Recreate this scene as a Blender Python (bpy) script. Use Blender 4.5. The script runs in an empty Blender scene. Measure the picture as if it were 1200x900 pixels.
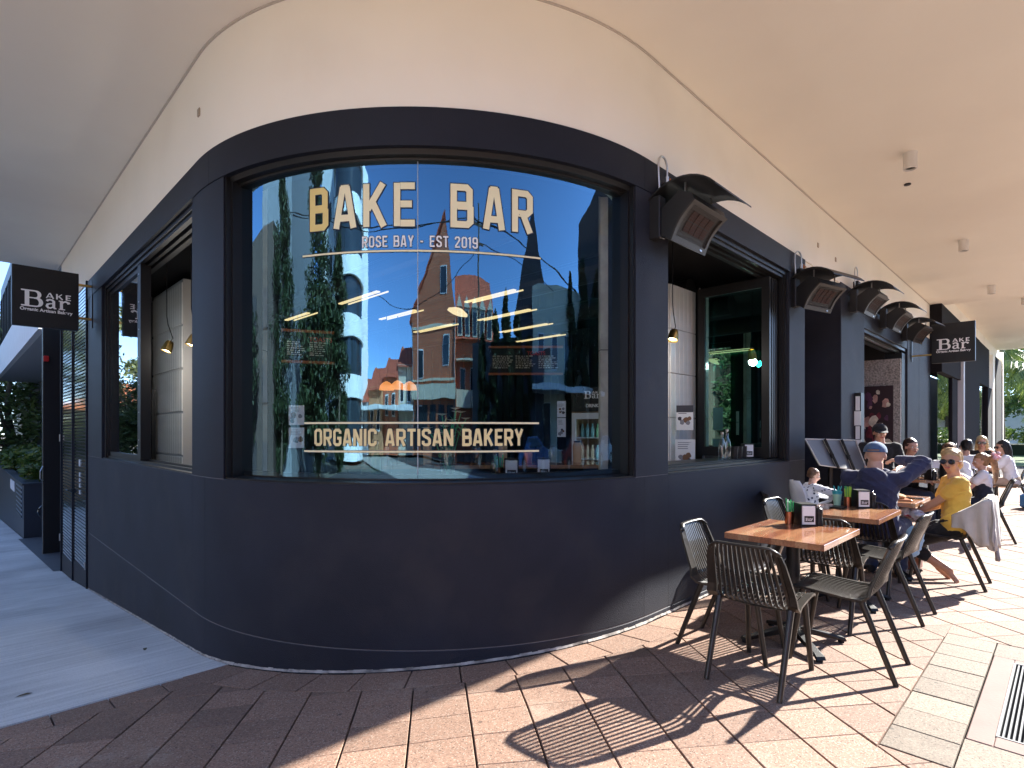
import bpy, bmesh, math, random
import numpy as np
from mathutils import Vector, Matrix, noise
random.seed(7)
PI = math.pi; SQ = math.sqrt(.5)
scn = bpy.context.scene
COL = scn.collection
# ---------------------------------------------------------------- camera
# world axes: +x runs along the right-hand shopfront, +y along the left-hand shopfront, z up
CAMZ = 1.42; FPX = 656.0
cam_d = bpy.data.cameras.new('camera'); cam = bpy.data.objects.new('camera', cam_d); COL.objects.link(cam)
cam.location = (0, 0, CAMZ); cam.rotation_euler = (PI/2, 0, -PI/4)
cam_d.sensor_width = 36; cam_d.lens = FPX/1200*36; cam_d.shift_y = 55/1200
cam_d.clip_start = .05; cam_d.clip_end = 2000
scn.camera = cam
scn.cycles.max_bounces = 16; scn.cycles.diffuse_bounces = 8; scn.cycles.transparent_max_bounces = 24
# ---------------------------------------------------------------- sky + sun
SUN = Vector((1.584, -.509, 1.0)).normalized()
w = bpy.data.worlds.new('World'); scn.world = w; w.use_nodes = True
nt = w.node_tree; bg = nt.nodes['Background']
sky = nt.nodes.new('ShaderNodeTexSky'); sky.sky_type = 'NISHITA'; sky.sun_disc = False
sky.sun_elevation = math.asin(SUN.z); sky.sun_rotation = math.atan2(SUN.x, SUN.y)
sky.air_density = .55; sky.dust_density = .1; sky.ozone_density = 3
nt.links.new(sky.outputs[0], bg.inputs[0]); bg.inputs[1].default_value = .15
sl = bpy.data.lights.new('sun', 'SUN'); sl.energy = 5.0; sl.angle = math.radians(.55); sl.color = (1, .965, .90)
so = bpy.data.objects.new('sun', sl); COL.objects.link(so)
so.rotation_euler = SUN.to_track_quat('Z', 'Y').to_euler()
scn.view_settings.view_transform = 'Standard'; scn.view_settings.look = 'None'
scn.view_settings.exposure = 2.12; scn.view_settings.gamma = 1
# ---------------------------------------------------------------- helpers
def px(u, v, Y):
    """point seen at pixel (u,v) of the 1200x900 photo, Y metres in front of the camera"""
    X = (u-600)/FPX*Y
    return Vector(((X+Y)*SQ, (Y-X)*SQ, CAMZ+(505-v)/FPX*Y))

def tag(o, label=None, cat=None, group=None, kind=None):
    if label: o['label'] = label
    if cat: o['category'] = cat
    if group: o['group'] = group
    if kind: o['kind'] = kind
    return o

def empty(name, loc=(0, 0, 0), rz=0, label=None, cat=None, group=None):
    o = bpy.data.objects.new(name, None); COL.objects.link(o)
    o.location = loc; o.rotation_euler = (0, 0, rz); o.empty_display_size = .1
    return tag(o, label, cat, group)

def link_mesh(name, me, parent=None, loc=(0, 0, 0), rot=(0, 0, 0), scale=None):
    o = bpy.data.objects.new(name, me); COL.objects.link(o)
    o.location = loc; o.rotation_euler = rot
    if scale: o.scale = scale
    if parent: o.parent = parent
    return o

def copy_tree(o, parent=None):
    c = o.copy(); COL.objects.link(c)
    if parent: c.parent = parent
    for ch in list(o.children): copy_tree(ch, c)
    return c

class MB:
    def __init__(s): s.v = []; s.f = []; s.mi = []; s.cur = 0
    def add(s, vs, fs, M=None):
        n = len(s.v)
        for p in vs:
            p = Vector(p)
            s.v.append(M @ p if M else p)
        for f in fs: s.f.append([i+n for i in f]); s.mi.append(s.cur)
        return s
    def box(s, a, b, M=None):
        x0, y0, z0 = a; x1, y1, z1 = b
        vs = [(x0,y0,z0),(x1,y0,z0),(x1,y1,z0),(x0,y1,z0),(x0,y0,z1),(x1,y0,z1),(x1,y1,z1),(x0,y1,z1)]
        return s.add(vs, [(0,3,2,1),(4,5,6,7),(0,1,5,4),(1,2,6,5),(2,3,7,6),(3,0,4,7)], M)
    def cbox(s, c, d, M=None, bev=0):
        c = Vector(c); d = Vector(d)/2
        if bev <= 0: return s.box(c-d, c+d, M)
        b = bev; vs = []; fs = []
        pts = [(-d.x+b,-d.y),(d.x-b,-d.y),(d.x,-d.y+b),(d.x,d.y-b),(d.x-b,d.y),(-d.x+b,d.y),(-d.x,d.y-b),(-d.x,-d.y+b)]
        for z, k in ((-d.z, b), (-d.z+b, 0), (d.z-b, 0), (d.z, b)):
            for x, y in pts:
                sx = (d.x-k)/d.x if d.x else 1; sy = (d.y-k)/d.y if d.y else 1
                vs.append((c.x+x*sx, c.y+y*sy, c.z+z))
        for k in range(3):
            for i in range(8): fs.append((k*8+i, k*8+(i+1)%8, k*8+8+(i+1)%8, k*8+8+i))
        fs.append(tuple(range(7, -1, -1))); fs.append(tuple(range(24, 32)))
        return s.add(vs, fs, M)
    def prism(s, poly, z0, z1, M=None):
        n = len(poly)
        vs = [(x, y, z0) for x, y in poly]+[(x, y, z1) for x, y in poly]
        return s.add(vs, [tuple(range(n-1, -1, -1)), tuple(range(n, 2*n))]+[(i, (i+1)%n, n+(i+1)%n, n+i) for i in range(n)], M)
    def tube(s, pts, r, n=8, M=None, cap=True, flat=1.0):
        pts = [Vector(p) for p in pts]; m = len(pts)
        rs = r if isinstance(r, (list, tuple)) else [r]*m
        vs = []; fs = []; up = None
        for i, p in enumerate(pts):
            d = (pts[min(i+1, m-1)]-pts[max(i-1, 0)])
            d = d.normalized() if d.length > 1e-9 else Vector((0, 0, 1))
            if up is None:
                up = Vector((0, 0, 1)) if abs(d.z) < .9 else Vector((1, 0, 0))
            a = d.cross(up)
            a = a.normalized() if a.length > 1e-6 else d.orthogonal().normalized()
            b = a.cross(d).normalized(); up = b
            for k in range(n):
                t = 2*PI*k/n
                vs.append(p+(a*math.cos(t)+b*math.sin(t)*flat)*rs[i])
        for i in range(m-1):
            for k in range(n): fs.append((i*n+k, i*n+(k+1)%n, (i+1)*n+(k+1)%n, (i+1)*n+k))
        if cap: fs.append(tuple(range(n-1, -1, -1))); fs.append(tuple(range((m-1)*n, m*n)))
        return s.add(vs, fs, M)
    def cyl(s, c, r, z0, z1, n=16, M=None, r2=None):
        c = Vector(c[:2])
        return s.tube([(c.x, c.y, z0), (c.x, c.y, z1)], [r, r if r2 is None else r2], n, M)
    def lathe(s, prof, n=16, M=None, c=(0, 0)):
        vs = [(c[0]+r*math.cos(2*PI*k/n), c[1]+r*math.sin(2*PI*k/n), z) for r, z in prof for k in range(n)]
        fs = [(i*n+k, i*n+(k+1)%n, (i+1)*n+(k+1)%n, (i+1)*n+k) for i in range(len(prof)-1) for k in range(n)]
        fs += [tuple(range(n-1, -1, -1)), tuple(range((len(prof)-1)*n, len(prof)*n))]
        return s.add(vs, fs, M)
    def ball(s, c, r, nu=12, nv=8, M=None, R=None):
        c = Vector(c); r = Vector(r) if not isinstance(r, (int, float)) else Vector((r, r, r))
        vs = []
        for j in range(1, nv):
            t = PI*j/nv
            for i in range(nu):
                a = 2*PI*i/nu
                q = Vector((r.x*math.sin(t)*math.cos(a), r.y*math.sin(t)*math.sin(a), r.z*math.cos(t)))
                vs.append(c+(R @ q if R else q))
        k = len(vs)
        for z in (1, -1):
            q = Vector((0, 0, r.z*z)); vs.append(c+(R @ q if R else q))
        fs = [(j*nu+i, (j+1)*nu+i, (j+1)*nu+(i+1)%nu, j*nu+(i+1)%nu) for j in range(nv-2) for i in range(nu)]
        fs += [(k, i, (i+1)%nu) for i in range(nu)]+[(k+1, (nv-2)*nu+(i+1)%nu, (nv-2)*nu+i) for i in range(nu)]
        return s.add(vs, fs, M)
    def cap(s, a, b, ra, rb, n=10, M=None):
        """tapered capsule"""
        a = Vector(a); b = Vector(b); d = b-a; L = d.length; d = d/L if L > 1e-9 else Vector((0, 0, 1))
        pts = []; rs = []
        for t in (-1, -.85, -.5): pts.append(a+d*ra*t); rs.append(max(ra*math.sqrt(max(0, 1-t*t)), ra*.05))
        pts.append(a); rs.append(ra); pts.append(b); rs.append(rb)
        for t in (.5, .85, 1): pts.append(b+d*rb*t); rs.append(max(rb*math.sqrt(max(0, 1-t*t)), rb*.05))
        return s.tube(pts, rs, n, M)
    def mesh(s, name, mats, smooth=False):
        me = bpy.data.meshes.new(name); me.from_pydata([tuple(p) for p in s.v], [], s.f)
        if not isinstance(mats, (list, tuple)): mats = [mats]
        for m in mats: me.materials.append(m)
        me.polygons.foreach_set('material_index', s.mi)
        if smooth:
            me.polygons.foreach_set('use_smooth', [True]*len(s.f))
            if smooth == 'auto': me.set_sharp_from_angle(angle=math.radians(38))
        me.update()
        return me
    def build(s, name, mat, parent=None, smooth=False, fixn=True, loc=(0, 0, 0), rot=(0, 0, 0)):
        me = s.mesh(name, mat, smooth)
        if fixn:
            bm = bmesh.new(); bm.from_mesh(me); bmesh.ops.recalc_face_normals(bm, faces=bm.faces); bm.to_mesh(me); bm.free()
            if smooth == 'auto': me.set_sharp_from_angle(angle=math.radians(38))
        return link_mesh(name, me, parent, loc, rot)

def TR(loc=(0, 0, 0), rx=0, ry=0, rz=0):
    return Matrix.Translation(loc) @ Matrix.Rotation(rz, 4, 'Z') @ Matrix.Rotation(ry, 4, 'Y') @ Matrix.Rotation(rx, 4, 'X')
# ---------------------------------------------------------------- materials
MATS = {}
def mat(name, col, rough=.6, metal=0, bump=0, bscale=60, var=0, vscale=3, spec=.5, coat=0, emit=None, estr=0, trans=0, ior=1.45, sheen=0, stain=None, sscale=1.2, samt=.5):
    if name in MATS: return MATS[name]
    m = bpy.data.materials.new(name); m.use_nodes = True; MATS[name] = m
    t = m.node_tree; b = t.nodes['Principled BSDF']
    b.inputs['Base Color'].default_value = (*col, 1); b.inputs['Roughness'].default_value = rough
    b.inputs['Metallic'].default_value = metal; b.inputs['Specular IOR Level'].default_value = spec
    b.inputs['Coat Weight'].default_value = coat; b.inputs['IOR'].default_value = ior
    b.inputs['Transmission Weight'].default_value = trans
    b.inputs['Sheen Weight'].default_value = sheen
    if emit: b.inputs['Emission Color'].default_value = (*emit, 1); b.inputs['Emission Strength'].default_value = estr
    tc = t.nodes.new('ShaderNodeTexCoord')
    if var or stain:
        src = None
        if var:
            n = t.nodes.new('ShaderNodeTexNoise'); n.inputs['Scale'].default_value = vscale; n.inputs['Detail'].default_value = 5
            t.links.new(tc.outputs['Object'], n.inputs['Vector'])
            r = t.nodes.new('ShaderNodeMapRange'); r.inputs[1].default_value = .3; r.inputs[2].default_value = .7
            r.inputs[3].default_value = 1-var; r.inputs[4].default_value = 1+var
            t.links.new(n.outputs[0], r.inputs[0])
            mx = t.nodes.new('ShaderNodeMix'); mx.data_type = 'RGBA'; mx.blend_type = 'MULTIPLY'; mx.inputs[0].default_value = 1
            mx.inputs[6].default_value = (*col, 1); t.links.new(r.outputs[0], mx.inputs[7]); src = mx.outputs[2]
        if stain:
            n = t.nodes.new('ShaderNodeTexNoise'); n.inputs['Scale'].default_value = sscale; n.inputs['Detail'].default_value = 8
            t.links.new(tc.outputs['Object'], n.inputs['Vector'])
            r = t.nodes.new('ShaderNodeMapRange'); r.inputs[1].default_value = .52; r.inputs[2].default_value = .72
            r.inputs[3].default_value = 0; r.inputs[4].default_value = samt; t.links.new(n.outputs[0], r.inputs[0])
            mx = t.nodes.new('ShaderNodeMix'); mx.data_type = 'RGBA'; t.links.new(r.outputs[0], mx.inputs[0])
            if src: t.links.new(src, mx.inputs[6])
            else: mx.inputs[6].default_value = (*col, 1)
            mx.inputs[7].default_value = (*stain, 1); src = mx.outputs[2]
        t.links.new(src, b.inputs['Base Color'])
    if bump:
        n = t.nodes.new('ShaderNodeTexNoise'); n.inputs['Scale'].default_value = bscale; n.inputs['Detail'].default_value = 4
        t.links.new(tc.outputs['Object'], n.inputs['Vector'])
        bp = t.nodes.new('ShaderNodeBump'); bp.inputs['Strength'].default_value = bump; bp.inputs['Distance'].default_value = .004
        t.links.new(n.outputs[0], bp.inputs['Height']); t.links.new(bp.outputs[0], b.inputs['Normal'])
    return m

def glass_mat(name, tint, refl, rough=0.0, fres=1.5, rcol=(1, 1, 1), wave=0):
    """window glass: clear or tinted see-through plus a mirror share that grows at grazing angles"""
    if name in MATS: return MATS[name]
    m = bpy.data.materials.new(name); m.use_nodes = True; MATS[name] = m
    t = m.node_tree; t.nodes.clear()
    out = t.nodes.new('ShaderNodeOutputMaterial'); mix = t.nodes.new('ShaderNodeMixShader')
    tr = t.nodes.new('ShaderNodeBsdfTransparent'); tr.inputs[0].default_value = (*tint, 1)
    gl = t.nodes.new('ShaderNodeBsdfGlossy'); gl.inputs['Roughness'].default_value = rough; gl.inputs[0].default_value = (*rcol, 1)
    if wave:
        tc = t.nodes.new('ShaderNodeTexCoord'); n = t.nodes.new('ShaderNodeTexNoise'); n.inputs['Scale'].default_value = 2.4; n.inputs['Detail'].default_value = 2
        bp = t.nodes.new('ShaderNodeBump'); bp.inputs['Strength'].default_value = 1; bp.inputs['Distance'].default_value = wave
        t.links.new(tc.outputs['Object'], n.inputs['Vector']); t.links.new(n.outputs[0], bp.inputs['Height']); t.links.new(bp.outputs[0], gl.inputs['Normal'])
    lw_ = t.nodes.new('ShaderNodeLayerWeight'); lw_.inputs[0].default_value = .5
    pw = t.nodes.new('ShaderNodeMath'); pw.operation = 'POWER'; pw.inputs[1].default_value = 4
    mr = t.nodes.new('ShaderNodeMapRange'); mr.inputs[3].default_value = refl; mr.inputs[4].default_value = 1
    t.links.new(lw_.outputs['Facing'], pw.inputs[0]); t.links.new(pw.outputs[0], mr.inputs[0]); t.links.new(mr.outputs[0], mix.inputs[0])
    t.links.new(tr.outputs[0], mix.inputs[1]); t.links.new(gl.outputs[0], mix.inputs[2]); t.links.new(mix.outputs[0], out.inputs[0])
    return m

def tile_mat(name, base, speck, scale=1.0, per_object=True, bumps=.25):
    """exposed-aggregate concrete paver: speckle, per-piece tone, pale wear"""
    m = bpy.data.materials.new(name); m.use_nodes = True; t = m.node_tree; b = t.nodes['Principled BSDF']; MATS[name] = m
    L = t.links.new; tc = t.nodes.new('ShaderNodeTexCoord'); geo = t.nodes.new('ShaderNodeNewGeometry')
    vor = t.nodes.new('ShaderNodeTexVoronoi'); vor.inputs['Scale'].default_value = 190*scale; L(geo.outputs['Position'], vor.inputs['Vector'])
    n1 = t.nodes.new('ShaderNodeTexNoise'); n1.inputs['Scale'].default_value = 75*scale; n1.inputs['Detail'].default_value = 6; n1.inputs['Roughness'].default_value = .75
    n2 = t.nodes.new('ShaderNodeTexNoise'); n2.inputs['Scale'].default_value = 1.7; n2.inputs['Detail'].default_value = 9; n2.inputs['Roughness'].default_value = .72
    for n in (n1, n2): L(geo.outputs['Position'], n.inputs['Vector'])
    r1 = t.nodes.new('ShaderNodeMapRange'); r1.inputs[1].default_value = .28; r1.inputs[2].default_value = .72; r1.inputs[3].default_value = .52; r1.inputs[4].default_value = 1.42; L(n1.outputs[0], r1.inputs[0])
    mx = t.nodes.new('ShaderNodeMix'); mx.data_type = 'RGBA'; mx.blend_type = 'MULTIPLY'; mx.inputs[0].default_value = 1; mx.inputs[6].default_value = (*base, 1); L(r1.outputs[0], mx.inputs[7])
    cr = t.nodes.new('ShaderNodeMapRange'); cr.inputs[1].default_value = .86; cr.inputs[2].default_value = .95; cr.inputs[3].default_value = 0; cr.inputs[4].default_value = .75
    sep = t.nodes.new('ShaderNodeSeparateColor'); L(vor.outputs['Color'], sep.inputs[0]); L(sep.outputs[0], cr.inputs[0])
    m2 = t.nodes.new('ShaderNodeMix'); m2.data_type = 'RGBA'; L(cr.outputs[0], m2.inputs[0]); L(mx.outputs[2], m2.inputs[6]); m2.inputs[7].default_value = (*speck, 1)
    cr2 = t.nodes.new('ShaderNodeMapRange'); cr2.inputs[1].default_value = .90; cr2.inputs[2].default_value = .96; cr2.inputs[3].default_value = 0; cr2.inputs[4].default_value = .8; L(sep.outputs[1], cr2.inputs[0])
    m3 = t.nodes.new('ShaderNodeMix'); m3.data_type = 'RGBA'; L(cr2.outputs[0], m3.inputs[0]); L(m2.outputs[2], m3.inputs[6]); m3.inputs[7].default_value = (base[0]*.18, base[1]*.16, base[2]*.16, 1)
    # per-piece tone
    rnd = t.nodes.new('ShaderNodeObjectInfo') if per_object else geo
    rr = t.nodes.new('ShaderNodeMapRange'); rr.inputs[3].default_value = .76; rr.inputs[4].default_value = 1.18
    L(rnd.outputs['Random'] if per_object else geo.outputs['Random Per Island'], rr.inputs[0])
    m4 = t.nodes.new('ShaderNodeMix'); m4.data_type = 'RGBA'; m4.blend_type = 'MULTIPLY'; m4.inputs[0].default_value = 1; L(m3.outputs[2], m4.inputs[6]); L(rr.outputs[0], m4.inputs[7])
    # pale mortar haze and grime
    r5 = t.nodes.new('ShaderNodeMapRange'); r5.inputs[1].default_value = .56; r5.inputs[2].default_value = .70; r5.inputs[3].default_value = 0; r5.inputs[4].default_value = .45; L(n2.outputs[0], r5.inputs[0])
    m5 = t.nodes.new('ShaderNodeMix'); m5.data_type = 'RGBA'; L(r5.outputs[0], m5.inputs[0]); L(m4.outputs[2], m5.inputs[6]); m5.inputs[7].default_value = (*speck, 1)
    r6 = t.nodes.new('ShaderNodeMapRange'); r6.inputs[1].default_value = .25; r6.inputs[2].default_value = .42; r6.inputs[3].default_value = .72; r6.inputs[4].default_value = 1; L(n2.outputs[0], r6.inputs[0])
    m6 = t.nodes.new('ShaderNodeMix'); m6.data_type = 'RGBA'; m6.blend_type = 'MULTIPLY'; m6.inputs[0].default_value = 1; L(m5.outputs[2], m6.inputs[6]); L(r6.outputs[0], m6.inputs[7])
    v2 = t.nodes.new('ShaderNodeTexVoronoi'); v2.inputs['Scale'].default_value = 4.5; L(geo.outputs['Position'], v2.inputs['Vector'])
    r7 = t.nodes.new('ShaderNodeMapRange'); r7.inputs[1].default_value = .045; r7.inputs[2].default_value = .065; r7.inputs[3].default_value = .45; r7.inputs[4].default_value = 1; L(v2.outputs['Distance'], r7.inputs[0])
    m7 = t.nodes.new('ShaderNodeMix'); m7.data_type = 'RGBA'; m7.blend_type = 'MULTIPLY'; m7.inputs[0].default_value = 1; L(m6.outputs[2], m7.inputs[6]); L(r7.outputs[0], m7.inputs[7])
    L(m7.outputs[2], b.inputs['Base Color']); b.inputs['Roughness'].default_value = .82
    bp = t.nodes.new('ShaderNodeBump'); bp.inputs['Strength'].default_value = bumps; bp.inputs['Distance'].default_value = .003; L(n1.outputs[0], bp.inputs['Height']); L(bp.outputs[0], b.inputs['Normal'])
    return m

def leaf_mat(name, c1, c2, rough=.5, tr=.25):
    m = bpy.data.materials.new(name); m.use_nodes = True; t = m.node_tree; b = t.nodes['Principled BSDF']; MATS[name] = m
    geo = t.nodes.new('ShaderNodeNewGeometry'); cr = t.nodes.new('ShaderNodeMix'); cr.data_type = 'RGBA'
    cr.inputs[6].default_value = (*c1, 1); cr.inputs[7].default_value = (*c2, 1)
    t.links.new(geo.outputs['Random Per Island'], cr.inputs[0]); t.links.new(cr.outputs[2], b.inputs['Base Color'])
    b.inputs['Roughness'].default_value = rough
    tl = t.nodes.new('ShaderNodeBsdfTranslucent'); t.links.new(cr.outputs[2], tl.inputs[0])
    mx = t.nodes.new('ShaderNodeMixShader'); mx.inputs[0].default_value = tr
    t.links.new(b.outputs[0], mx.inputs[1]); t.links.new(tl.outputs[0], mx.inputs[2]); t.links.new(mx.outputs[0], t.nodes['Material Output'].inputs[0])
    return m

def brick_mat(name, c1, c2, mortar, sc=1.0, bw=.24, bh=.086):
    m = bpy.data.materials.new(name); m.use_nodes = True; t = m.node_tree; b = t.nodes['Principled BSDF']; MATS[name] = m
    tc = t.nodes.new('ShaderNodeTexCoord'); sp = t.nodes.new('ShaderNodeSeparateXYZ'); t.links.new(tc.outputs['Object'], sp.inputs[0])
    ad = t.nodes.new('ShaderNodeMath'); t.links.new(sp.outputs[0], ad.inputs[0]); t.links.new(sp.outputs[1], ad.inputs[1])
    cb = t.nodes.new('ShaderNodeCombineXYZ'); t.links.new(ad.outputs[0], cb.inputs[0]); t.links.new(sp.outputs[2], cb.inputs[1])
    br = t.nodes.new('ShaderNodeTexBrick'); t.links.new(cb.outputs[0], br.inputs[0])
    br.inputs['Color1'].default_value = (*c1, 1); br.inputs['Color2'].default_value = (*c2, 1); br.inputs['Mortar'].default_value = (*mortar, 1)
    br.inputs['Scale'].default_value = sc; br.inputs['Brick Width'].default_value = bw; br.inputs['Row Height'].default_value = bh; br.inputs['Mortar Size'].default_value = .01
    t.links.new(br.outputs[0], b.inputs['Base Color']); b.inputs['Roughness'].default_value = .9
    return m

def wood_mat(name, cols, axis=0, strip=.07, rough=.22, coat=.5):
    """laminated timber staves of differing tone with grain, under a clear varnish"""
    m = bpy.data.materials.new(name); m.use_nodes = True; t = m.node_tree; b = t.nodes['Principled BSDF']; MATS[name] = m; L = t.links.new
    tc = t.nodes.new('ShaderNodeTexCoord'); oi = t.nodes.new('ShaderNodeObjectInfo')
    mp = t.nodes.new('ShaderNodeMapping'); L(tc.outputs['Object'], mp.inputs[0])
    mp.inputs['Scale'].default_value = (1/.62, 1/strip, 1) if axis == 0 else (1/strip, 1/.62, 1)
    sp = t.nodes.new('ShaderNodeSeparateXYZ'); L(mp.outputs[0], sp.inputs[0])
    row = t.nodes.new('ShaderNodeMath'); row.operation = 'FLOOR'; L(sp.outputs[1-axis], row.inputs[0])
    sh = t.nodes.new('ShaderNodeMath'); sh.operation = 'MULTIPLY_ADD'; L(row.outputs[0], sh.inputs[0]); sh.inputs[1].default_value = .37; L(sp.outputs[axis], sh.inputs[2])
    col = t.nodes.new('ShaderNodeMath'); col.operation = 'FLOOR'; L(sh.outputs[0], col.inputs[0])
    cb = t.nodes.new('ShaderNodeCombineXYZ'); L(row.outputs[0], cb.inputs[0]); L(col.outputs[0], cb.inputs[1]); L(oi.outputs['Random'], cb.inputs[2])
    wn = t.nodes.new('ShaderNodeTexWhiteNoise'); L(cb.outputs[0], wn.inputs['Vector'])
    ramp = t.nodes.new('ShaderNodeValToRGB'); el = ramp.color_ramp.elements
    el[0].color = (*cols[0], 1); el[1].color = (*cols[-1], 1)
    for i, c in enumerate(cols[1:-1]): e = el.new((i+1)/(len(cols)-1)); e.color = (*c, 1)
    L(wn.outputs['Value'], ramp.inputs[0])
    g = t.nodes.new('ShaderNodeTexNoise'); g.inputs['Detail'].default_value = 7; g.inputs['Scale'].default_value = 1
    mg = t.nodes.new('ShaderNodeMapping'); mg.inputs['Scale'].default_value = (7, 90, 90) if axis == 0 else (90, 7, 90); L(tc.outputs['Object'], mg.inputs[0]); L(mg.outputs[0], g.inputs['Vector'])
    r = t.nodes.new('ShaderNodeMapRange'); r.inputs[1].default_value = .3; r.inputs[2].default_value = .7; r.inputs[3].default_value = .72; r.inputs[4].default_value = 1.2; L(g.outputs[0], r.inputs[0])
    mx = t.nodes.new('ShaderNodeMix'); mx.data_type = 'RGBA'; mx.blend_type = 'MULTIPLY'; mx.inputs[0].default_value = 1; L(ramp.outputs[0], mx.inputs[6]); L(r.outputs[0], mx.inputs[7])
    L(mx.outputs[2], b.inputs['Base Color']); b.inputs['Roughness'].default_value = rough; b.inputs['Coat Weight'].default_value = coat; b.inputs['Coat Roughness'].default_value = .08
    return m

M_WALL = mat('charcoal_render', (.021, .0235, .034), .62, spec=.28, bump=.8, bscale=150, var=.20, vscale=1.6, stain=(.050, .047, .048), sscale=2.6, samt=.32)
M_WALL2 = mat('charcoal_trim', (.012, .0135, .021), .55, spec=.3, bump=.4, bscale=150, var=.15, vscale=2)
M_JOINT = mat('joint_sealant', (.16, .15, .15), .8)
M_JOINTD = mat('joint_dark', (.012, .012, .014), .8)
M_WHITE = mat('warm_white_paint', (.92, .86, .73), .7, bump=.12, bscale=90, var=.02, vscale=1.4, stain=(.70, .62, .50), sscale=1.1, samt=.2)
M_CEIL = mat('ceiling_paint', (.88, .82, .70), .75, bump=.25, bscale=110, var=.025, vscale=.8, stain=(.70, .61, .51), sscale=.5, samt=.22)
M_FRAME = mat('bronze_window_frame', (.013, .012, .0115), .42, spec=.4)
M_BLACK = mat('black_powdercoat', (.009, .009, .010), .45)
M_BLACKM = mat('matt_black', (.010, .010, .011), .8)
M_CHAIR = mat('anthracite_chair_metal', (.026, .022, .018), .34, metal=.1, coat=.2)
M_STEEL = mat('brushed_steel', (.55, .55, .54), .35, metal=1)
M_BRASS = mat('brass', (.72, .48, .16), .28, metal=1)
M_COPPER = mat('copper_cup', (.36, .14, .08), .32, metal=1)
M_CONC = mat('concrete_path', (.60, .60, .58), .85, bump=.35, bscale=45, var=.12, vscale=1.1, stain=(.30, .29, .28), sscale=.8, samt=.55)
_t = M_CONC.node_tree; _b = _t.nodes['Principled BSDF']; _tc = _t.nodes.new('ShaderNodeTexCoord'); _mp = _t.nodes.new('ShaderNodeMapping'); _mp.inputs['Scale'].default_value = (1.3, 34, 1)
_n = _t.nodes.new('ShaderNodeTexNoise'); _n.inputs['Scale'].default_value = 1; _n.inputs['Detail'].default_value = 6; _n2 = _t.nodes.new('ShaderNodeTexNoise'); _n2.inputs['Scale'].default_value = 130; _n2.inputs['Detail'].default_value = 3
_t.links.new(_tc.outputs['Object'], _mp.inputs[0]); _t.links.new(_mp.outputs[0], _n.inputs['Vector']); _t.links.new(_tc.outputs['Object'], _n2.inputs['Vector'])
_ad = _t.nodes.new('ShaderNodeMath'); _t.links.new(_n.outputs[0], _ad.inputs[0]); _t.links.new(_n2.outputs[0], _ad.inputs[1])
_r = _t.nodes.new('ShaderNodeMapRange'); _r.inputs[1].default_value = .7; _r.inputs[2].default_value = 1.3; _r.inputs[3].default_value = .78; _r.inputs[4].default_value = 1.16; _t.links.new(_ad.outputs[0], _r.inputs[0])
_mx = _t.nodes.new('ShaderNodeMix'); _mx.data_type = 'RGBA'; _mx.blend_type = 'MULTIPLY'; _mx.inputs[0].default_value = 1; _src = _b.inputs['Base Color'].links[0].from_socket
_t.links.new(_src, _mx.inputs[6]); _t.links.new(_r.outputs[0], _mx.inputs[7]); _t.links.new(_mx.outputs[2], _b.inputs['Base Color'])
M_CONCOL = mat('raw_concrete_column', (.52, .50, .43), .85, bump=.6, bscale=30, var=.22, vscale=5, stain=(.15, .14, .12), sscale=4, samt=.5)
M_CREAM = mat('cream_vinyl', (.90, .81, .50), .5)
M_NAVYOUT = mat('navy_vinyl_outline', (.015, .02, .045), .5)
M_SIGNTXT = mat('sign_letter_white', (.88, .87, .85), .5)
M_WOOD = wood_mat('laminated_tabletop', [(.24, .085, .040), (.36, .165, .08), (.17, .055, .03), (.42, .22, .11), (.28, .11, .05)])
M_ROAD = mat('concrete_road', (.36, .33, .29), .9, bump=.4, bscale=40, var=.12, vscale=.5)
M_ASPH = mat('asphalt', (.055, .055, .057), .9, bump=.5, bscale=60, var=.15, vscale=.6)
# ================================================================ SETTING
LX, RY, RAD = 1.33, 2.28, 2.45          # left facade plane x, right facade plane y, corner radius
CX, CY = LX+RAD, RY+RAD; ARC = RAD*PI/2
ZS, ZHB, ZHT, ZC = 1.075, 3.24, 3.485, 4.29   # sill, header bottom, header top, soffit
def fp(s, d=0):
    """point on the facade line: s metres along it (0 = start of the curve), d metres out from it"""
    if s < 0: return (LX-d, CY-s)
    if s > ARC: return (CX+s-ARC, RY-d)
    a = PI+s/RAD; return (CX+(RAD+d)*math.cos(a), CY+(RAD+d)*math.sin(a))
def fdist(x, y):
    if x > CX: return RY-y
    if y > CY: return LX-x
    return math.hypot(x-CX, y-CY)-RAD
def fnorm(x, y):
    if x > CX: return (0, -1)
    if y > CY: return (-1, 0)
    l = math.hypot(x-CX, y-CY); return ((x-CX)/l, (y-CY)/l)
def G(y):
    """footpath height: level to the right, falling away down the side street"""
    if y < 1.9: return 0.
    if y < 11: return -.1*(y-1.9)
    if y < 40: return -.91-.06*(y-11)
    return -2.65
def steps(s0, s1, st=.1):
    out = [s0]; keys = [k for k in (0, ARC) if s0 < k < s1]
    pts = [s0]+keys+[s1]; out = []
    for a, b in zip(pts[:-1], pts[1:]):
        n = max(1, int(math.ceil((b-a)/(st if (a >= -1e-6 and b <= ARC+1e-6) else 3))))
        out += [a+(b-a)*i/n for i in range(n)]
    return out+[s1]
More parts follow.
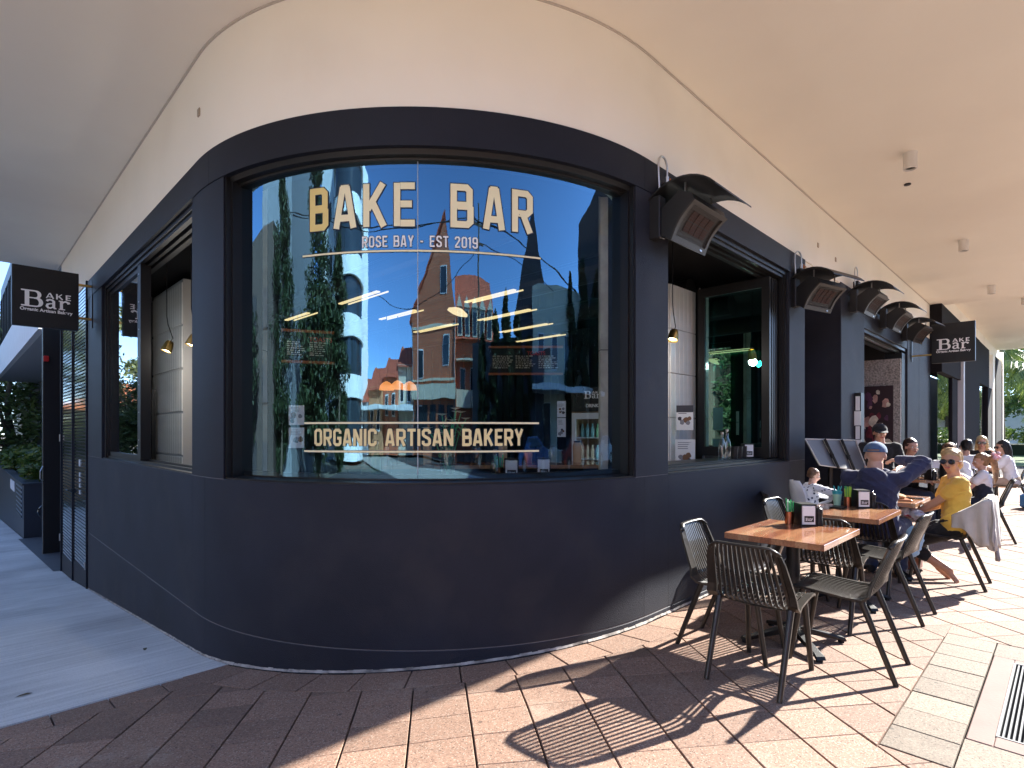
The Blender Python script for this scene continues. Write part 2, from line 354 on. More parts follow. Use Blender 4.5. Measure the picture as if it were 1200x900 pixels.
def sweep(mb, prof, s0, s1, st=.1):
    """closed (d,z) profile swept along the facade line"""
    ss = steps(s0, s1, st); n = len(prof); vs = []; fs = []
    for s in ss:
        for d, z in prof:
            x, y = fp(s, d); vs.append((x, y, z))
    for i in range(len(ss)-1):
        for k in range(n): fs.append((i*n+k, i*n+(k+1)%n, (i+1)*n+(k+1)%n, (i+1)*n+k))
    fs.append(tuple(range(n))); fs.append(tuple(range((len(ss)-1)*n, len(ss)*n)))
    return mb.add(vs, fs)
def rect(d0, d1, z0, z1): return [(d0, z0), (d1, z0), (d1, z1), (d0, z1)]

# ---- ground: one wide sheet that follows the fall of the street
def ground_sheet(name, x0, x1, ys, dz, m, nx=1):
    mb = MB(); xs = [x0+(x1-x0)*i/nx for i in range(nx+1)]
    vs = [(x, y, G(y)+dz) for y in ys for x in xs]; k = nx+1
    mb.add(vs, [(j*k+i, j*k+i+1, (j+1)*k+i+1, (j+1)*k+i) for j in range(len(ys)-1) for i in range(nx)])
    return tag(mb.build(name, m), kind='structure')
M_GRND = mat('packed_earth', (.16, .15, .12), .95, bump=.4, bscale=3, var=.2, vscale=.3)
ground_sheet('ground', -900, 900, [-900, -200, -60, -20, 0, 1.9, 11, 25, 40, 60, 200, 900], -.22, M_GRND)
# road in front (sunlit), on both street sides, with kerbs
ys = [-300, -60, -20, -3.6]
ground_sheet('road', -200, 200, [-10.5, -3.9], -.13, M_ROAD, 8)
ground_sheet('darkened_road_strip', -200, 200, [-15.5, -10.5], -.13, M_ASPH, 8)  # far half of the road, darkened so the window mirrors a dark street
ground_sheet('darkened_side_strip', -15.5, -10.5, [-3.896, 1.9, 11, 25, 40, 120], -.126, M_ASPH)  # dark strip added over the side road to darken its reflection
ground_sheet('side_road', -15.5, -3.9, [-3.896, 1.9, 11, 25, 40, 120], -.13, M_ROAD)
mb = MB(); mb.box((-3.9, -3.9, -.2), (90, -3.7, -.004)); 
tag(mb.build('kerb', M_CONC), kind='structure')
mb = MB()
yk = [-3.9, 1.9, 11, 25, 40]
mb.add([(x, y, G(y)+z) for y in yk for x, z in ((-3.9, -.2), (-3.9, -.004), (-3.7, -.004), (-3.7, -.2))],
       [(i*4+k, i*4+(k+1)%4, i*4+4+(k+1)%4, i*4+4+k) for i in range(4) for k in range(4)]+[(0, 1, 2, 3)])
tag(mb.build('side_kerb', M_CONC), kind='structure')
ground_sheet('far_footpath', -200, 200, [-60, -15.5], 0.0, M_ASPH, 8)
M_LINE = mat('road_line_paint', (.75, .75, .72), .8, var=.15, vscale=4)
for k in range(14):
    mb = MB(); mb.box((-12+k*6, -9.8, -.126), (-9+k*6, -9.68, -.122)); tag(mb.build('lane_marking', M_LINE), kind='structure')

# ---- tiled footpath
M_TILE = tile_mat('aggregate_paver', (.245, .145, .098), (.38, .30, .23))
M_TILEB = tile_mat('aggregate_paver_buff', (.185, .14, .10), (.27, .23, .17))
M_BED = mat('paver_bedding', (.035, .03, .028), .95)
mb = MB(); xs = [-3.7, 1.3, 8, 60]
yy = [-3.7, 0, 1.9, 3, 4.205]
mb.add([(x, y, G(y)-.022) for y in yy for x in xs], [(j*4+i, j*4+i+1, j*4+5+i, j*4+4+i) for j in range(4) for i in range(3)])
paving = tag(mb.build('tiled_footpath', M_BED), kind='structure')

def clip(poly, nx, ny, c):
    """keep the side nx*x+ny*y >= c"""
    out = []
    for i in range(len(poly)):
        a, b = poly[i], poly[(i+1)%len(poly)]
        da = nx*a[0]+ny*a[1]-c; db = nx*b[0]+ny*b[1]-c
        if da >= 0: out.append(a)
        if da*db < 0:
            t = da/(da-db); out.append((a[0]+(b[0]-a[0])*t, a[1]+(b[1]-a[1])*t))
    return out
def area(p): return abs(sum(p[i][0]*p[(i+1)%len(p)][1]-p[(i+1)%len(p)][0]*p[i][1] for i in range(len(p))))/2
TA = math.radians(45+7.9); ca, sa = math.cos(TA), math.sin(TA)    # long joints run this way
ax, ay = 2.206, 1.1286; bx, by = 1.962, 1.812
# tile grid coords: a along long joints, b across
b0 = -ax*sa+ay*ca; a0 = bx*ca+by*sa
TW, TL, JT = .30, .25, .0045
tiles = []
DR = (2.97, 4.95, -1.2, .62)
for i in range(-75, 45):
    for j in range(-40, 110):
        lo_a, hi_a = a0+j*TL+JT*.3, a0+(j+1)*TL-JT*.3
        lo_b, hi_b = b0+i*TW+JT, b0+(i+1)*TW-JT
        poly = [(a*ca-b*sa, a*sa+b*ca) for a, b in ((lo_a, lo_b), (hi_a, lo_b), (hi_a, hi_b), (lo_a, hi_b))]
        cx = sum(p[0] for p in poly)/4; cy = sum(p[1] for p in poly)/4
        Yc = (cx+cy)*SQ; Xc = (cx-cy)*SQ
        if cx > 24 or cy > 4.3 or cx < -3.6 or cy < -3.6: continue
        d = fdist(cx, cy)
        if d < 0: continue
        if d < .6:
            n = fnorm(cx, cy); c = n[0]*cx+n[1]*cy-d+.292
            poly = clip(poly, n[0], n[1], c)
        if len(poly) > 2 and cy > 3.6: poly = clip(poly, 0, -1, -3.975)
        # cut out the pit surround
        parts_ = [poly]
        if len(poly) > 2 and DR[0]-.3 < cx < DR[1]+.3 and cy < DR[3]+.3:
            g = .004; lo = clip(poly, 0, -1, -DR[3])
            parts_ = [clip(poly, 0, 1, DR[3]+(g if DR[0] < cx < DR[1] else 0))]
            if len(lo) > 2: parts_ += [clip(lo, -1, 0, -(DR[0]-g)), clip(lo, 1, 0, DR[1]+g)]
            # rejoin the pieces of a tile that only loses a corner where they lie wholly to one side
            if all(p[0] <= DR[0] for p in poly): parts_ = [poly]
            if all(p[0] >= DR[1] for p in poly): parts_ = [poly]
        for poly in parts_:
            if len(poly) > 2 and area(poly) > .0012: tiles.append((math.hypot(cx, cy), poly, 'f'))
# ring of edge pavers along the wall
s = .46
while s < 13:
    if s < ARC+1.2:
        p = [fp(s+.004, .012), fp(s+.15, .012), fp(s+.296, .012), fp(s+.296, .287), fp(s+.15, .287), fp(s+.004, .287)]
    else: p = [fp(s+.004, .012), fp(s+.296, .012), fp(s+.296, .287), fp(s+.004, .287)]
    m = fp(s+.15, .15); tiles.append((math.hypot(*m), p, 'f')); s += .30
x = -2.4
while x < 1.2:
    tiles.append((math.hypot(x, 4.1), [(x+.004, 3.98), (x+.276, 3.98), (x+.276, 4.2), (x+.004, 4.2)], 'f')); x += .28
# buff surround of the pit
for k in range(8):
    x = 2.975+k*.247; tiles.append((math.hypot(x, .5), [(x+.003, .357), (x+.244, .357), (x+.244, .617), (x+.003, .617)], 'b'))
for k in range(4):
    y = .353-(k+1)*.25
    tiles.append((3.3, [(2.975, y+.003), (3.305, y+.003), (3.305, y+.247), (2.975, y+.247)], 'b'))
    tiles.append((5, [(4.66, y+.003), (4.945, y+.003), (4.945, y+.247), (4.66, y+.247)], 'b'))
tiles.sort(key=lambda t: t[0])
def vis(poly):
    for x, y in poly:
        Y = (x+y)*SQ; X = (x-y)*SQ
        if Y > .2:
            u = 600+X/Y*FPX; v = 505+(CAMZ-G(y))/Y*FPX
            if -40 < u < 1240 and v < 930: return True
    return False
def tile_geo(mb, poly, top, th=.03, ch=.0025):
    ar = sum(poly[i][0]*poly[(i+1)%len(poly)][1]-poly[(i+1)%len(poly)][0]*poly[i][1] for i in range(len(poly)))
    if ar < 0: poly = poly[::-1]
    n = len(poly); cx = sum(p[0] for p in poly)/n; cy = sum(p[1] for p in poly)/n
    ins = [(x+(cx-x)/max(1e-6, math.hypot(cx-x, cy-y))*ch*1.4, y+(cy-y)/max(1e-6, math.hypot(cx-x, cy-y))*ch*1.4) for x, y in poly]
    vs = [(x, y, G(y)+top-th) for x, y in poly]+[(x, y, G(y)+top-ch) for x, y in poly]+[(x, y, G(y)+top) for x, y in ins]
    fs = [(i, (i+1)%n, n+(i+1)%n, n+i) for i in range(n)]+[(n+i, n+(i+1)%n, 2*n+(i+1)%n, 2*n+i) for i in range(n)]+[tuple(range(2*n, 3*n))]
    mb.add(vs, fs)
single = 0; rest = MB(); rest_b = MB()
for dd, poly, k in tiles:
    top = random.uniform(-.0015, .0015)
    if single < 290 and dd < 7 and vis(poly):
        mb = MB(); tile_geo(mb, poly, top)
        mb.build('paving_tile', M_TILEB if k == 'b' else M_TILE, paving, fixn=False); single += 1
    elif k == 'b': tile_geo(rest_b, poly, top)
    else: tile_geo(rest, poly, top)
M_TILEI = tile_mat('aggregate_paver_far', (.245, .145, .098), (.38, .30, .23), per_object=False)
tag(rest.build('paving_tiles_beyond', M_TILEI, paving, fixn=False), kind='stuff')
if rest_b.v: tag(rest_b.build('buff_paving_tiles_beyond', M_TILEB, paving, fixn=False), kind='stuff')
# far footpath beyond the individually laid tiles
# caulk strip at the foot of the curved wall
# ---- concrete footpath slabs of the side street
conc = empty('concrete_footpath'); tag(conc, kind='structure')
yl = [4.21, 6.35, 8.5, 10.7, 13, 15.5, 18.5, 22, 26, 32, 40]
for a, b in zip(yl[:-1], yl[1:]):
    cuts = sorted({a+.004, b-.004}|({11.0} if a < 11 < b else set())|({(a+.004+b)/2}))
    def xr(y): return LX-.002 if y >= CY else CX-math.sqrt(RAD**2-(CY-y)**2)-.002
    cuts = sorted(set(cuts)|({4.35, 4.5, 4.73} if a < 4.5 else set()))
    vs = []
    for y in cuts:
        for x in (-3.7, xr(y)-.5, xr(y)-.02, xr(y)-.004): vs.append((x, y, G(y)+.004))
    nn = len(cuts)
    vs += [(x, y, z-.03) for x, y, z in vs]; N = nn*4
    fs = [(j*4+i, j*4+i+1, j*4+5+i, j*4+4+i) for j in range(nn-1) for i in range(3)]
    fs += [(i, i+1, N+i+1, N+i) for i in range(3)]+[(N-4+i, N-3+i, 2*N-3+i, 2*N-4+i) for i in range(3)]
    mb = MB(); mb.add(vs, fs); mb.build('concrete_slab', M_CONC, conc)
mb = MB(); mb.add([(x, y, G(y)-.028) for y in (4.2, 11, 40) for x in (-3.7, 6)], [(0, 1, 3, 2), (2, 3, 5, 4)]); mb.build('slab_bed', M_BED, conc)

# ---- drain pit in the paving: pink concrete surround with ribbed steel grate
pit = empty('drain_pit', (3.98, -.2, 0), 0, 'pink concrete drain pit with ribbed steel grate set in the paving at right', 'drain pit')
M_PINK = mat('pink_concrete', (.22, .145, .12), .85, bump=.3, bscale=60, var=.1, vscale=4, stain=(.30, .13, .10), sscale=3, samt=.35)
mb = MB(); ox, oy = -3.98, .2
for a, b in (((3.31, .25, -.05), (4.655, .348, .002)), ((3.31, -1.0, -.05), (3.425, .25, .002)), ((4.585, -1.0, -.05), (4.655, .25, .002)), ((3.31, -1.1, -.05), (4.655, -1.0, .002))):
    mb.cbox(((a[0]+b[0])/2+ox, (a[1]+b[1])/2+oy, (a[2]+b[2])/2), (b[0]-a[0]-.001, b[1]-a[1]-.001, b[2]-a[2]), bev=.004)
mb.build('concrete_surround', M_PINK, pit)
mb = MB()
for a, b in (((3.425, .238, -.04), (4.585, .25, .004)), ((3.425, -1.0, -.04), (3.437, .238, .004)), ((4.573, -1.0, -.04), (4.585, .238, .004))): mb.box((a[0]+ox, a[1]+oy, a[2]), (b[0]+ox, b[1]+oy, b[2]))
mb.build('grate_frame', mat('galvanised_steel', (.12, .12, .12), .55, metal=.2), pit)
rib = MB(); rib.cbox((0, 0, 0), (1.13, .0085, .02), bev=.0015); ribm = rib.mesh('grate_rib', mat('galvanised_steel', (.12, .12, .12), .55, metal=.2))
for k in range(66): link_mesh('grate_rib', ribm, pit, (0.025, .232-.0185*k+oy-.006, -.009))
mb = MB(); mb.box((-.55, -.8, -.3), (.6, .44, -.045)); mb.build('pit_floor', M_BLACKM, pit)

# ================================================================ BUILDING
bld = empty('cafe_building', (CX, CY, 0), 0, 'charcoal rounded corner cafe building with big curved shop window', 'building')
def bpart(mb, name, m, smooth=False, parent=None):
    o = mb.build(name, m, parent or bld, smooth)
    o.matrix_parent_inverse = Matrix.Translation((-CX, -CY, 0)) if parent is None else Matrix.Identity(4)
    return o
WE = 3.5     # facade on the right runs to x = CX+WE=7.28
S_L = -(9.64-CY); S_R = ARC+WE
SP = ((S_L, S_L+1.0), (-.15, .448), (3.654, 4.113), (ARC+2.98, S_R))         # pillars
# lower wall, in panels parted by fine joints
for a, b in ((S_L, -.15), (-.15, .149), (.149, 3.76), (3.76, 4.113), (4.113, ARC+2.98), (ARC+2.98, S_R)):
    mb = MB(); g = .0015
    sweep(mb, [(0, -1.6), (0, -.004+.014), (-.006, .017), (0, .024), (0, ZS-.004), (-.004, ZS), (-.30, ZS), (-.30, -1.6)], a+g, b-g, .08)
    bpart(mb, 'lower_wall_panel', M_WALL, 'auto')
mb = MB(); sweep(mb, rect(-.02, -.012, -1.6, ZS-.01), S_L+.01, S_R-.01, .08); bpart(mb, 'wall_backing', M_JOINTD)
mb = MB(); sweep(mb, rect(-.008, -.0035, .0085, .0225), S_L+.01, 4.1, .08); bpart(mb, 'plinth_joint', M_JOINT)
for a in (-.15, 3.76, 4.113):
    mb = MB(); sweep(mb, rect(-.008, -.0006, .03 if a > 3 else -1, ZS-.01), a-.0035, a+.0035); bpart(mb, 'panel_joint', M_JOINTD if a > 3 else M_WALL2)
# pale render slurry along the foot
mb = MB()
ss = [S_L+.02+(13.2-S_L)*i/420 for i in range(421)]
for i in range(420):
    s0, s1 = ss[i], ss[i+1]
    wv = .006+.010*noise.noise(Vector((s0*5, 1, 0)))+.006*random.random() if .3 < s0 < 4.4 else (.004+.005*random.random())
    if s1 > 4.4 and s0 < 4.4: pass
    p = [fp(s0, 0.0005), fp(s1+.0005, 0.0005), fp(s1+.0005, wv), fp(s0, wv)]
    z = [G(q[1])+.006 for q in p]; h = .012+.006*random.random()
    mb.add([(p[3][0], p[3][1], z[3]), (p[2][0], p[2][1], z[2]), (p[1][0], p[1][1], z[1]+h), (p[0][0], p[0][1], z[0]+h)], [(0, 1, 2, 3)])
bpart(mb, 'mortar_fillet', mat('mortar_slurry', (.34, .31, .28), .9, var=.45, vscale=14, stain=(.08, .07, .06), sscale=9, samt=.7))
# pillars
for a, b in SP:
    mb = MB(); g = .0015
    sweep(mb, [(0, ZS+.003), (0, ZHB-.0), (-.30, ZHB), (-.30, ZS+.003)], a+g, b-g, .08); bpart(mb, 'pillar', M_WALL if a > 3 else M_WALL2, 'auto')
    mb = MB(); sweep(mb, rect(-.02, .0006, ZS-.001, ZS+.003), a+g, b-g, .08); bpart(mb, 'sill_joint', M_JOINT)
# header band
cutsh = (S_L, .23, 3.76, 4.113, S_R)
for a, b in zip(cutsh[:-1], cutsh[1:]):
    mb = MB(); sweep(mb, rect(0.006, -.30, ZHB, ZHT), a+.001, b-.001, .08); bpart(mb, 'header_band', M_WALL2, 'auto')
# white bulkhead above
mb = MB(); sweep(mb, rect(-.004, -.30, ZHT+.001, ZC+.25), S_L-2.7, ARC+16.1-CX, .06); bpart(mb, 'white_bulkhead', M_WHITE, 'auto')
for s, z in ((.02, 3.85), (ARC+4.0, 3.78), (ARC+4.75, 3.76)):
    mb = MB(); x, y = fp(s, 0)
    if s > 1: mb.cbox((x, y, z), (.05, .012, .06), bev=.004)
    else: mb.cbox((x, y, z), (.012, .05, .06), bev=.004)
    bpart(mb, 'wall_fixing_stub', mat('weathered_plug', (.42, .33, .24), .8))
# ---- canopy: soffit slab following the facade
CW = 2.06
mb = MB(); ss = steps(-8.1, ARC+16.0-CX, .12); n = len(ss)
vs = [(*fp(s, d), z) for s in ss for d, z in ((-.02, ZC), (CW, ZC), (CW, ZC+.32), (-.02, ZC+.32))]
mb.add(vs, [(i*4+k, i*4+(k+1)%4, i*4+4+(k+1)%4, i*4+4+k) for i in range(n-1) for k in range(4)]+[(0, 1, 2, 3), (n*4-4, n*4-3, n*4-2, n*4-1)])
bpart(mb, 'canopy_soffit', M_CEIL)
mb = MB(); sweep(mb, rect(-.0035, .010, ZC-.0105, ZC-.001), -8.0, ARC+12.1, .06); bpart(mb, 'shadow_joint', mat('soffit_joint', (.55, .49, .42), .8))
# higher canopy bay further on
mb = MB(); mb.box((16.002, RY-CW, 4.62), (29.4, RY+.0, 4.9)); mb.box((16.003, RY-CW, 4.62), (16.12, RY-CW-.0, 4.62)) if False else None
bpart(mb, 'raised_canopy_soffit', M_CEIL)
mb = MB(); mb.box((16.0, 2.09, 4.2), (29.4, 2.28, 4.619)); bpart(mb, 'raised_bulkhead', M_WHITE)
# upper storey mass over the shop
mb = MB(); sweep(mb, rect(-.5, -1.5, ZC+.33, 6.2), -12, ARC+26, .12); bpart(mb, 'upper_storey', M_WHITE)
# ---- recessed entry, door bay and far bays on the right
def rbox(a, b, name, m, parent=None, bev=0):
    mb = MB()
    if bev: mb.cbox([(a[i]+b[i])/2 for i in range(3)], [b[i]-a[i] for i in range(3)], bev=bev)
    else: mb.box(a, b)
    return bpart(mb, name, m)
rbox((7.281, 2.74, -.01), (8.749, 2.95, ZHT), 'recess_wall', M_BLACKM)
rbox((7.28, 2.302, ZHT-.05), (8.75, 2.74, ZHT), 'recess_soffit', M_CEIL)
rbox((8.75, 2.27, -.02), (9.98, 2.95, 3.50), 'wall_pier', M_WALL, bev=.006)
rbox((9.98, 2.275, 3.02), (13.2, 2.6, 3.49), 'door_header', M_WALL2, bev=.004)
rbox((13.2, 2.268, -.02), (15.7, 2.6, 3.50), 'wall_pier', M_WALL, bev=.006)
mb = MB(); mb.box((14.35, 2.2665, 0), (14.36, 2.2684, 3.49)); bpart(mb, 'panel_joint', M_JOINTD)
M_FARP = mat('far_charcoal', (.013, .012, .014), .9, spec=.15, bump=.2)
rbox((15.7, 2.06, 2.75), (18.95, 2.4, 4.285), 'far_fascia', M_FARP, bev=.004)
rbox((19.15, 2.06, -.02), (23.0, 2.3, 4.285), 'far_pier', M_FARP, bev=.004)
rbox((23.0, 2.07, 2.95), (26.0, 2.3, 4.285), 'far_fascia', M_FARP, bev=.004)
rbox((25.5, 2.06, -.02), (26.8, 2.3, 2.95), 'far_pier', M_FARP, bev=.004)
rbox((26.8, 2.03, -.02), (27.6, 2.3, 4.2), 'white_pilaster', M_WHITE, bev=.004)
rbox((27.6, 2.0, -.02), (29.8, 2.3, 4.2), 'far_pier', M_FARP, bev=.004)
rbox((29.9, 1.96, -.02), (30.2, 2.3, 4.6), 'white_pilaster', M_WHITE, bev=.004)
rbox((17.6, 2.1, -.02), (18.5, 2.35, 2.75), 'far_pier', M_FARP)
rbox((18.72, 2.0, -.02), (18.95, 2.2, 4.2), 'white_pilaster', mat('downpipe_grey', (.5, .5, .52), .5))
G_FAR = glass_mat('far_shop_glass', (.55, .62, .60), .30)
mb = MB(); mb.box((15.72, 2.14, 0), (17.6, 2.15, 2.75)); bpart(mb, 'far_shop_pane', G_FAR)
mb = MB(); mb.box((23.0, 2.14, 0), (25.5, 2.15, 2.95)); bpart(mb, 'far_shop_pane', G_FAR)
rbox((15.8, 2.9, 0), (26, 3.0, 3), 'far_shop_interior', mat('pale_interior', (.45, .47, .45), .7))
# ================================================================ WINDOWS
GR = -.12   # recess of the curved glass
# curved shop window
cw = empty('curved_window', (0, 0, 0)); cw.name = 'curved_window'; cw.parent = bld; cw.matrix_parent_inverse = Matrix.Translation((-CX, -CY, 0))
def wpart(mb, name, m, smooth=False, parent=None): return mb.build(name, m, parent or cw, smooth)
A0, A1 = .449, 3.653
mb = MB(); sweep(mb, [(-.012, ZS-.002), (-.20, ZS-.002), (-.20, ZS+.055), (-.135, ZS+.055), (-.13, ZS+.02), (-.012, ZS+.012)], A0+.002, A1-.002, .05); wpart(mb, 'bottom_rail', M_FRAME, 'auto')
mb = MB(); sweep(mb, [(-.035, ZHB), (-.05, ZHB-.03), (-.095, ZHB-.032), (-.10, ZHB-.045), (-.20, ZHB-.045), (-.20, ZHB)], A0+.002, A1-.002, .05); wpart(mb, 'top_rail', M_FRAME, 'auto')
for a, b in ((A0+.002, A0+.03), (A1-.03, A1-.002)):
    mb = MB(); sweep(mb, rect(-.05, -.20, ZS+.012, ZHB-.03), a, b, .05)
    sweep(mb, rect(-.012, -.05, ZS+.012, ZHB-.002), a if a < 1 else a+.018, b-.018 if a < 1 else b, .05); wpart(mb, 'side_frame', M_FRAME)
G_BIG = glass_mat('solar_window_glass', (.84, .88, .88), .26, fres=1.6, rcol=(.34, .66, .90), wave=.0016)
for a, b in ((A0+.028, 1.9765), (1.9795, A1-.028)):
    mb = MB(); ss = [a+(b-a)*i/60 for i in range(61)]; vs = []
    for s in ss:
        for d in (GR, GR-.01):
            for z in (ZS+.03, ZHB-.04): vs.append((*fp(s, d), z))
    fs = []
    for i in range(60):
        k = i*4; fs += [(k, k+4, k+5, k+1)]
    mb.add(vs, fs); o = wpart(mb, 'pane', G_BIG, True)
mb = MB(); sweep(mb, rect(GR+.004, GR-.012, ZS+.055, ZHB-.045), 1.9755, 1.9805, .01); wpart(mb, 'glass_joint', mat('clear_silicone', (.38, .42, .45), .4))

# left sliding window and right folding window
def straight_frame(name, s0, s1, bars):
    root = empty(name); root.parent = bld; root.matrix_parent_inverse = Matrix.Translation((-CX, -CY, 0))
    mb = MB(); sweep(mb, [(-.012, ZS-.002), (-.22, ZS-.002), (-.22, ZS+.03), (-.16, ZS+.03), (-.16, ZS+.045), (-.13, ZS+.045), (-.13, ZS+.022), (-.09, ZS+.022), (-.09, ZS+.034), (-.06, ZS+.034), (-.06, ZS+.012), (-.012, ZS+.010)], s0+.002, s1-.002); mb.build('bottom_track', M_FRAME, root, 'auto')
    for j, (d0, d1, z0) in enumerate(((-.03, -.22, ZHB-.04), (-.05, -.09, ZHB-.075), (-.12, -.15, ZHB-.085), (-.17, -.22, ZHB-.10))):
        mb = MB(); sweep(mb, rect(d0, d1, z0, ZHB-.0405*(j > 0)), s0+.002, s1-.002); mb.build('top_track', M_FRAME, root)
    for a, b in ((s0+.002, s0+.05), (s1-.05, s1-.002)):
        mb = MB(); sweep(mb, rect(-.03, -.10 if s0 < 0 and a < s0+.1 else -.22, ZS+.011, ZHB-.04), a, b); mb.build('jamb', M_FRAME, root)
        mb = MB(); sweep(mb, rect(-.05, -.09, ZS+.035, ZHB-.076), a-.02 if a > s0+1 else a+.012, b-.012 if a > s0+1 else b+.02); mb.build('jamb_seal', M_FRAME, root)
    return root
lw = straight_frame('sliding_window', S_L+1.02, -.15, 0)
G_SIDE = glass_mat('side_window_glass', (.60, .68, .70), .20, fres=1.6)
def leaf(root, y0, y1, d, name='sash'):
    """a framed glass leaf in the left window"""
    x = LX-d; z0, z1 = ZS+.036, ZHB-.076
    mb = MB(); t = .022
    mb.box((x-t, y0, z0), (x+t, y0+.06, z1)); mb.box((x-t, y1-.06, z0), (x+t, y1, z1))
    mb.box((x-t, y0+.06, z0), (x+t, y1-.06, z0+.05)); mb.box((x-t, y0+.06, z1-.05), (x+t, y1-.06, z1))
    sf = mb.build(name, M_FRAME, root)
    mb = MB(); mb.box((x-.003, y0+.06, z0+.05), (x+.003, y1-.06, z1-.05)); mb.build('pane', G_SIDE, sf)
    return sf
# photo: glass between u=130..165, stile to 178, then open
leaf(lw, 6.99, 8.585, -.095, 'sash')
mb = MB(); mb.box((LX+.055, 6.85, ZS+.036), (LX+.15, 6.985, ZHB-.077)); mb.build('sash_stile', M_FRAME, lw)
for k in range(7):
    z = ZS+.25+k*.29; mb = MB(); mb.cyl((0, 0), .008, 0, .004, 8, TR((LX+.055, 6.92, z), 0, -PI/2)); mb.build('stile_screw', M_STEEL, lw)

rw = straight_frame('folding_window', 4.113, ARC+2.98, 0)
def swing_leaf(root, hinge, ang, wd, name='folding_leaf', glass=None):
    """framed leaf, hinge at (x,y), turned ang from +x"""
    M = TR((hinge[0], hinge[1], 0), 0, 0, ang); z0, z1 = ZS+.05, ZHB-.11; mb = MB(); t = .022
    mb.box((0, -t, z0), (.085, t, z1), M); mb.box((wd-.085, -t, z0), (wd, t, z1), M)
    mb.box((.085, -t, z0), (wd-.085, t, z0+.11), M); mb.box((.085, -t, z1-.11), (wd-.085, t, z1), M)
    f = mb.build(name, M_FRAME, root)
    mb = MB(); mb.box((.085, -.004, z0+.11), (wd-.085, .004, z1-.11), M); mb.build('pane', glass or G_LEAF, f)
    for z in (z0+.02, z0+.14, z1-.16, z1-.04):
        mb = MB(); mb.cyl((wd-.0, -.03), .009, z, z+.07, 8, M); mb.build('hinge', M_STEEL, f)
    return f
G_LEAF = glass_mat('teal_tinted_glass', (.40, .72, .68), .30, fres=1.6, rcol=(.55, .9, .88))
swing_leaf(rw, (6.40, 2.36), PI/2, .84)
for k in range(3): swing_leaf(rw, (6.50+k*.06, 2.37), PI/2-.01*k, .80)

# ---- tracks of the open door bay further along
db = empty('door_frame'); db.parent = bld; db.matrix_parent_inverse = Matrix.Translation((-CX, -CY, 0))
for k, (y0, y1, z0) in enumerate(((2.30, 2.36, 2.97), (2.40, 2.45, 2.95), (2.50, 2.56, 2.93))):
    mb = MB(); mb.box((9.99, y0, z0), (13.19, y1, 3.02)); mb.build('top_track', M_STEEL if k == 1 else M_FRAME, db)
for k in range(4):
    mb = MB(); mb.box((13.13-k*.09, 2.3+.0*k, 0), (13.185-k*.09, 2.95, 2.92)); mb.build('folded_door', M_FRAME, db)

# ================================================================ LEFT: louvred service door, post, planter
ld = empty('louvre_door', (LX, 10.97, G(11)), 0, 'glossy black slatted service door in two leaves beside the left window', 'door')
def rel(o, r): o.matrix_parent_inverse = Matrix.Translation(r.location).inverted(); return o
M_GLOSS = mat('gloss_black_slat', (.20, .23, .25), .07, metal=.8)
ya, yb = 9.66, 12.28; zt = ZHT+.02
mb = MB()
def lzb(y): return G(y)+.30
mb.box((LX-.02, ya, -1.05), (LX+.06, ya+.04, zt)); mb.box((LX-.02, yb-.04, -1.2), (LX+.06, yb, zt)); mb.box((LX-.02, 10.95, -1.1), (LX+.05, 10.99, zt))
rel(mb.build('door_frame', M_WALL2, ld), ld)
mb = MB(); mb.add([(LX+o, y, z) for o in (0, .08) for y, z in ((ya, -1.6), (yb, -1.6), (yb, lzb(yb)), (ya, lzb(ya)))], [(0, 1, 2, 3), (7, 6, 5, 4), (0, 4, 5, 1), (1, 5, 6, 2), (2, 6, 7, 3), (3, 7, 4, 0)])
rel(mb.build('kick_plinth', M_WALL2, ld), ld)
mb = MB(); mb.box((LX+.03, ya+.02, -1), (LX+.05, yb-.02, zt)); rel(mb.build('backing_sheet', M_BLACK, ld), ld)
sm = MB(); sm.cbox((0, 0, 0), (.012, 1.245, .036), TR(rx=0, ry=.035), bev=.002); smm = sm.mesh('slat', M_GLOSS)
nsl = 82
for y in (10.325+.005, 11.615):
    for k in range(nsl):
        z = lzb(y)+.02+k*(zt-lzb(y)-.04)/nsl
        o = link_mesh('slat', smm, ld, (LX+.004, y, z)); rel(o, ld)
for y, z, hh in ((10.3, .95, .05), (10.3, .78, .03), (10.3, .70, .03), (10.3, .62, .03), (10.3, .52, .03)):
    mb = MB(); mb.cbox((LX-.008, y, z), (.008, .10 if hh > .04 else .07, hh*2), bev=.002); rel(mb.build('notice_plate', mat('plate_white', (.75, .76, .78), .5), ld), ld)
for y, z in ((ya+.03, -.45), (yb-.02, -.4), (yb-.02, 1.3)):
    mb = MB(); mb.cbox((LX-.025, y, z), (.02, .03, .12), bev=.003); rel(mb.build('hinge', M_STEEL, ld), ld)
mb = MB(); mb.tube([(LX-.01, 11.02, .5), (LX-.06, 11.02, .5), (LX-.07, 11.10, .5)], .012, 8); mb.ball((LX-.02, 10.93, .5), .03); rel(mb.build('door_handle', M_BLACK, ld), ld)

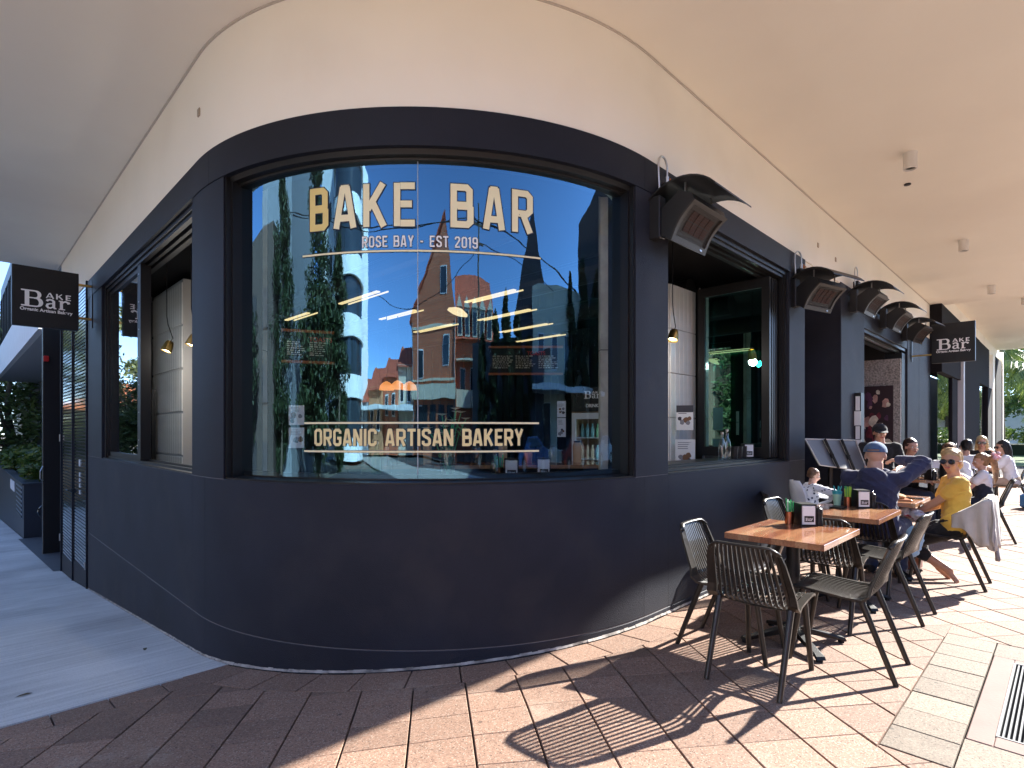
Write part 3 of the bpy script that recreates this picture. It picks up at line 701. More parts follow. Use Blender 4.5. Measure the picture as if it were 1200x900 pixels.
bp_ = empty('canopy_post', (1.49, 15.3, G(15.3)), 0, 'black square canopy post at the far left beyond the slatted door', 'post')
mb = MB(); mb.cbox((0, 0, 2.9), (.30, .20, 5.8), bev=.01); mb.build('shaft', M_BLACK, bp_)
mb = MB(); mb.tube([(-.15, -.1, 1.55), (-.20, -.16, 1.6), (-.20, -.2, 1.75), (-.15, -.1, 1.85)], .012, 8); mb.build('hook', M_STEEL, bp_)
mb = MB(); mb.cbox((-.10, -.13, 4.1), (.09, .06, .12), bev=.01); mb.build('alarm_strobe', mat('red_plastic', (.45, .02, .02), .3), bp_)
mb = MB(); mb.add([(x, y, G(y)-.0+.012) for y in (12.3, 19.5) for x in (1.22, 3.5)], [(0, 1, 3, 2)]); tag(mb.build('alcove_paving', mat('dark_stone', (.07, .075, .085), .6, var=.15)), kind='structure')
# side return walls closing the alcove
mb = MB(); mb.box((3.5, 12.3, -3), (3.7, 60, 5)); bpart(mb, 'alcove_back_wall', M_WALL2)
mb = MB(); mb.box((LX+.01, 12.29, -2), (3.5, 12.4, ZC)); bpart(mb, 'alcove_return_wall', M_WALL2)

pl = empty('planter', (1.33, 19.6, -2.5), 0, 'dark planter box with green shrubs by the concrete path at far left', 'planter')
M_PLANT = mat('blue_black_planter', (.025, .032, .045), .45, bump=.2, bscale=60)
mb = MB(); ztp = -.02
mb.box((1.34, 19.6, -2.8), (3.4, 19.75, ztp)); mb.box((1.34, 19.75, -2.8), (1.5, 38, ztp)); mb.box((1.5, 19.75, -2.8), (3.4, 38, ztp-.12)); rel(mb.build('box', M_PLANT, pl), pl)
mb = MB(); mb.box((1.30, 19.56, ztp), (3.4, 19.8, ztp+.05)); mb.box((1.30, 19.8, ztp), (1.55, 38, ztp+.05)); rel(mb.build('coping', M_PLANT, pl), pl)
mb = MB(); mb.box((1.325, 20.0, -.95), (1.339, 21.9, -.1)); rel(mb.build('vent_panel', mat('vent_grey', (.16, .22, .28), .35), pl), pl)
for k in range(7):
    mb = MB(); mb.box((1.312, 20.0, -.92+k*.12), (1.324, 21.9, -.87+k*.12)); rel(mb.build('vent_slat', M_BLACK, pl), pl)
mb = MB(); mb.box((1.322, 22.6, -.42), (1.339, 24.2, -.12)); rel(mb.build('notice_plate', MATS['plate_white'], pl), pl)
for (cx, r) in ((1.9, .28), (2.35, .20)):
    mb = MB(); pts = [(cx+r*math.cos(a), 19.585, -.75+r*.8*math.sin(a)) for a in [PI*.35+k*.2 for k in range(24)]]; mb.tube(pts, .012, 6); rel(mb.build('scroll_relief', M_GLOSS, pl), pl)
mb = MB(); mb.box((1.322, 20.0, -2.3), (1.336, 38, -2.285)); rel(mb.build('plinth_joint', M_JOINT, pl), pl)

# ---- hanging signs
def slab_logo(mb, W, tx=0, tz=0, M=None, th=.006):
    """the two-line slab-serif logo, W metres wide, origin at lower left; drawn in x-z, facing -y"""
    k = W
    lay = [0]
    def R_(pts, t):
        lay[0] += 1
        ribbon(mb, [(tx+x*k, tz+z*k) for x, z in pts], [q*k for q in t] if isinstance(t, (list, tuple)) else t*k, lambda x, z, l: (x, -th-l*.0002-lay[0]*.00012, z), M, depth=.004)
    # big B : height .42
    R_([(.115, 0), (.115, .42)], .088)
    R_([(.0, .017), (.30, .017)], .035); R_([(.0, .403), (.28, .403)], .035)
    R_([(.115, .226), (.28, .226)], .03)
    R_([(.25, .403)]+[(.27+.085*math.cos(a), .314+.088*math.sin(a)) for a in [PI/2-PI*i/10 for i in range(11)]], [.03, .035, .045, .06, .07, .075, .075, .07, .06, .045, .035, .03])
    R_([(.25, .22)]+[(.29+.095*math.cos(a), .121+.102*math.sin(a)) for a in [PI/2-PI*i/10 for i in range(11)]], [.03, .035, .05, .07, .08, .085, .085, .08, .07, .05, .035, .03])
    # small caps AKE
    z0, z1 = .262, .40
    for pts, t in (([(.49, z0), (.555, z1)], .022), ([(.56, z1), (.63, z0)], .034), ([(.52, z0+.04), (.60, z0+.04)], .018),
                   ([(.70, z0), (.70, z1)], .036), ([(.715, z0+.06), (.80, z1)], .02), ([(.74, z0+.08), (.815, z0)], .034),
                   ([(.895, z0), (.895, z1)], .036), ([(.91, z1-.012), (.985, z1-.012)], .024), ([(.91, .331), (.97, .331)], .022), ([(.91, z0+.012), (.985, z0+.012)], .024)): R_(pts, t)
    # a
    R_([(.50, .185), (.515, .215), (.56, .232), (.61, .222), (.635, .19), (.635, .05), (.655, .02), (.69, .018)], [.05, .045, .035, .045, .058, .058, .04, .025])
    R_([(.62, .135), (.56, .13), (.51, .105), (.50, .06), (.525, .022), (.57, .018), (.62, .05)], [.025, .03, .045, .055, .045, .035, .03])
    # r
    R_([(.79, .01), (.79, .235)], .062); R_([(.735, .014), (.865, .014)], .028); R_([(.735, .224), (.79, .224)], .026)
    R_([(.80, .16), (.835, .21), (.88, .226), (.925, .205)], [.03, .035, .04, .05]); R_([(.925, .215), (.945, .17)], .06)
def ribbon(mb, pts, t, mp, M=None, depth=0, closed=False):
    """flat stroke of width t along pts, mitred; mp maps (x,z,layer) to 3D"""
    n = len(pts); ts = t if isinstance(t, list) else [t]*n
    L = []; R2 = []
    for i in range(n):
        p = Vector(pts[i]); a = Vector(pts[(i-1)%n]) if (i > 0 or closed) else None; b = Vector(pts[(i+1)%n]) if (i < n-1 or closed) else None
        d1 = (p-a).normalized() if a is not None else (b-p).normalized()
        d2 = (b-p).normalized() if b is not None else d1
        n1 = Vector((-d1.y, d1.x)); n2 = Vector((-d2.y, d2.x)); m = (n1+n2)
        m = m.normalized() if m.length > 1e-6 else n1
        k = ts[i]/2/max(.45, m.dot(n1)); L.append(p+m*k); R2.append(p-m*k)
    vs = []
    for i in range(n): vs += [mp(L[i].x, L[i].y, 0), mp(R2[i].x, R2[i].y, 0)]
    m = n if closed else n-1
    fs = [(2*i, 2*i+1, (2*i+3) % (2*n), (2*i+2) % (2*n)) for i in range(m)]
    mb.add(vs, fs, M)
def text_mesh(txt, size, bold=0, ext=0, spacing=1.0):
    c = bpy.data.curves.new('t', 'FONT'); c.body = txt; c.size = size; c.offset = bold; c.extrude = ext; c.space_character = spacing
    c.align_x = 'LEFT'; o = bpy.data.objects.new('t', c); COL.objects.link(o)
    dg = bpy.context.evaluated_depsgraph_get(); me = bpy.data.meshes.new_from_object(o.evaluated_get(dg))
    bpy.data.objects.remove(o); return me
def add_text(mb, txt, x, z, h, width, M, off, bold=.0):
    me = text_mesh(txt, 1, bold)
    xs = [v.co.x for v in me.vertices]; ysv = [v.co.y for v in me.vertices]; x0, x1 = min(xs), max(xs)
    sc = width/(x1-x0); sz = h
    mb.add([(x+(v.co.x-x0)*sc, -off, z+v.co.y*sz) for v in me.vertices], [tuple(p.vertices) for p in me.polygons], M)
    bpy.data.meshes.remove(me)
def hanging_sign(name, loc, rz, label, wall_gap, side=1):
    """board .66 x .76 hanging out from a wall; local x runs from outer edge to wall edge, face looks to -y"""
    r = empty(name, loc, rz, label, 'sign', 'projecting cafe signs'); W, H = .66, .75
    mb = MB(); mb.cbox((W/2, 0, H/2), (W, .09, H), bev=.004); mb.build('board', M_BLACK, r)
    for sgn in (1, -1):
        M = TR((0, -.045, 0)) if sgn > 0 else TR((W, .045, 0), 0, 0, PI)
        mb = MB(); slab_logo(mb, .50, .085, .245, M, .0015)
        add_text(mb, 'Organic Artisan Bakery', .075, .195, .055, .52, M, .0015, .03)
        mb.build('lettering', M_SIGNTXT, r, fixn=False)
    for z in (.16, .60):
        mb = MB(); mb.box((W if side > 0 else -wall_gap, -.014, z), (W+wall_gap if side > 0 else 0, .014, z+.028)); mb.build('bracket_arm', M_BRASS, r)
    xw = W+wall_gap-.012 if side > 0 else -wall_gap
    mb = MB(); mb.box((xw, -.03, .06), (xw+.012, .03, .70)); mb.build('wall_plate', M_BLACK, r)
    return r
hanging_sign('projecting_sign', (.52, 9.30, 2.74), 0, 'black square BAKE Bar sign projecting at far left before the slatted door', .15)
hanging_sign('projecting_sign', (13.5, 1.93, 2.73), -PI/2, 'black square BAKE Bar sign projecting over the diners beyond the heaters at right', .325, -1)
# ================================================================ LETTERING ON THE CURVED GLASS
GLY = {
 'B': (.50, [[(0, .49), (.36, .49), (.43, .56), (.43, .86), (.36, .93), (0, .93)], [(0, .52), (.38, .52), (.45, .45), (.45, .14), (.38, .07), (0, .07)], [(.07, 0), (.07, 1)]]),
 'A': (.52, [[(.065, 0), (.215, .97)], [(.455, 0), (.305, .97)], [(.14, .24), (.38, .24)], [(.17, .935), (.35, .935)]]),
 'K': (.52, [[(.07, 0), (.07, 1)], [(.10, .40), (.43, 1.0)], [(.20, .58), (.45, 0)]]),
 'E': (.44, [[(.07, 0), (.07, 1)], [(.14, .93), (.44, .93)], [(.14, .51), (.38, .51)], [(.14, .07), (.44, .07)]]),
 'R': (.51, [[(0, .45), (.36, .45), (.44, .53), (.44, .85), (.36, .93), (0, .93)], [(.07, 0), (.07, 1)], [(.26, .45), (.445, 0)]]),
 'O': (.49, [[(.07, .17), (.07, .83), (.15, .93), (.34, .93), (.42, .83), (.42, .17), (.34, .07), (.15, .07), 'c']]),
 '0': (.49, [[(.07, .17), (.07, .83), (.15, .93), (.34, .93), (.42, .83), (.42, .17), (.34, .07), (.15, .07), 'c']]),
 'S': (.48, [[(.42, .72), (.42, .84), (.34, .93), (.15, .93), (.07, .84), (.07, .66), (.13, .58), (.36, .44), (.42, .36), (.42, .16), (.34, .07), (.15, .07), (.07, .16), (.07, .30)]]),
 'Y': (.50, [[(.06, 1), (.25, .45)], [(.44, 1), (.25, .45)], [(.25, 0), (.25, .48)]]),
 '-': (.30, [[(.03, .47), (.27, .47)]]),
 'T': (.46, [[(0, .93), (.46, .93)], [(.23, 0), (.23, .90)]]),
 '2': (.47, [[(.07, .72), (.07, .84), (.15, .93), (.33, .93), (.41, .84), (.41, .66), (.09, .16), (.09, .07), (.45, .07)]]),
 '1': (.22, [[(.14, 0), (.14, 1)], [(.0, .84), (.12, .93)]]),
 '9': (.48, [[(.07, .26), (.07, .16), (.15, .07), (.34, .07), (.42, .16), (.42, .84), (.34, .93), (.15, .93), (.07, .84), (.07, .56), (.15, .47), (.40, .47)]]),
 'G': (.49, [[(.42, .72), (.42, .84), (.34, .93), (.15, .93), (.07, .84), (.07, .16), (.15, .07), (.34, .07), (.42, .16), (.42, .45), (.24, .45)]]),
 'C': (.48, [[(.42, .70), (.42, .84), (.34, .93), (.15, .93), (.07, .84), (.07, .16), (.15, .07), (.34, .07), (.42, .16), (.42, .30)]]),
 'I': (.14, [[(.07, 0), (.07, 1)]]),
 'N': (.52, [[(.07, 0), (.07, 1)], [(.45, 0), (.45, 1)], [(.09, .97), (.43, .03)]]),
}
def split(pts, mx):
    out = [pts[0]]
    for a, b in zip(pts[:-1], pts[1:]):
        n = max(1, int(math.hypot(b[0]-a[0], b[1]-a[1])/mx))
        out += [(a[0]+(b[0]-a[0])*i/n, a[1]+(b[1]-a[1])*i/n) for i in range(1, n+1)]
    return out
def glass_text(mb, items, z, h, d, grow=0.0, tk=.135):
    """items: (char, s0, s1) placed on the curved pane"""
    lay = 0
    for ch, s0, s1 in items:
        w, strokes = GLY[ch]; sx = (s1-s0)/w
        for st in strokes:
            lay += 1; cl = st[-1] == 'c'; st = st[:-1] if cl else st
            pts = [(s0+x*sx, z+y*h) for x, y in st]
            if grow and not cl and len(pts) > 1:
                e0 = (Vector(pts[0])-Vector(pts[1])).normalized()*grow; e1 = (Vector(pts[-1])-Vector(pts[-2])).normalized()*grow
                pts = [tuple(Vector(pts[0])+e0)]+pts[1:-1]+[tuple(Vector(pts[-1])+e1)]
            dd = d+lay % 4*.00018
            ribbon(mb, pts, tk*h+grow*2, lambda x, zz, l, dd=dd: (*fp(x, dd), zz), closed=cl)
def row(txt, s0, s1, gap, space):
    ws = [GLY[c][0] if c != ' ' else space for c in txt]; tot = sum(ws)+gap*(len(txt)-1); k = (s1-s0)/tot; out = []; s = s0
    for c, w_ in zip(txt, ws):
        if c != ' ': out.append((c, s, s+w_*k))
        s += (w_+gap)*k
    return out
lt = empty('window_lettering'); lt.parent = cw
big = [('B', 1.186, 1.324), ('A', 1.372, 1.545), ('K', 1.594, 1.766), ('E', 1.812, 1.958), ('B', 2.204, 2.357), ('A', 2.432, 2.585), ('R', 2.640, 2.796)]
GD = GR+.004
def letters(items, z, h, grow, tk, m):
    for it in items:
        mb = MB(); glass_text(mb, [it], z, h, GD+.001, 0, tk); mb.build('letter', m, cw, fixn=False)
        mb = MB(); glass_text(mb, [it], z, h, GD, grow, tk); mb.build('letter_outline', M_NAVYOUT, cw, fixn=False)
letters(big[:1], 2.768, .285, .006, .155, mat('gold_vinyl', (.80, .62, .22), .45)); letters(big[1:], 2.768, .285, .006, .155, M_CREAM)
sm_ = row('ROSE BAY - EST 2019', 1.587, 2.393, .13, .30)
letters(sm_, 2.632, .074, .0025, .15, mat('white_vinyl', (.84, .83, .78), .5))
lo_ = row('ORGANIC ARTISAN BAKERY', 1.221, 2.722, .10, .30)
letters(lo_, 1.321, .112, .003, .17, mat('pale_gold_vinyl', (.84, .70, .34), .45))
for s0, s1, z in ((1.12, 2.859, 2.606), (1.135, 2.845, 1.473), (1.135, 2.845, 1.283)):
    for nm, gr, dd, m in (('vinyl_rule', 0, GD+.001, M_CREAM), ('rule_outline', .0025, GD, M_NAVYOUT)):
        mb = MB(); ribbon(mb, split([(s0-gr, z), (s1+gr, z)], .04), .012+gr*2, lambda x, zz, l: (*fp(x, dd), zz)); mb.build(nm, m, cw, fixn=False)
bpy.data.objects.remove(lt)

# ================================================================ HEATERS
M_HB = mat('heater_black', (.016, .016, .017), .45); M_HM = mat('heater_mesh', (.05, .042, .038), .5, metal=.5, bump=.6, bscale=260)
M_CER = mat('heater_ceramic', (.075, .036, .028), .8, bump=.5, bscale=80)
M_HRIM = mat('heater_rim', (.045, .040, .036), .5, metal=.2)
def make_heater(loc, rz, label, hose=True, tilt=0):
    """gas radiant heater; local x along the wall, -y out from it; origin at the mid of the face's upper edge"""
    r = empty('patio_heater', loc, rz, label, 'heater', 'radiant heaters over the shopfront'); hw = .27
    # curved face, profile in (y,z): upper edge (0,0) lower edge (.19,-.25), bulging inwards (concave)
    def face(t, o=0):
        y = .19*t; z = -.25*t; k = .028*math.sin(PI*t); n = Vector((.25, .19)).normalized()   # n points wallwards/up
        return (y+n.x*(k+o)*1.0, z+n.y*(k+o)*1.0)
    T = [i/8 for i in range(9)]
    body = []
    prof = [face(t, .004) for t in T]+[(.19+.13, -.17), (.30, -.02), (.12, .10), (.02, .05)]
    mb = MB(); n = len(prof)
    mb.add([(x, y, z) for x in (-hw+.004, hw-.004) for y, z in prof], [tuple(range(n-1, -1, -1)), tuple(range(n, 2*n))]+[(i, (i+1)%n, n+(i+1)%n, n+i) for i in range(n)])
    mb.build('housing', M_HB, r)
    # rim frame
    mb = MB()
    def strip(x0, x1, t0, t1, o0, o1):
        tt = [t0+(t1-t0)*i/6 for i in range(7)]; vs = []
        for t in tt:
            for x in (x0, x1):
                for o in (o0, o1): y, z = face(t, o); vs.append((x, y, z))
        fs = []
        for i in range(6):
            a = i*4; fs += [(a, a+4, a+6, a+2), (a+1, a+3, a+7, a+5), (a, a+1, a+5, a+4), (a+2, a+6, a+7, a+3)]
        fs += [(0, 2, 3, 1), (24, 25, 27, 26)]
        mb.add(vs, fs)
    strip(-hw, hw, .86, 1.0, -.012, .004); strip(-hw, hw, 0, .10, -.012, .004); strip(-hw, -hw+.035, .10, .86, -.012, .004); strip(hw-.035, hw, .10, .86, -.012, .004)
    mb.build('face_rim', M_HRIM, r, 'auto')
    # ceramic plaques (4 x 2)
    for i in range(4):
        for j in range(2):
            mb = MB(); x0 = -.155+i*.085
            strip(x0, x0+.072, .22+j*.26, .45+j*.26, -.004, .003)
            mb.build('ceramic_plaque', M_CER, r)
    # wire guard over the face
    mb = MB()
    for k in range(30):
        x = -hw+.04+k*(2*hw-.08)/29; mb.tube([(x, *face(t, -.007)) for t in T[1:8]], .0011, 4)
    for k in range(12):
        t = .12+k*.73/11; y, z = face(t, -.007); mb.tube([(-hw+.036, y, z), (hw-.036, y, z)], .0011, 4)
    tag(mb.build('wire_guard', M_HRIM, r), kind='stuff')
    mb = MB(); y, z = face(.93, -.013); mb.cbox((hw-.09, y, z), (.035, .004, .014)); mb.build('badge', M_STEEL, r)
    # hood: curved sheet above, arching out over the face
    pr = []
    for i in range(13):
        a = PI*(.78-.60*i/12); pr.append((.12-.42*math.cos(a)*-1*-1 if False else .10+.36*math.cos(a)*1.0, -.16+.34*math.sin(a)))
    hood = MB(); m = len(pr)
    top = [(y, z) for y, z in pr]; bot = [(y, z-.012) for y, z in pr]
    ring = top+bot[::-1]; q = len(ring)
    hood.add([(x, y, z) for x in (-hw-.04, hw+.04) for y, z in ring], [(i, (i+1)%q, q+(i+1)%q, q+i) for i in range(q)]+[(i, i+1, q-2-i, q-1-i) for i in range(m-1)]+[(q+q-1-i, q+q-2-i, q+i+1, q+i) for i in range(m-1)])
    hood.build('hood', M_HB, r, 'auto')
    for x in (-hw+.06, hw-.06): mb = MB(); mb.tube([(x, .10, .09), (x, .10, .17)], .008, 6); mb.build('hood_stay', M_STEEL, r)
    # bracket to the wall
    mb = MB(); mb.cbox((-hw+.02, .31, -.06), (.09, .09, .32), bev=.006); mb.cbox((0, .335, -.08), (.40, .02, .10)); mb.build('wall_bracket', M_HB, r)
    if hose:
        mb = MB(); mb.cbox((-hw+.16, .31, .19), (.12, .07, .11), bev=.01); mb.build('gas_valve_box', M_HB, r)
        x0, x1 = -hw+.04, -hw+.15
        mb = MB(); pts = [(x0, .30, .10), (x0-.01, .30, .20), (x0-.02, .30, .30)]+[(x0+.045-.065*math.cos(a), .30, .36+.075*math.sin(a)) for a in [PI*i/8 for i in range(9)]]+[(x1, .30, .30), (x1, .30, .24)]
        mb.tube(pts, .008, 8); mb.build('gas_hose', M_STEEL, r, True)
        mb = MB(); mb.cyl((x1, .30), .014, .22, .30, 8); mb.build('hose_coupling', M_STEEL, r)
        mb = MB(); mb.cbox((x1+.045, .30, .27), (.012, .05, .014), bev=.003); mb.cbox((x1+.045, .30, .27), (.012, .014, .06), bev=.003); mb.tube([(x1, .3, .27), (x1+.05, .3, .27)], .006, 6)
        mb.build('tap_handle', mat('orange_tap', (.65, .22, .05), .5), r)
    return r
make_heater((4.06, 1.93, 3.10), 0, 'black radiant gas heater nearest the big curved window, with a curved hood')
make_heater((7.02, 1.90, 3.06), -.24, 'second black radiant heater from the curved window, turned towards the corner')
make_heater((9.33, 1.88, 3.33), -.02, 'third heater, first of the three over the open door bay')
make_heater((11.1, 1.88, 3.33), -.02, 'middle heater of the three over the open door bay', False)
make_heater((12.85, 1.88, 3.33), -.10, 'last heater of the row, above the projecting BAKE Bar sign', False)

# ================================================================ DOWNLIGHTS
M_DL = mat('downlight_grey', (.74, .70, .64), .5); M_LENS = mat('downlight_lens', (.25, .25, .25), .2)
def downlight(x, y, z, label):
    r = empty('surface_downlight', (x, y, z), 0, label, 'ceiling light', 'cylinder downlights under the canopy')
    mb = MB(); mb.lathe([(.045, 0), (.066, 0), (.066, -.006), (.062, -.008), (.062, -.165), (.050, -.168), (.046, -.150)], 20); mb.build('can', M_DL, r, 'auto')
    mb = MB(); mb.lathe([(.045, -.150), (.045, -.146)], 16); mb.build('lens', M_LENS, r)
for i, (x, y, z, l) in enumerate(((7.0, 1.18, ZC, 'nearest and largest of the cylinder lights under the canopy'), (10.75, 1.15, ZC, 'second cylinder light under the canopy, beyond the nearest one'),
        (14.5, 1.12, ZC, 'third cylinder light under the canopy, just before the raised bay'), (18.2, .8, 4.62, 'farthest cylinder light, under the raised canopy bay at the right edge'))): downlight(x, y, z, l)
mb = MB(); mb.lathe([(.035, 0), (.035, -.012), (.028, -.014)], 14); tag(mb.build('smoke_sensor', M_HB, None, loc=(7.85, 1.35, ZC)), 'small dark round sensor on the soffit behind the nearest downlight', 'sensor')

# ================================================================ CHAIRS
def seat_z(y): return .445-.018*math.exp(-((y+.02)/.12)**2)
def chair_curve():
    """side profile of a slat, front of seat to top of back"""
    pts = [(.225, .435), (.21, .448), (.15, .450), (.05, .442), (-.06, .434), (-.12, .434), (-.165, .445), (-.20, .475), (-.225, .53), (-.26, .62), (-.295, .71), (-.325, .79)]
    return pts
def slat_pts(u):
    """centreline of slat at lateral position u in -1..1: wider back than seat, chamfered top corners"""
    pts = []
    for i, (y, z) in enumerate(chair_curve()):
        t = i/11
        wd = [.205, .206, .208, .213, .220, .229, .236, .237, .231, .219, .208, .200][i]
        lift = 0
        if z > .7: # top corner chamfer
            z2 = z
            lim = .79-.034*max(0, (abs(u)-.80)/.20)
            if z > lim:
                k = (lim-.71)/.08; z = .71+.08*max(0, k); y = -.295-.03*max(0, k)
        cup = .018*u*u*(1 if i < 6 else .4)
        x = u*wd*(1 if z < .7 else 1-.05*(z-.7)/.09)
        pts.append((x, y+ (0.02*u*u if z > .5 else 0), z+ (cup if z < .5 else 0)))
    return pts
def ribbon3(mb, pts, w, t):
    """strap of width w (across x) and thickness t following pts in the y-z plane"""
    n = len(pts); vs = []
    for i, p in enumerate(pts):
        p = Vector(p); d = (Vector(pts[min(n-1, i+1)])-Vector(pts[max(0, i-1)])); d.x = 0
        d = d.normalized() if d.length > 1e-6 else Vector((0, -1, 0)); nn = Vector((0, -d.z, d.y))
        if nn.z < 0: nn = -nn
        for sx, sn in ((-1, 0), (1, 0), (1, -1), (-1, -1)): vs.append(p+Vector((sx*w/2, 0, 0))+nn*sn*t)
    fs = [(i*4+k, i*4+(k+1)%4, i*4+4+(k+1)%4, i*4+4+k) for i in range(n-1) for k in range(4)]+[(0, 1, 2, 3), (4*n-4, 4*n-3, 4*n-2, 4*n-1)]
    mb.add(vs, fs)
NS = 14
CH = {}
def chair_meshes():
    for k in range(NS):
        u = -.86+1.72*k/(NS-1); mb = MB(); ribbon3(mb, slat_pts(u), .0150, .006); CH['slat%d' % k] = mb.mesh('slat', M_CHAIR)
    # side rims
    for sgn in (-1, 1):
        mb = MB(); pts = slat_pts(sgn*1.0); n = len(pts); vs = []
        ws = [.022]*3+[.024, .030, .042, .054, .058, .052, .044, .036, .030]
        for i, p in enumerate(pts):
            p = Vector(p); d = (Vector(pts[min(n-1, i+1)])-Vector(pts[max(0, i-1)])); d.x = 0; d.normalize(); nn = Vector((0, -d.z, d.y))
            if nn.z < 0: nn = -nn
            for sx, sn in ((-1, .001), (1, .001), (1, -.012), (-1, -.012)):
                off = sx*ws[i]/2-sgn*ws[i]*.2
                vs.append(p+Vector((off, 0, 0))+nn*sn+Vector((0, .012*(abs(off)>ws[i]*.6)*(1 if i > 5 else 0), 0)))
        mb.add(vs, [(i*4+k, i*4+(k+1)%4, i*4+4+(k+1)%4, i*4+4+k) for i in range(n-1) for k in range(4)]+[(0, 1, 2, 3), (4*n-4, 4*n-3, 4*n-2, 4*n-1)])
        CH['rim%d' % sgn] = mb.mesh('side_rim', M_CHAIR)
    def bar(pts, r): 
        mb = MB(); mb.tube(pts, r, 8, flat=.55); return mb
    us = [-1+2*i/16 for i in range(17)]
    CH['top'] = bar([tuple(Vector(slat_pts(u)[-1])+Vector((0, 0, .003))) for u in us], .016).mesh('top_rail', M_CHAIR, True)
    CH['front'] = bar([tuple(Vector(slat_pts(u)[0])+Vector((0, .004, -.002))) for u in us], .013).mesh('front_rail', M_CHAIR, True)
    CH['cross'] = bar([tuple(Vector(slat_pts(u)[5])+Vector((0, 0, -.014))) for u in us], .011).mesh('cross_rail', M_CHAIR, True)
    CH['cross2'] = bar([tuple(Vector(slat_pts(u)[2])+Vector((0, 0, -.014))) for u in us], .009).mesh('cross_rail', M_CHAIR, True)
    for nm, a, b in (('legFL', (-.165, .165, .44), (-.185, .235, 0)), ('legFR', (.165, .165, .44), (.185, .235, 0)), ('legBL', (-.20, -.15, .455), (-.20, -.325, 0)), ('legBR', (.20, -.15, .455), (.20, -.325, 0))):
        a = Vector(a); b = Vector(b)
        mb = MB(); mb.tube([a, a+(b-a)*.03, a+(b-a)*.97, b], [.0175, .0185, .0150, .0145], 10); CH[nm] = mb.mesh('leg', M_CHAIR, 'auto')
    # all-in-one version for far chairs
chair_meshes()
chair_n = 0
def chair(x, y, rz, label, group='slatted metal cafe chairs', far=False, m=None):
    r = empty('slatted_chair', (x, y, 0), rz, label, 'chair', group)
    for k in range(NS): link_mesh('slat', CH['slat%d' % k], r)
    for k, nm in (('rim-1', 'side_rim'), ('rim1', 'side_rim'), ('top', 'top_rail'), ('front', 'front_rail'), ('cross', 'cross_rail'), ('cross2', 'cross_rail'), ('legFL', 'leg'), ('legFR', 'leg'), ('legBL', 'leg'), ('legBR', 'leg')):
        link_mesh(nm, CH[k], r)
    return r
# local +y = front. rz turns it.   facing +x: rz=-90deg ; facing -y: 180 ; facing +y: 0
FX, FY, MY, MX = -PI/2, 0, PI, PI/2
chair(3.38, 1.28, FX+.0, 'empty slatted chair in front of the nearest table, its back to us')
chair(3.90, 1.02, FY+.03, 'empty slatted chair on the street side of the nearest table')
chair(3.64, 1.55, MY+.06, 'empty slatted chair between the nearest table and the lit wall')
chair(4.72, 1.30, FX+.03, 'empty slatted chair tucked between the first and second tables')
chair(5.20, 1.08, FY-.04, 'empty slatted chair on the street side of the second table')
chair(5.36, 1.66, MY-.05, 'slatted chair on the wall side of the second table, pale in the sun')
chair(5.95, 1.92, MY+.5, 'dark chair standing against the wall behind the second table')
chair(6.02, 1.32, FX, 'slatted chair on which the man in the navy hoodie sits')
chair(6.64, .86, FY, 'slatted chair under the woman in yellow, with a grey jacket over its back')
chair(9.58, .84, FY+.12, 'slatted chair of the girl with the ponytail, at the fourth table')
chair(10.42, 1.28, MX+.05, 'slatted chair of the woman in white, at the far end of the fourth table')
chair(9.9, 1.78, MY, 'slatted chair of the dark-haired person in navy by the door bay')
chair(12.14, 1.28, FX, 'slatted chair at the near end of the fifth table')
chair(13.3, .78, FY+.05, 'slatted chair under the long-haired woman in the white tee')
chair(14.07, 1.22, MX, 'slatted chair of the blonde woman in black')
chair(15.0, .9, FY+.1, 'empty slatted chair nearest the right edge of the photo')

# ================================================================ TABLES
M_TEDGE = wood_mat('tabletop_edge', [(.36, .14, .06), (.46, .2, .09), (.30, .11, .05)], rough=.35, coat=.3)
def table(x, y, label, w=.78, d=.60, rz=0, z=.75):
    r = empty('cafe_table', (x, y, 0), rz, label, 'table', 'timber-topped cafe tables')
    mb = MB(); mb.cbox((0, 0, z-.019), (w, d, .038), bev=.002); mb.build('tabletop', M_WOOD, r)
    mb = MB(); mb.cyl((0, 0), .042, .06, z-.045, 20); mb.build('column', M_BLACK, r, 'auto')
    mb = MB(); mb.cbox((0, 0, z-.044), (.30, .30, .010)); mb.build('top_plate', M_BLACK, r)
    for k in range(4):
        M = TR(rz=PI/4+k*PI/2)
        mb = MB(); prof = [(.03, .105), (.10, .098), (.20, .072), (.30, .046), (.335, .036), (.345, .018), (.335, .012), (.30, .020), (.20, .042), (.10, .06), (.03, .062)]
        n = len(prof); hw = [.026, .024, .021, .019, .018, .016]
        hws = [.026, .024, .021, .020, .026, .028, .028, .020, .021, .024, .026]
        mb.add([(px_, s*h, pz) for s in (-1, 1) for (px_, pz), h in zip(prof, hws)], [tuple(range(n)), tuple(range(2*n-1, n-1, -1))]+[(i, (i+1)%n, n+(i+1)%n, n+i) for i in range(n)], M)
        b = mb.build('foot', M_BLACK, r)
        mb = MB(); mb.cyl((.322, 0), .020, 0, .014, 12, M); mb.build('glide', M_BLACKM, b)
    mb = MB(); mb.cyl((0, 0), .055, .05, .11, 20, r2=.044); mb.build('hub', M_BLACK, r, 'auto')
    return r
table(4.0, 1.325, 'nearest cafe table, reddish timber top on a black cross base')
table(5.32, 1.325, 'second cafe table from the front, with napkin box and high chair behind')
table(6.64, 1.315, 'third cafe table, with plates, between the hooded man and the woman in yellow')
table(9.75, 1.40, 'fourth cafe table, behind the woman in yellow, with a black bottle on it')
table(13.0, 1.32, 'fifth and farthest cafe table, among the group of women')
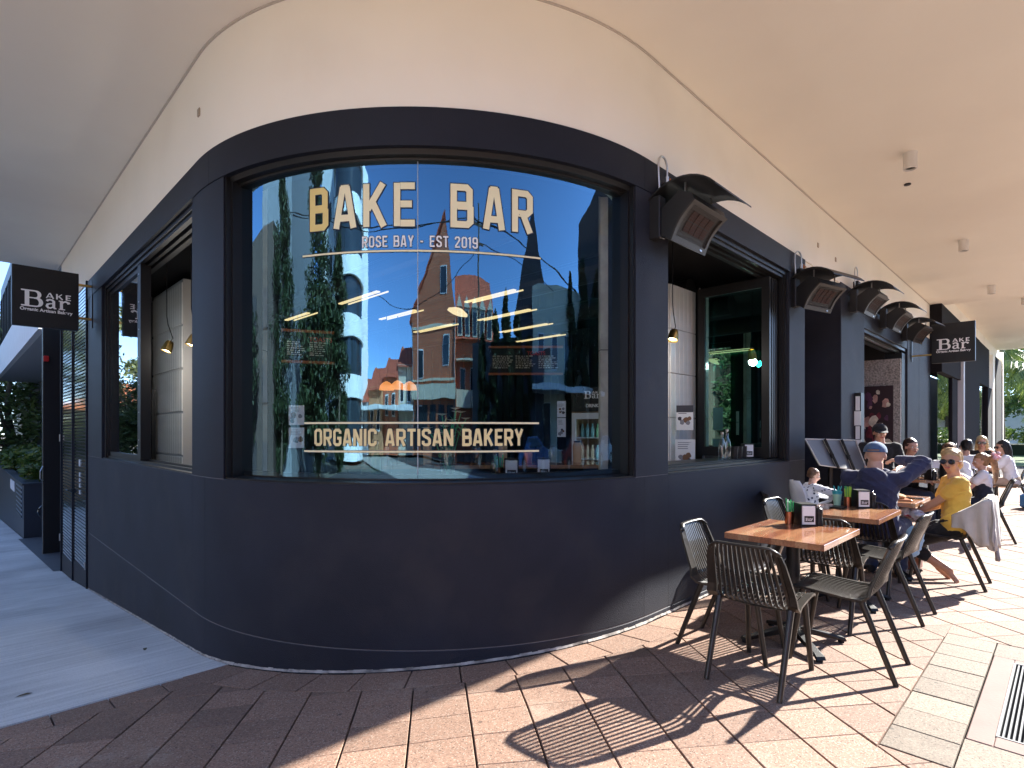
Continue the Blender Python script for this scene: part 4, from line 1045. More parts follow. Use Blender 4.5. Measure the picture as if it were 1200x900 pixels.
# ================================================================ THINGS ON THE TABLES
TZ = .7505
def napkin_box(x, y, rz, label):
    r = empty('napkin_dispenser', (x, y, TZ), rz, label, 'napkin dispenser', 'black napkin dispensers')
    w, d, h = .105, .13, .155      # card faces -y
    mb = MB(); mb.box((-w/2, -d/2, 0), (-w/2+.006, d/2, h)); mb.box((w/2-.006, -d/2, 0), (w/2, d/2, h)); mb.box((-w/2+.006, -d/2, h-.006), (w/2-.006, d/2, h)); mb.box((-w/2+.006, -d/2, 0), (w/2-.006, d/2, .008)); mb.box((-w/2+.006, d/2-.006, .008), (w/2-.006, d/2, h-.006)); mb.build('case', M_BLACK, r)
    mb = MB(); mb.box((-w/2+.008, -d/2+.004, .012), (w/2-.008, d/2-.01, h-.012)); mb.build('napkins', mat('napkin_white', (.80, .79, .77), .8, bump=.5, bscale=400), r)
    mb = MB(); mb.box((-w/2+.012, -d/2+.001, .018), (w/2-.012, -d/2+.004, h-.014)); mb.build('card', mat('card_white', (.82, .82, .80), .5), r)
    mb = MB(); mb.box((-.030, -d/2-.0005, .030), (.034, -d/2+.001, .072)); mb.build('card_panel', M_BLACK, r)
    mb = MB(); slab_logo(mb, .050, -.024, .038, TR((0, -d/2+.003, 0)), .004); mb.build('card_lettering', M_SIGNTXT, r, fixn=False)
    return r
def grinder(x, y, label, m=None):
    r = empty('pepper_grinder', (x, y, TZ), 0, label, 'grinder', 'salt and pepper grinders')
    mb = MB(); mb.lathe([(.026, 0), (.027, .004), (.027, .03), (.023, .045), (.022, .075), (.025, .088), (.025, .092)], 16); mb.build('body', m or M_BLACK, r, 'auto')
    mb = MB(); mb.lathe([(.025, .0925), (.026, .10), (.022, .118), (.012, .126)], 16); mb.build('cap', m or M_BLACK, r, 'auto')
    mb = MB(); mb.lathe([(.005, .126), (.007, .132), (.007, .14), (.003, .143)], 10); mb.build('knob', M_STEEL, r, 'auto')
    return r
def straw_cup(x, y, label, c1, c2):
    r = empty('straw_cup', (x, y, TZ), 0, label, 'cup', 'copper cups of straws and spoons')
    mb = MB(); mb.lathe([(.028, 0), (.031, .09), (.029, .09), (.026, .004)], 18); mb.build('cup', M_COPPER, r, 'auto')
    for k in range(12):
        a = k*2.4; rr = .006+.016*random.random(); ht = .15+.035*random.random()
        mb = MB(); mb.tube([(rr*math.cos(a), rr*math.sin(a), .01), (rr*1.5*math.cos(a)+.008*random.uniform(-1, 1), rr*1.5*math.sin(a), ht)], .0042, 6); mb.build('straw', c1 if k % 3 else c2, r)
    return r
M_GRN = mat('green_straw', (.05, .38, .14), .5); M_LIME = mat('lime_straw', (.35, .60, .06), .5); M_PALE = mat('pale_straw', (.75, .78, .72), .5)
M_PUMP = glass_mat('clear_bottle', (.80, .88, .88), .10)
def clear_bottle(x, y, z, label, h=.26, m=None, cat='bottle', grp=None):
    r = empty('glass_bottle', (x, y, z), 0, label, cat, grp)
    mb = MB(); mb.lathe([(.034, 0), (.037, .01), (.037, h*.58), (.030, h*.68), (.014, h*.78), (.013, h)], 16); mb.build('body', m or M_PUMP, r, 'auto')
    mb = MB(); mb.lathe([(.015, h), (.016, h+.02), (.010, h+.024)], 12); mb.build('cap', M_STEEL, r, 'auto')
    return r
napkin_box(4.30, 1.345, -PI/4-.1, 'black napkin box with a white BAKE Bar card on the nearest table')
grinder(4.335, 1.265, 'black pepper grinder beside the napkin box on the nearest table')
straw_cup(4.265, 1.44, 'copper cup of green straws on the nearest table', M_GRN, M_PALE)
M_SHINE = glass_mat('clear_acrylic', (.78, .80, .78), .12)
clear_bottle(4.37, 1.29, TZ, 'small clear salt bottle behind the grinder on the nearest table', .07, M_SHINE)
napkin_box(5.63, 1.31, -PI/4-.1, 'black napkin box with a white card on the second table')
grinder(5.665, 1.225, 'black pepper grinder beside the napkin box on the second table')
straw_cup(5.59, 1.40, 'copper cup of lime green straws on the second table', M_LIME, M_GRN)
mb = MB(); mb.cbox((5.46, 1.44, TZ+.006), (.15, .10, .012), bev=.003); tag(mb.build('phone', M_BLACK), 'black phone lying on the second table by the copper cup', 'phone')
# drink cup with teal lid near the tray
r = empty('sippy_cup', (5.66, 1.50, TZ), 0, 'pale cup with a teal rim on the second table in front of the high chair', 'cup')
mb = MB(); mb.lathe([(.028, 0), (.038, .10), (.036, .10), (.026, .004)], 18); mb.build('body', mat('pale_green_plastic', (.40, .68, .52), .3), r, 'auto')
mb = MB(); mb.lathe([(.039, .10), (.040, .125), (.02, .13)], 18); mb.build('rim', mat('teal_plastic', (.05, .42, .45), .3), r, 'auto')
for k in range(5):
    a = k*1.3; mb = MB(); mb.cap((.02*math.cos(a), .02*math.sin(a), .12), (.034*math.cos(a), .034*math.sin(a), .17), .006, .003, 6); mb.build('spoon', MATS['teal_plastic'], r)
# plates and food on the third table
M_CER_ = mat('glazed_black', (.02, .02, .022), .15, coat=.5); M_BREAD = mat('toasted_bread', (.48, .27, .12), .9, bump=.8, bscale=60, var=.25, vscale=20)
r = empty('black_bowl', (6.52, 1.42, TZ), 0, 'black bowl on the third table', 'bowl')
mb = MB(); mb.lathe([(.045, 0), (.085, .045), (.09, .065), (.084, .065), (.075, .04), (.04, .010)], 24); mb.build('bowl', M_CER_, r, 'auto')
r = empty('bread_board', (6.50, 1.20, TZ), .4, 'round loaf on a board at the near corner of the third table', 'food')
mb = MB(); mb.cbox((0, 0, .008), (.26, .18, .016), bev=.003); mb.build('board', M_TEDGE, r)
mb = MB(); mb.ball((0, 0, .034), (.10, .07, .028), 14, 8); mb.build('loaf', M_BREAD, r, True)
mb = MB(); mb.cbox((6.72, 1.10, TZ+.005), (.075, .15, .010), bev=.003); tag(mb.build('mobile_phone', M_CER_), 'black mobile phone on the third table edge by the woman in yellow', 'phone')
napkin_box(9.62, 1.38, -PI/4, 'black napkin box on the fourth table beside the tall black bottle')
r = empty('water_bottle', (9.55, 1.20, TZ), 0, 'tall rounded black water bottle with pale blue stopper on the fourth table', 'bottle')
mb = MB(); mb.lathe([(.075, 0), (.085, .02), (.088, .12), (.075, .22), (.045, .30), (.03, .34)], 22); mb.build('body', M_BLACK, r, 'auto')
mb = MB(); mb.lathe([(.03, .34), (.034, .35), (.03, .39), (.012, .40)], 14); mb.build('stopper', mat('pale_blue_plastic', (.25, .55, .68), .4), r, 'auto')
grinder(9.48, 1.33, 'black grinder by the water bottle on the fourth table')
for i, (x, y, l) in enumerate(((9.62, 1.55, 'tall glass of iced coffee at the wall end of the fourth table'), (12.75, 1.35, 'glass of milky coffee on the farthest table'), (12.9, 1.15, 'second glass on the farthest table'))):
    r = empty('drinking_glass', (x, y, TZ), 0, l, 'glass'); mb = MB(); mb.lathe([(.03, 0), (.038, .15), (.036, .15), (.028, .006)], 16); mb.build('tumbler', M_SHINE, r, 'auto')
    mb = MB(); mb.lathe([(.0275, .007), (.034, .12)], 16); mb.build('drink', mat('milky_coffee', (.45, .32, .2), .4), r, 'auto')
for i, (x, y, l) in enumerate(((9.95, 1.40, 'white plate of food in the middle of the fourth table'), (13.15, 1.45, 'white plate on the farthest table'))):
    r = empty('plate', (x, y, TZ), 0, l, 'plate'); mb = MB(); mb.lathe([(.07, 0), (.13, .015), (.135, .02), (.128, .02), (.07, .008)], 24); mb.build('dish', mat('white_china', (.8, .8, .78), .2), r, 'auto')
    mb = MB(); mb.ball((0, 0, .03), (.06, .05, .03), 12, 7); mb.build('pastry', M_BREAD, r, True)

# ================================================================ HIGH CHAIR
M_HC = mat('white_plastic', (.74, .73, .73), .35)
hc = empty('high_chair', (6.33, 1.93, 0), -2.45, 'white plastic high chair with tray holding the toddler', 'high chair')
mb = MB(); mb.cbox((0, 0, .52), (.34, .30, .035), bev=.012); mb.build('seat', M_HC, hc)
mb = MB(); vs = []; nn = 11
for j in range(7):
    z = .535+.37*j/6; wd = .165*(1 if j < 4 else math.sqrt(max(.02, 1-((j-3.6)/2.75)**2)))
    for i in range(nn):
        t = -1+2*i/(nn-1); vs.append((wd*t, -.14-.05*j/6+.09*t*t*(1-.4*j/6), z))
N = len(vs); vs += [(x, y-.018, z) for x, y, z in vs]
fs = [(j*nn+i, j*nn+i+1, (j+1)*nn+i+1, (j+1)*nn+i) for j in range(6) for i in range(nn-1)]; fs += [tuple(N+k for k in f[::-1]) for f in fs]
bd = [i for i in range(nn)]+[j*nn+nn-1 for j in range(1, 7)]+[6*nn+i for i in range(nn-2, -1, -1)]+[j*nn for j in range(5, 0, -1)]
fs += [(bd[k], bd[(k+1) % len(bd)], N+bd[(k+1) % len(bd)], N+bd[k]) for k in range(len(bd))]
mb.add(vs, fs); mb.build('backrest', M_HC, hc, 'auto')
mb = MB(); mb.cbox((0, .22, .735), (.44, .28, .022), bev=.010); mb.cbox((0, .355, .752), (.42, .015, .03), bev=.005); mb.cbox((-.212, .22, .752), (.015, .27, .03), bev=.005); mb.cbox((.212, .22, .752), (.015, .27, .03), bev=.005); mb.build('tray', M_HC, hc)
for s in (-1, 1):
    mb = MB(); mb.tube([(s*.18, -.16, .60), (s*.20, .0, .68), (s*.20, .12, .725)], .014, 8); mb.build('arm', M_HC, hc)
    for f in (-1, 1):
        mb = MB(); mb.tube([(s*.14, f*.11, .51), (s*.24, f*.25, 0)], [.018, .014], 10); mb.build('leg', M_STEEL, hc)

# ================================================================ MENU STAND with three tilted boards, seen from behind
ms = empty('menu_stand', (8.0, 2.16, 0), 0, 'three tilted grey menu boards on black posts behind the hooded man', 'menu stand')
M_MB = mat('menu_board_back', (.105, .10, .095), .6, bump=.2, bscale=40); M_MR = mat('menu_board_rim', (.52, .50, .45), .5)
A, B_ = px(943.5, 514.4, 6.4), px(1003, 515.8, 7.2); C_, D_ = px(960.5, 545, 6.2), px(1017, 553, 7.0)
ux = (B_-A); uz = (A-C_)
cen = (A+B_+C_+D_)/4; ms.location = (cen.x, cen.y, 0)
for k in range(3):
    a = A+ux*(k/3+.004); b = A+ux*((k+1)/3-.004); c = C_+(D_-C_)*((k+1)/3-.004); d = C_+(D_-C_)*(k/3+.004)
    n = (b-a).cross(d-a).normalized()
    def inset(t, o): return [p+(cc-p)*t+n*o for p, cc in ((a, (a+b+c+d)/4), (b, (a+b+c+d)/4), (c, (a+b+c+d)/4), (d, (a+b+c+d)/4))]
    mb = MB(); q = inset(0.03, .004)+inset(.03, .018); mb.add(q, [(0, 1, 2, 3), (7, 6, 5, 4), (0, 4, 5, 1), (1, 5, 6, 2), (2, 6, 7, 3), (3, 7, 4, 0)]); rel(mb.build('menu_board', M_MB, ms), ms)
    mb = MB(); P = inset(0, 0); mb.tube(P+[P[0]], .008, 4); rel(mb.build('board_rim', M_MR, ms), ms)
for k in (1, 2):
    t = A+ux*k/3; b = C_+(D_-C_)*(k/3); n = Vector((-SQ, -SQ, 0))*.03
    mb = MB(); mb.tube([t+n, b+n], .020, 4); m_ = (t+b)/2; mb.tube([m_+n, (m_.x, m_.y, .9), (m_.x, m_.y, .02)], .025, 4); mb.cbox((m_.x, m_.y, .012), (.3, .3, .02)); rel(mb.build('post', M_BLACK, ms), ms)

# notice frame on the wall pier, seen edge on
nf = empty('notice_case', (8.72, 2.24, 1.2), 0, 'narrow black notice case with white pages on the pier by the open door', 'notice board')
mb = MB(); mb.box((9.42, 2.185, 1.10), (9.60, 2.268, 1.98)); rel(mb.build('case', M_BLACK, nf), nf)
for k, (z0, z1, dx) in enumerate(((1.72, 1.93, 0), (1.50, 1.71, .03), (1.3, 1.49, 0), (1.14, 1.29, .04))):
    mb = MB(); mb.cbox((9.412-dx*.2, 2.225, (z0+z1)/2), (.006, .055+dx, z1-z0), TR()); rel(mb.build('page', MATS['card_white'], nf), nf)

# ================================================================ INSIDE THE OPEN DOOR BAY
M_TERR = mat('terrazzo_wall', (.30, .27, .24), .7, var=.55, vscale=38)
rbox((9.98, 6.2, 0), (20, 6.4, 3.6), 'terrazzo_back_wall', M_TERR)
rbox((12.72, 2.30, 0), (12.82, 6.2, 2.80), 'terrazzo_side_wall', M_TERR)
rbox((12.72, 2.56, 2.801), (12.82, 6.2, 3.42), 'bay_leak_stop', M_BLACKM)  # black box added to block sky light leaking in over the side wall
rbox((12.83, 2.96, 2.9), (20, 6.2, 3.45), 'bay_ceiling', M_BLACKM)
pa = empty('wall_art', (12.70, 2.7, 1.3), 0, 'dark painting of people on the speckled wall inside the door bay', 'painting')
mb = MB(); mb.box((12.685, 2.41, 1.05), (12.719, 3.3, 2.29)); rel(mb.build('canvas', mat('painting_dark', (.03, .012, .015), .5), pa), pa)
art = [mat('paint_maroon', (.16, .02, .03), .5, var=.5, vscale=9), mat('paint_flesh', (.45, .25, .2), .5, var=.4, vscale=9), mat('paint_cream', (.6, .52, .4), .5, var=.3, vscale=12), mat('paint_plum', (.09, .03, .07), .5, var=.5, vscale=7)]
random.seed(3)
for k in range(46):
    y = random.uniform(2.48, 3.2); z = random.uniform(1.12, 2.2); rr = random.uniform(.03, .12); mb = MB()
    pts = [(y+rr*random.uniform(.5, 1)*math.cos(a), z+1.4*rr*random.uniform(.5, 1)*math.sin(a)) for a in [i*2*PI/9 for i in range(9)]]
    mb.add([(12.684-.0006*k, min(3.29, max(2.42, a)), min(2.28, b)) for a, b in pts], [tuple(range(9))]); rel(mb.build('brush_patch', art[k % 4], pa), pa)
# café interior shell
rbox((1.75, 4.6, -.02), (15, 15, 0.0), 'interior_floor', mat('interior_floor_grey', (.12, .11, .10), .5, var=.1))
rbox((4.0, 2.62, -.02), (15, 4.6, 0.0), 'interior_floor', MATS['interior_floor_grey'])
mb = MB(); cp = [fp(s_*ARC/12, -.34) for s_ in range(13)]; mb.prism([(LX+.34, 15)]+cp+[(15, RY+.34), (15, 15)], 3.42, 3.5); bpart(mb, 'interior_ceiling', M_BLACKM)
M_DARKP = mat('dark_panelling', (.014, .015, .018), .6)
rbox((8.72, 4.3, 0), (8.80, 15, 3.42), 'interior_back_wall', M_DARKP)
rbox((1.7, 9.7, 0), (8.72, 9.78, 3.42), 'interior_end_wall', M_DARKP)
for k in range(26):
    mb = MB(); mb.cbox((8.69, 4.6+k*.2, 1.6), (.05, .05, 3.1)); bpart(mb, 'wall_batten', M_DARKP)
for k in range(30):
    mb = MB(); mb.cbox((2.0+k*.22, 9.67, 1.6), (.05, .05, 3.1)); bpart(mb, 'wall_batten', M_DARKP)
# concrete columns close behind the curved glass
for u0, u1 in ((284, 308), (703, 723)):
    a = px(u0, 500, 4.35); b = px(u1, 500, 4.35); c = (a+b)/2; wdt = (a-b).length
    cl = empty('concrete_column', (c.x, c.y, 0), PI/4*-1, 'raw concrete column just inside the curved window, at its %s end' % ('left' if u0 < 400 else 'right'), 'column', 'concrete columns inside')
    mb = MB(); mb.cbox((0, .05, 1.70), (wdt*.95, .09, 3.40), bev=.006); mb.build('shaft', M_CONCOL, cl)
    mb = MB(); mb.cbox((0, .05, 2.05), (wdt*.955, .0915, .006)); mb.build('pour_line', M_JOINTD, cl)
# ================================================================ INTERIOR FITTINGS
M_LED = mat('led_diffuser', (.9, .8, .55), .4, emit=(1, .78, .38), estr=.30)
for k, (u, v, L) in enumerate(((398, 357, .75), (335, 376, .6), (445, 375, .72), (545, 355, .72), (560, 376, .85), (585, 390, .85), (605, 401, .85), (485, 390, .8))):
    Y = 1.3*FPX/(505-v); P = px(u, v, Y); y1 = P.y; 
    r = empty('linear_pendant_light', (P.x, P.y-L/2, P.z), 0, 'slim glowing linear light inside, the %s of eight counted from the highest' % ['first', 'third', 'fourth', 'second', 'fifth', 'sixth', 'eighth', 'seventh'][k], 'light', 'linear lights in the cafe')
    mb = MB(); mb.box((-.022, -L/2, .012), (.022, L/2, .05)); mb.build('housing', M_BLACK, r)
    mb = MB(); mb.box((-.02, -L/2+.01, 0), (.02, L/2-.01, .0115)); mb.build('diffuser', M_LED, r)
    mb = MB(); mb.tube([(.10, -L/2, .02), (.10, L/2, .02)], .008, 6); mb.build('mirrored_tube', M_LED, r)  # glowing tube added for the thin mirrored twin of each light
    for s in (-1, 1): mb = MB(); mb.tube([(0, s*L*.35, .05), (0, s*L*.35, 3.42-P.z)], .003, 4); mb.build('cable', M_BLACK, r)
def facing_cam(loc): return math.atan2(-loc[1], -loc[0])+PI/2
M_CHALK = mat('chalk_white', (.55, .53, .46), .8); M_CHRED = mat('chalk_red', (.55, .05, .05), .7); M_ORT = mat('orange_timber', (.35, .11, .035), .5)
def menu_board(u0, v0, u1, v1, Y, label, seed):
    a = px(u0, v0, Y); b = px(u1, v1, Y); c = (a+b)/2; rnd = random.Random(seed)
    W = abs(u1-u0)/FPX*Y; H = abs(v1-v0)/FPX*Y
    r = empty('menu_board', c, facing_cam(c), label, 'menu board', 'menu boards inside')
    mb = MB(); mb.box((-W/2, 0, -H/2), (W/2, .03, H/2)); mb.build('panel', M_BLACKM, r)
    mb = MB()
    for z in (-H/2-.03, H/2): mb.box((-W/2-.02, -.02, z), (W/2+.02, .03, z+.03))
    mb.build('timber_trim', M_ORT, r)
    mb = MB(); cols_ = max(2, int(W/.34))
    for c_ in range(cols_):
        x0 = -W/2+.04+c_*(W-.04)/cols_; wd = (W-.1)/cols_
        for k in range(7):
            z = H/2-.12-k*(H-.16)/7; x = x0
            while x < x0+wd*rnd.uniform(.6, .9):
                w_ = rnd.uniform(.012, .05); h_ = rnd.uniform(.008, .015); mb.add([(x, -.002, z), (x+w_, -.002, z), (x+w_, -.002, z+h_), (x, -.002, z+h_)], [(0, 1, 2, 3)]); x += w_+.012
    mb.build('chalk_writing', M_CHALK, r, fixn=False)
    mb = MB(); add_text(mb, 'TOASTS', W*.02, H/2-.10, .075, .26, TR(), .002, .01); mb.build('chalk_heading', M_CHRED, r, fixn=False)
    return r
menu_board(334, 390, 388, 423, 6.6, 'black chalk menu board on the left behind the curved glass', 1)
menu_board(574, 408, 658, 437, 8.0, 'long black chalk menu board on the right behind the curved glass', 2)
# drinks fridge
P = px(694, 500, 7.4); fr = empty('drinks_fridge', (P.x, P.y, 0), facing_cam(P)-.35, 'upright glass door drinks fridge with black header, inside beside the right column', 'fridge')
mb = MB(); mb.box((-.31, .05, 0), (-.27, .62, 2.0)); mb.box((.27, .05, 0), (.31, .62, 2.0)); mb.box((-.27, .58, 0), (.27, .62, 2.0)); mb.box((-.27, .05, 1.97), (.27, .58, 2.0)); mb.box((-.27, .05, 0), (.27, .58, .25)); mb.build('cabinet', mat('fridge_timber', (.35, .22, .14), .5), fr)
mb = MB(); mb.box((-.30, .01, 1.68), (.30, .05, 2.0)); mb.build('header', M_BLACK, fr)
mb = MB(); slab_logo(mb, .24, -.12, 1.85, TR((0, .008, 0)), 0); add_text(mb, 'DRINKS', -.09, 1.735, .06, .20, TR(), -.005, .03); mb.build('header_lettering', M_SIGNTXT, fr, fixn=False)
M_FRW = mat('fridge_white', (.7, .74, .76), .4)
mb = MB()
for a, b in (((-.29, 0, .25), (-.24, .045, 1.66)), ((.24, 0, .25), (.29, .045, 1.66)), ((-.24, 0, .25), (.24, .045, .31)), ((-.24, 0, 1.58), (.24, .045, 1.66))): mb.box(a, b)
mb.build('door_frame', M_FRW, fr)
mb = MB(); mb.box((.14, .10, .35), (.17, .13, 1.56)); mb.build('light_tube', mat('fridge_tube', (.9, .95, 1), .3, emit=(.85, .95, 1), estr=2), fr)
bc = [(.75, .30, .02), (.6, .1, .05), (.75, .65, .5), (.25, .5, .55), (.15, .35, .2), (.5, .35, .2)]
for j in range(4):
    z = .45+j*.29; mb = MB(); mb.box((-.265, .12, z), (.265, .56, z+.015)); mb.build('shelf', M_FRW, fr)
    for k in range(7): mb = MB(); mb.lathe([(.027, z+.016), (.027, z+.13), (.012, z+.17), (.012, z+.20)], 10, None, (-.22+k*.072, .22)); mb.build('drink_bottle', mat('drink_%d' % ((j+k//3) % 6), bc[(j+k//3) % 6], .25), fr)
mb = MB(); mb.box((-.24, .02, .31), (.24, .025, 1.58)); mb.build('door_pane', glass_mat('fridge_glass', (.85, .9, .92), .06), fr)
# posters stuck on posts
def poster(u0, v0, u1, v1, Y, label, seed, dark=False):
    c = px((u0+u1)/2, (v0+v1)/2, Y); W = (u1-u0)/FPX*Y; H = (v1-v0)/FPX*Y; rnd = random.Random(seed)
    r = empty('poster', c, facing_cam(c), label, 'poster')
    mb = MB(); mb.box((-W/2, 0, -H/2), (W/2, .003, H/2)); mb.build('sheet', MATS['card_white'], r)
    for k in range(5):
        x = rnd.uniform(-.3, .3)*W; z = rnd.uniform(-.42, .02)*H; rr = rnd.uniform(.10, .2)*W
        mb = MB(); mb.add([(x+rr*math.cos(a)*rnd.uniform(.7, 1.2), -.0005-.0004*k, z+rr*math.sin(a)) for a in [i*PI/5 for i in range(10)]], [tuple(range(10))]); mb.build('picture', [mat('print_brown', (.20, .10, .05), .6), mat('print_grey', (.25, .25, .27), .6), mat('print_dark', (.05, .05, .06), .6)][k % 3], r, fixn=False)
    mb = MB()
    if dark: mb.add([(-W/2, -.001, .22*H), (W/2, -.001, .22*H), (W/2, -.001, H/2), (-W/2, -.001, H/2)], [(0, 1, 2, 3)])
    for k in range(4): x = -.38*W; z = (.40-.07*k)*H; mb.add([(x, -.0014, z), (x+rnd.uniform(.4, .75)*W, -.0014, z), (x+.5*W, -.0014, z-.025*H), (x, -.0014, z-.025*H)], [(0, 1, 2, 3)])
    mb.build('print', MATS['print_dark'] if dark else MATS['print_grey'], r, fixn=False)
poster(339, 475, 356, 498, 4.3, 'upper of two small white posters inside the curved glass at left', 1)
poster(339, 501, 356, 525, 4.3, 'lower of two small white posters inside the curved glass at left', 2)
poster(653, 470, 663, 489, 5.6, 'upper small grey poster inside near the drinks fridge', 3)
poster(653, 490, 663, 512, 5.6, 'lower small grey poster inside near the drinks fridge', 4)
poster(793, 475, 812, 504, 6.45, 'dark headed poster on the white tiled column in the folding window', 5, True)
poster(792, 515, 814, 548, 6.45, 'white poster with a brown loaf low on the tiled column in the folding window', 6)
# tiled column and tiled wall (slim vertical tiles laid in stacks)
M_TLW = mat('glazed_white_tile', (.82, .81, .77), .18, coat=.4, var=.04, vscale=9); M_GROUT = mat('grout', (.55, .53, .50), .9)
tc_ = empty('tiled_column', (6.22, 3.5, 0), 0, 'white tiled column standing inside the folding window', 'column')
mb = MB(); mb.box((-.31, -.185, 0), (.31, .2, 3.14)); mb.build('core', M_GROUT, tc_)
tm = MB(); tm.cbox((0, 0, 0), (.097, .014, .512), bev=.003); tmm = tm.mesh('wall_tile', M_TLW)
for i in range(6):
    for j in range(6): link_mesh('wall_tile', tmm, tc_, (-.255+i*.102, -.193, .27+j*.522))
tm2 = MB(); tm2.cbox((0, 0, 0), (.014, .088, .512), bev=.003); tmm2 = tm2.mesh('wall_tile', M_TLW)
for i in range(4):
    for j in range(6): link_mesh('wall_tile', tmm2, tc_, (-.317, -.14+i*.092, .27+j*.522))
tw = empty('tiled_wall_panel', (2.1, 8.35, 0), 0, 'white vertically tiled wall panel seen through the open sliding window', 'wall')
mb = MB(); mb.box((-.085, -.60, 0), (.2, .85, 3.3)); mb.build('core', M_GROUT, tw)
for i in range(14):
    for j in range(6): link_mesh('wall_tile', tmm, tw, (-.092, -.54+i*.102, .3+j*.54), (0, 0, PI/2))
sh = empty('wall_shelf', (1.93, 9.0, 0), 0, 'black wall rack holding rolled towels beside the tiled wall at left', 'rack')
mb = MB(); mb.box((0, -.1, .95), (.05, .38, 2.0)); rel2 = mb.build('back', M_BLACK, sh)
for k in range(3):
    mb = MB(); mb.box((-.14, -.1, 1.02+k*.33), (0, .38, 1.04+k*.33)); mb.build('shelf', M_BLACK, sh)
    mb = MB(); mb.tube([(-.07, -.06, 1.12+k*.33), (-.08, .1, 1.15+k*.33), (-.07, .3, 1.12+k*.33)], .05, 10); mb.build('grey_roll', mat('grey_cloth', (.30, .30, .31), .9), sh, True)
# brass cone pendants
def cone_pendant(P, label):
    r = empty('brass_pendant_lamp', P, 0, label, 'lamp', 'brass cone pendants'); r.scale = (.68, .68, .68)
    M = TR(ry=.35); mb = MB(); mb.lathe([(.085, -.09), (.075, .0), (.062, .07), (.050, .09), (.048, .088), (.055, .06), (.070, 0), (.080, -.088)], 22, M); mb.build('shade', M_BRASS, r, 'auto')
    mb = MB(); mb.ball((-.02, 0, -.05), .035, 10, 7); mb.build('bulb', mat('warm_bulb', (1, .9, .7), .3, emit=(1, .8, .5), estr=9), r)
    lp = bpy.data.lights.new('bulb_glow', 'POINT'); lp.energy = 2.6; lp.color = (1, .95, .88); lp.shadow_soft_size = .05; lo = bpy.data.objects.new('bulb_glow', lp); COL.objects.link(lo); lo.location = (-.05, 0, -.15); lo.parent = r
    mb = MB(); mb.tube([(.03, 0, .085), (.07, 0, .14), (-.0, 0, .36), (-.02, 0, .5), (-.02, 0, (3.42-P[2])/.68)], .008, 6); mb.build('stem', M_BLACK, r)
cone_pendant(px(197, 406, 6.3), 'brass cone pendant hanging in the open sliding window')
cone_pendant(px(226, 399, 5.9), 'brass cone pendant half hidden by the left pillar')
cone_pendant(px(789, 393, 5.9), 'brass cone pendant in front of the tiled column in the folding window')
# copper dome pendants deeper inside
for k, (u, v) in enumerate(((453, 452), (466, 451), (480, 452))):
    P = px(u, v, 6.4); r = empty('copper_dome_lamp', P, 0, '%s of three copper dome lamps over the counter' % ['left', 'middle', 'right'][k], 'lamp', 'copper dome lamps')
    mb = MB(); mb.lathe([(.085, -.05), (.075, .0), (.04, .035), (.01, .05)], 18); mb.build('shade', mat('warm_copper', (.6, .26, .08), .35, metal=.7, emit=(1, .35, .08), estr=.25), r, 'auto')
    mb = MB(); mb.tube([(0, 0, .05), (0, 0, 3.42-P.z)], .004, 5); mb.build('cord', M_BLACK, r)
P = px(536, 367, 5.6); r = empty('disc_lamp', P, 0, 'pale round glowing lamp shade near the top of the curved window', 'lamp')
mb = MB(); mb.lathe([(.04, .05), (.10, .02), (.105, 0), (.06, -.015)], 20, TR(rx=.5)); mb.build('shade', mat('lamp_pale', (.8, .7, .5), .5, emit=(1, .8, .45), estr=.3), r, 'auto')
mb = MB(); mb.tube([(0, 0, .05), (0, 0, 3.42-P.z)], .004, 5); mb.build('cord', M_BLACK, r)
# bench along the curved window with things on it
wb = empty('window_bench', (2.4, 3.4, 0), 0, 'curved timber bench top running inside the curved window', 'bench')
mb = MB(); sweep(mb, rect(-.42, -.78, 1.02, 1.06), .75, 3.3, .08); rel(mb.build('bench_top', mat('yellow_timber', (.50, .42, .14), .4), wb), wb)
mb = MB(); sweep(mb, rect(-.48, -.72, .02, 1.018), 1.0, 3.0, .08); rel(mb.build('bench_front', M_DARKP, wb), wb)
bz = 1.0605
def on_bench(s, d=-.5): return fp(s, d)
for k, (s, hh, c_) in enumerate(((1.42, .24, 'a'), (1.52, .26, 'b'), (1.62, .22, 'a'), (2.62, .20, 'a'))):
    x, y = on_bench(s); clear_bottle(x, y, bz, '%s glass water bottle on the bench inside the curved window' % ['first', 'second, green', 'third', 'separate right-hand'][k], hh, mat('bottle_green', (.05, .16, .07), .1, trans=.3) if k == 1 else M_PUMP, 'bottle', 'bottles on the window bench')
for s, l in ((2.78, 'napkin box on the bench inside, left of the fridge'), (3.12, 'napkin box on the bench inside, near the right column')):
    x, y = on_bench(s); r = napkin_box(x, y, facing_cam((x, y)), 'black and white '+l); r.location.z = bz
x, y = on_bench(2.66); r = straw_cup(x, y, 'cup of green straws on the window bench inside', M_GRN, M_GRN); r.location.z = bz
x, y = on_bench(2.18, -.62); fv = empty('lily_vase', (x, y, bz), 0, 'glass vase of white lilies with green leaves inside the curved window', 'flowers')
mb = MB(); mb.lathe([(.05, 0), (.06, .1), (.05, .22), (.055, .24), (.05, .24), (.045, .02)], 16); mb.build('vase', M_SHINE, fv, 'auto')
M_LILY = mat('lily_petal', (.8, .78, .7), .6); rnd = random.Random(4)
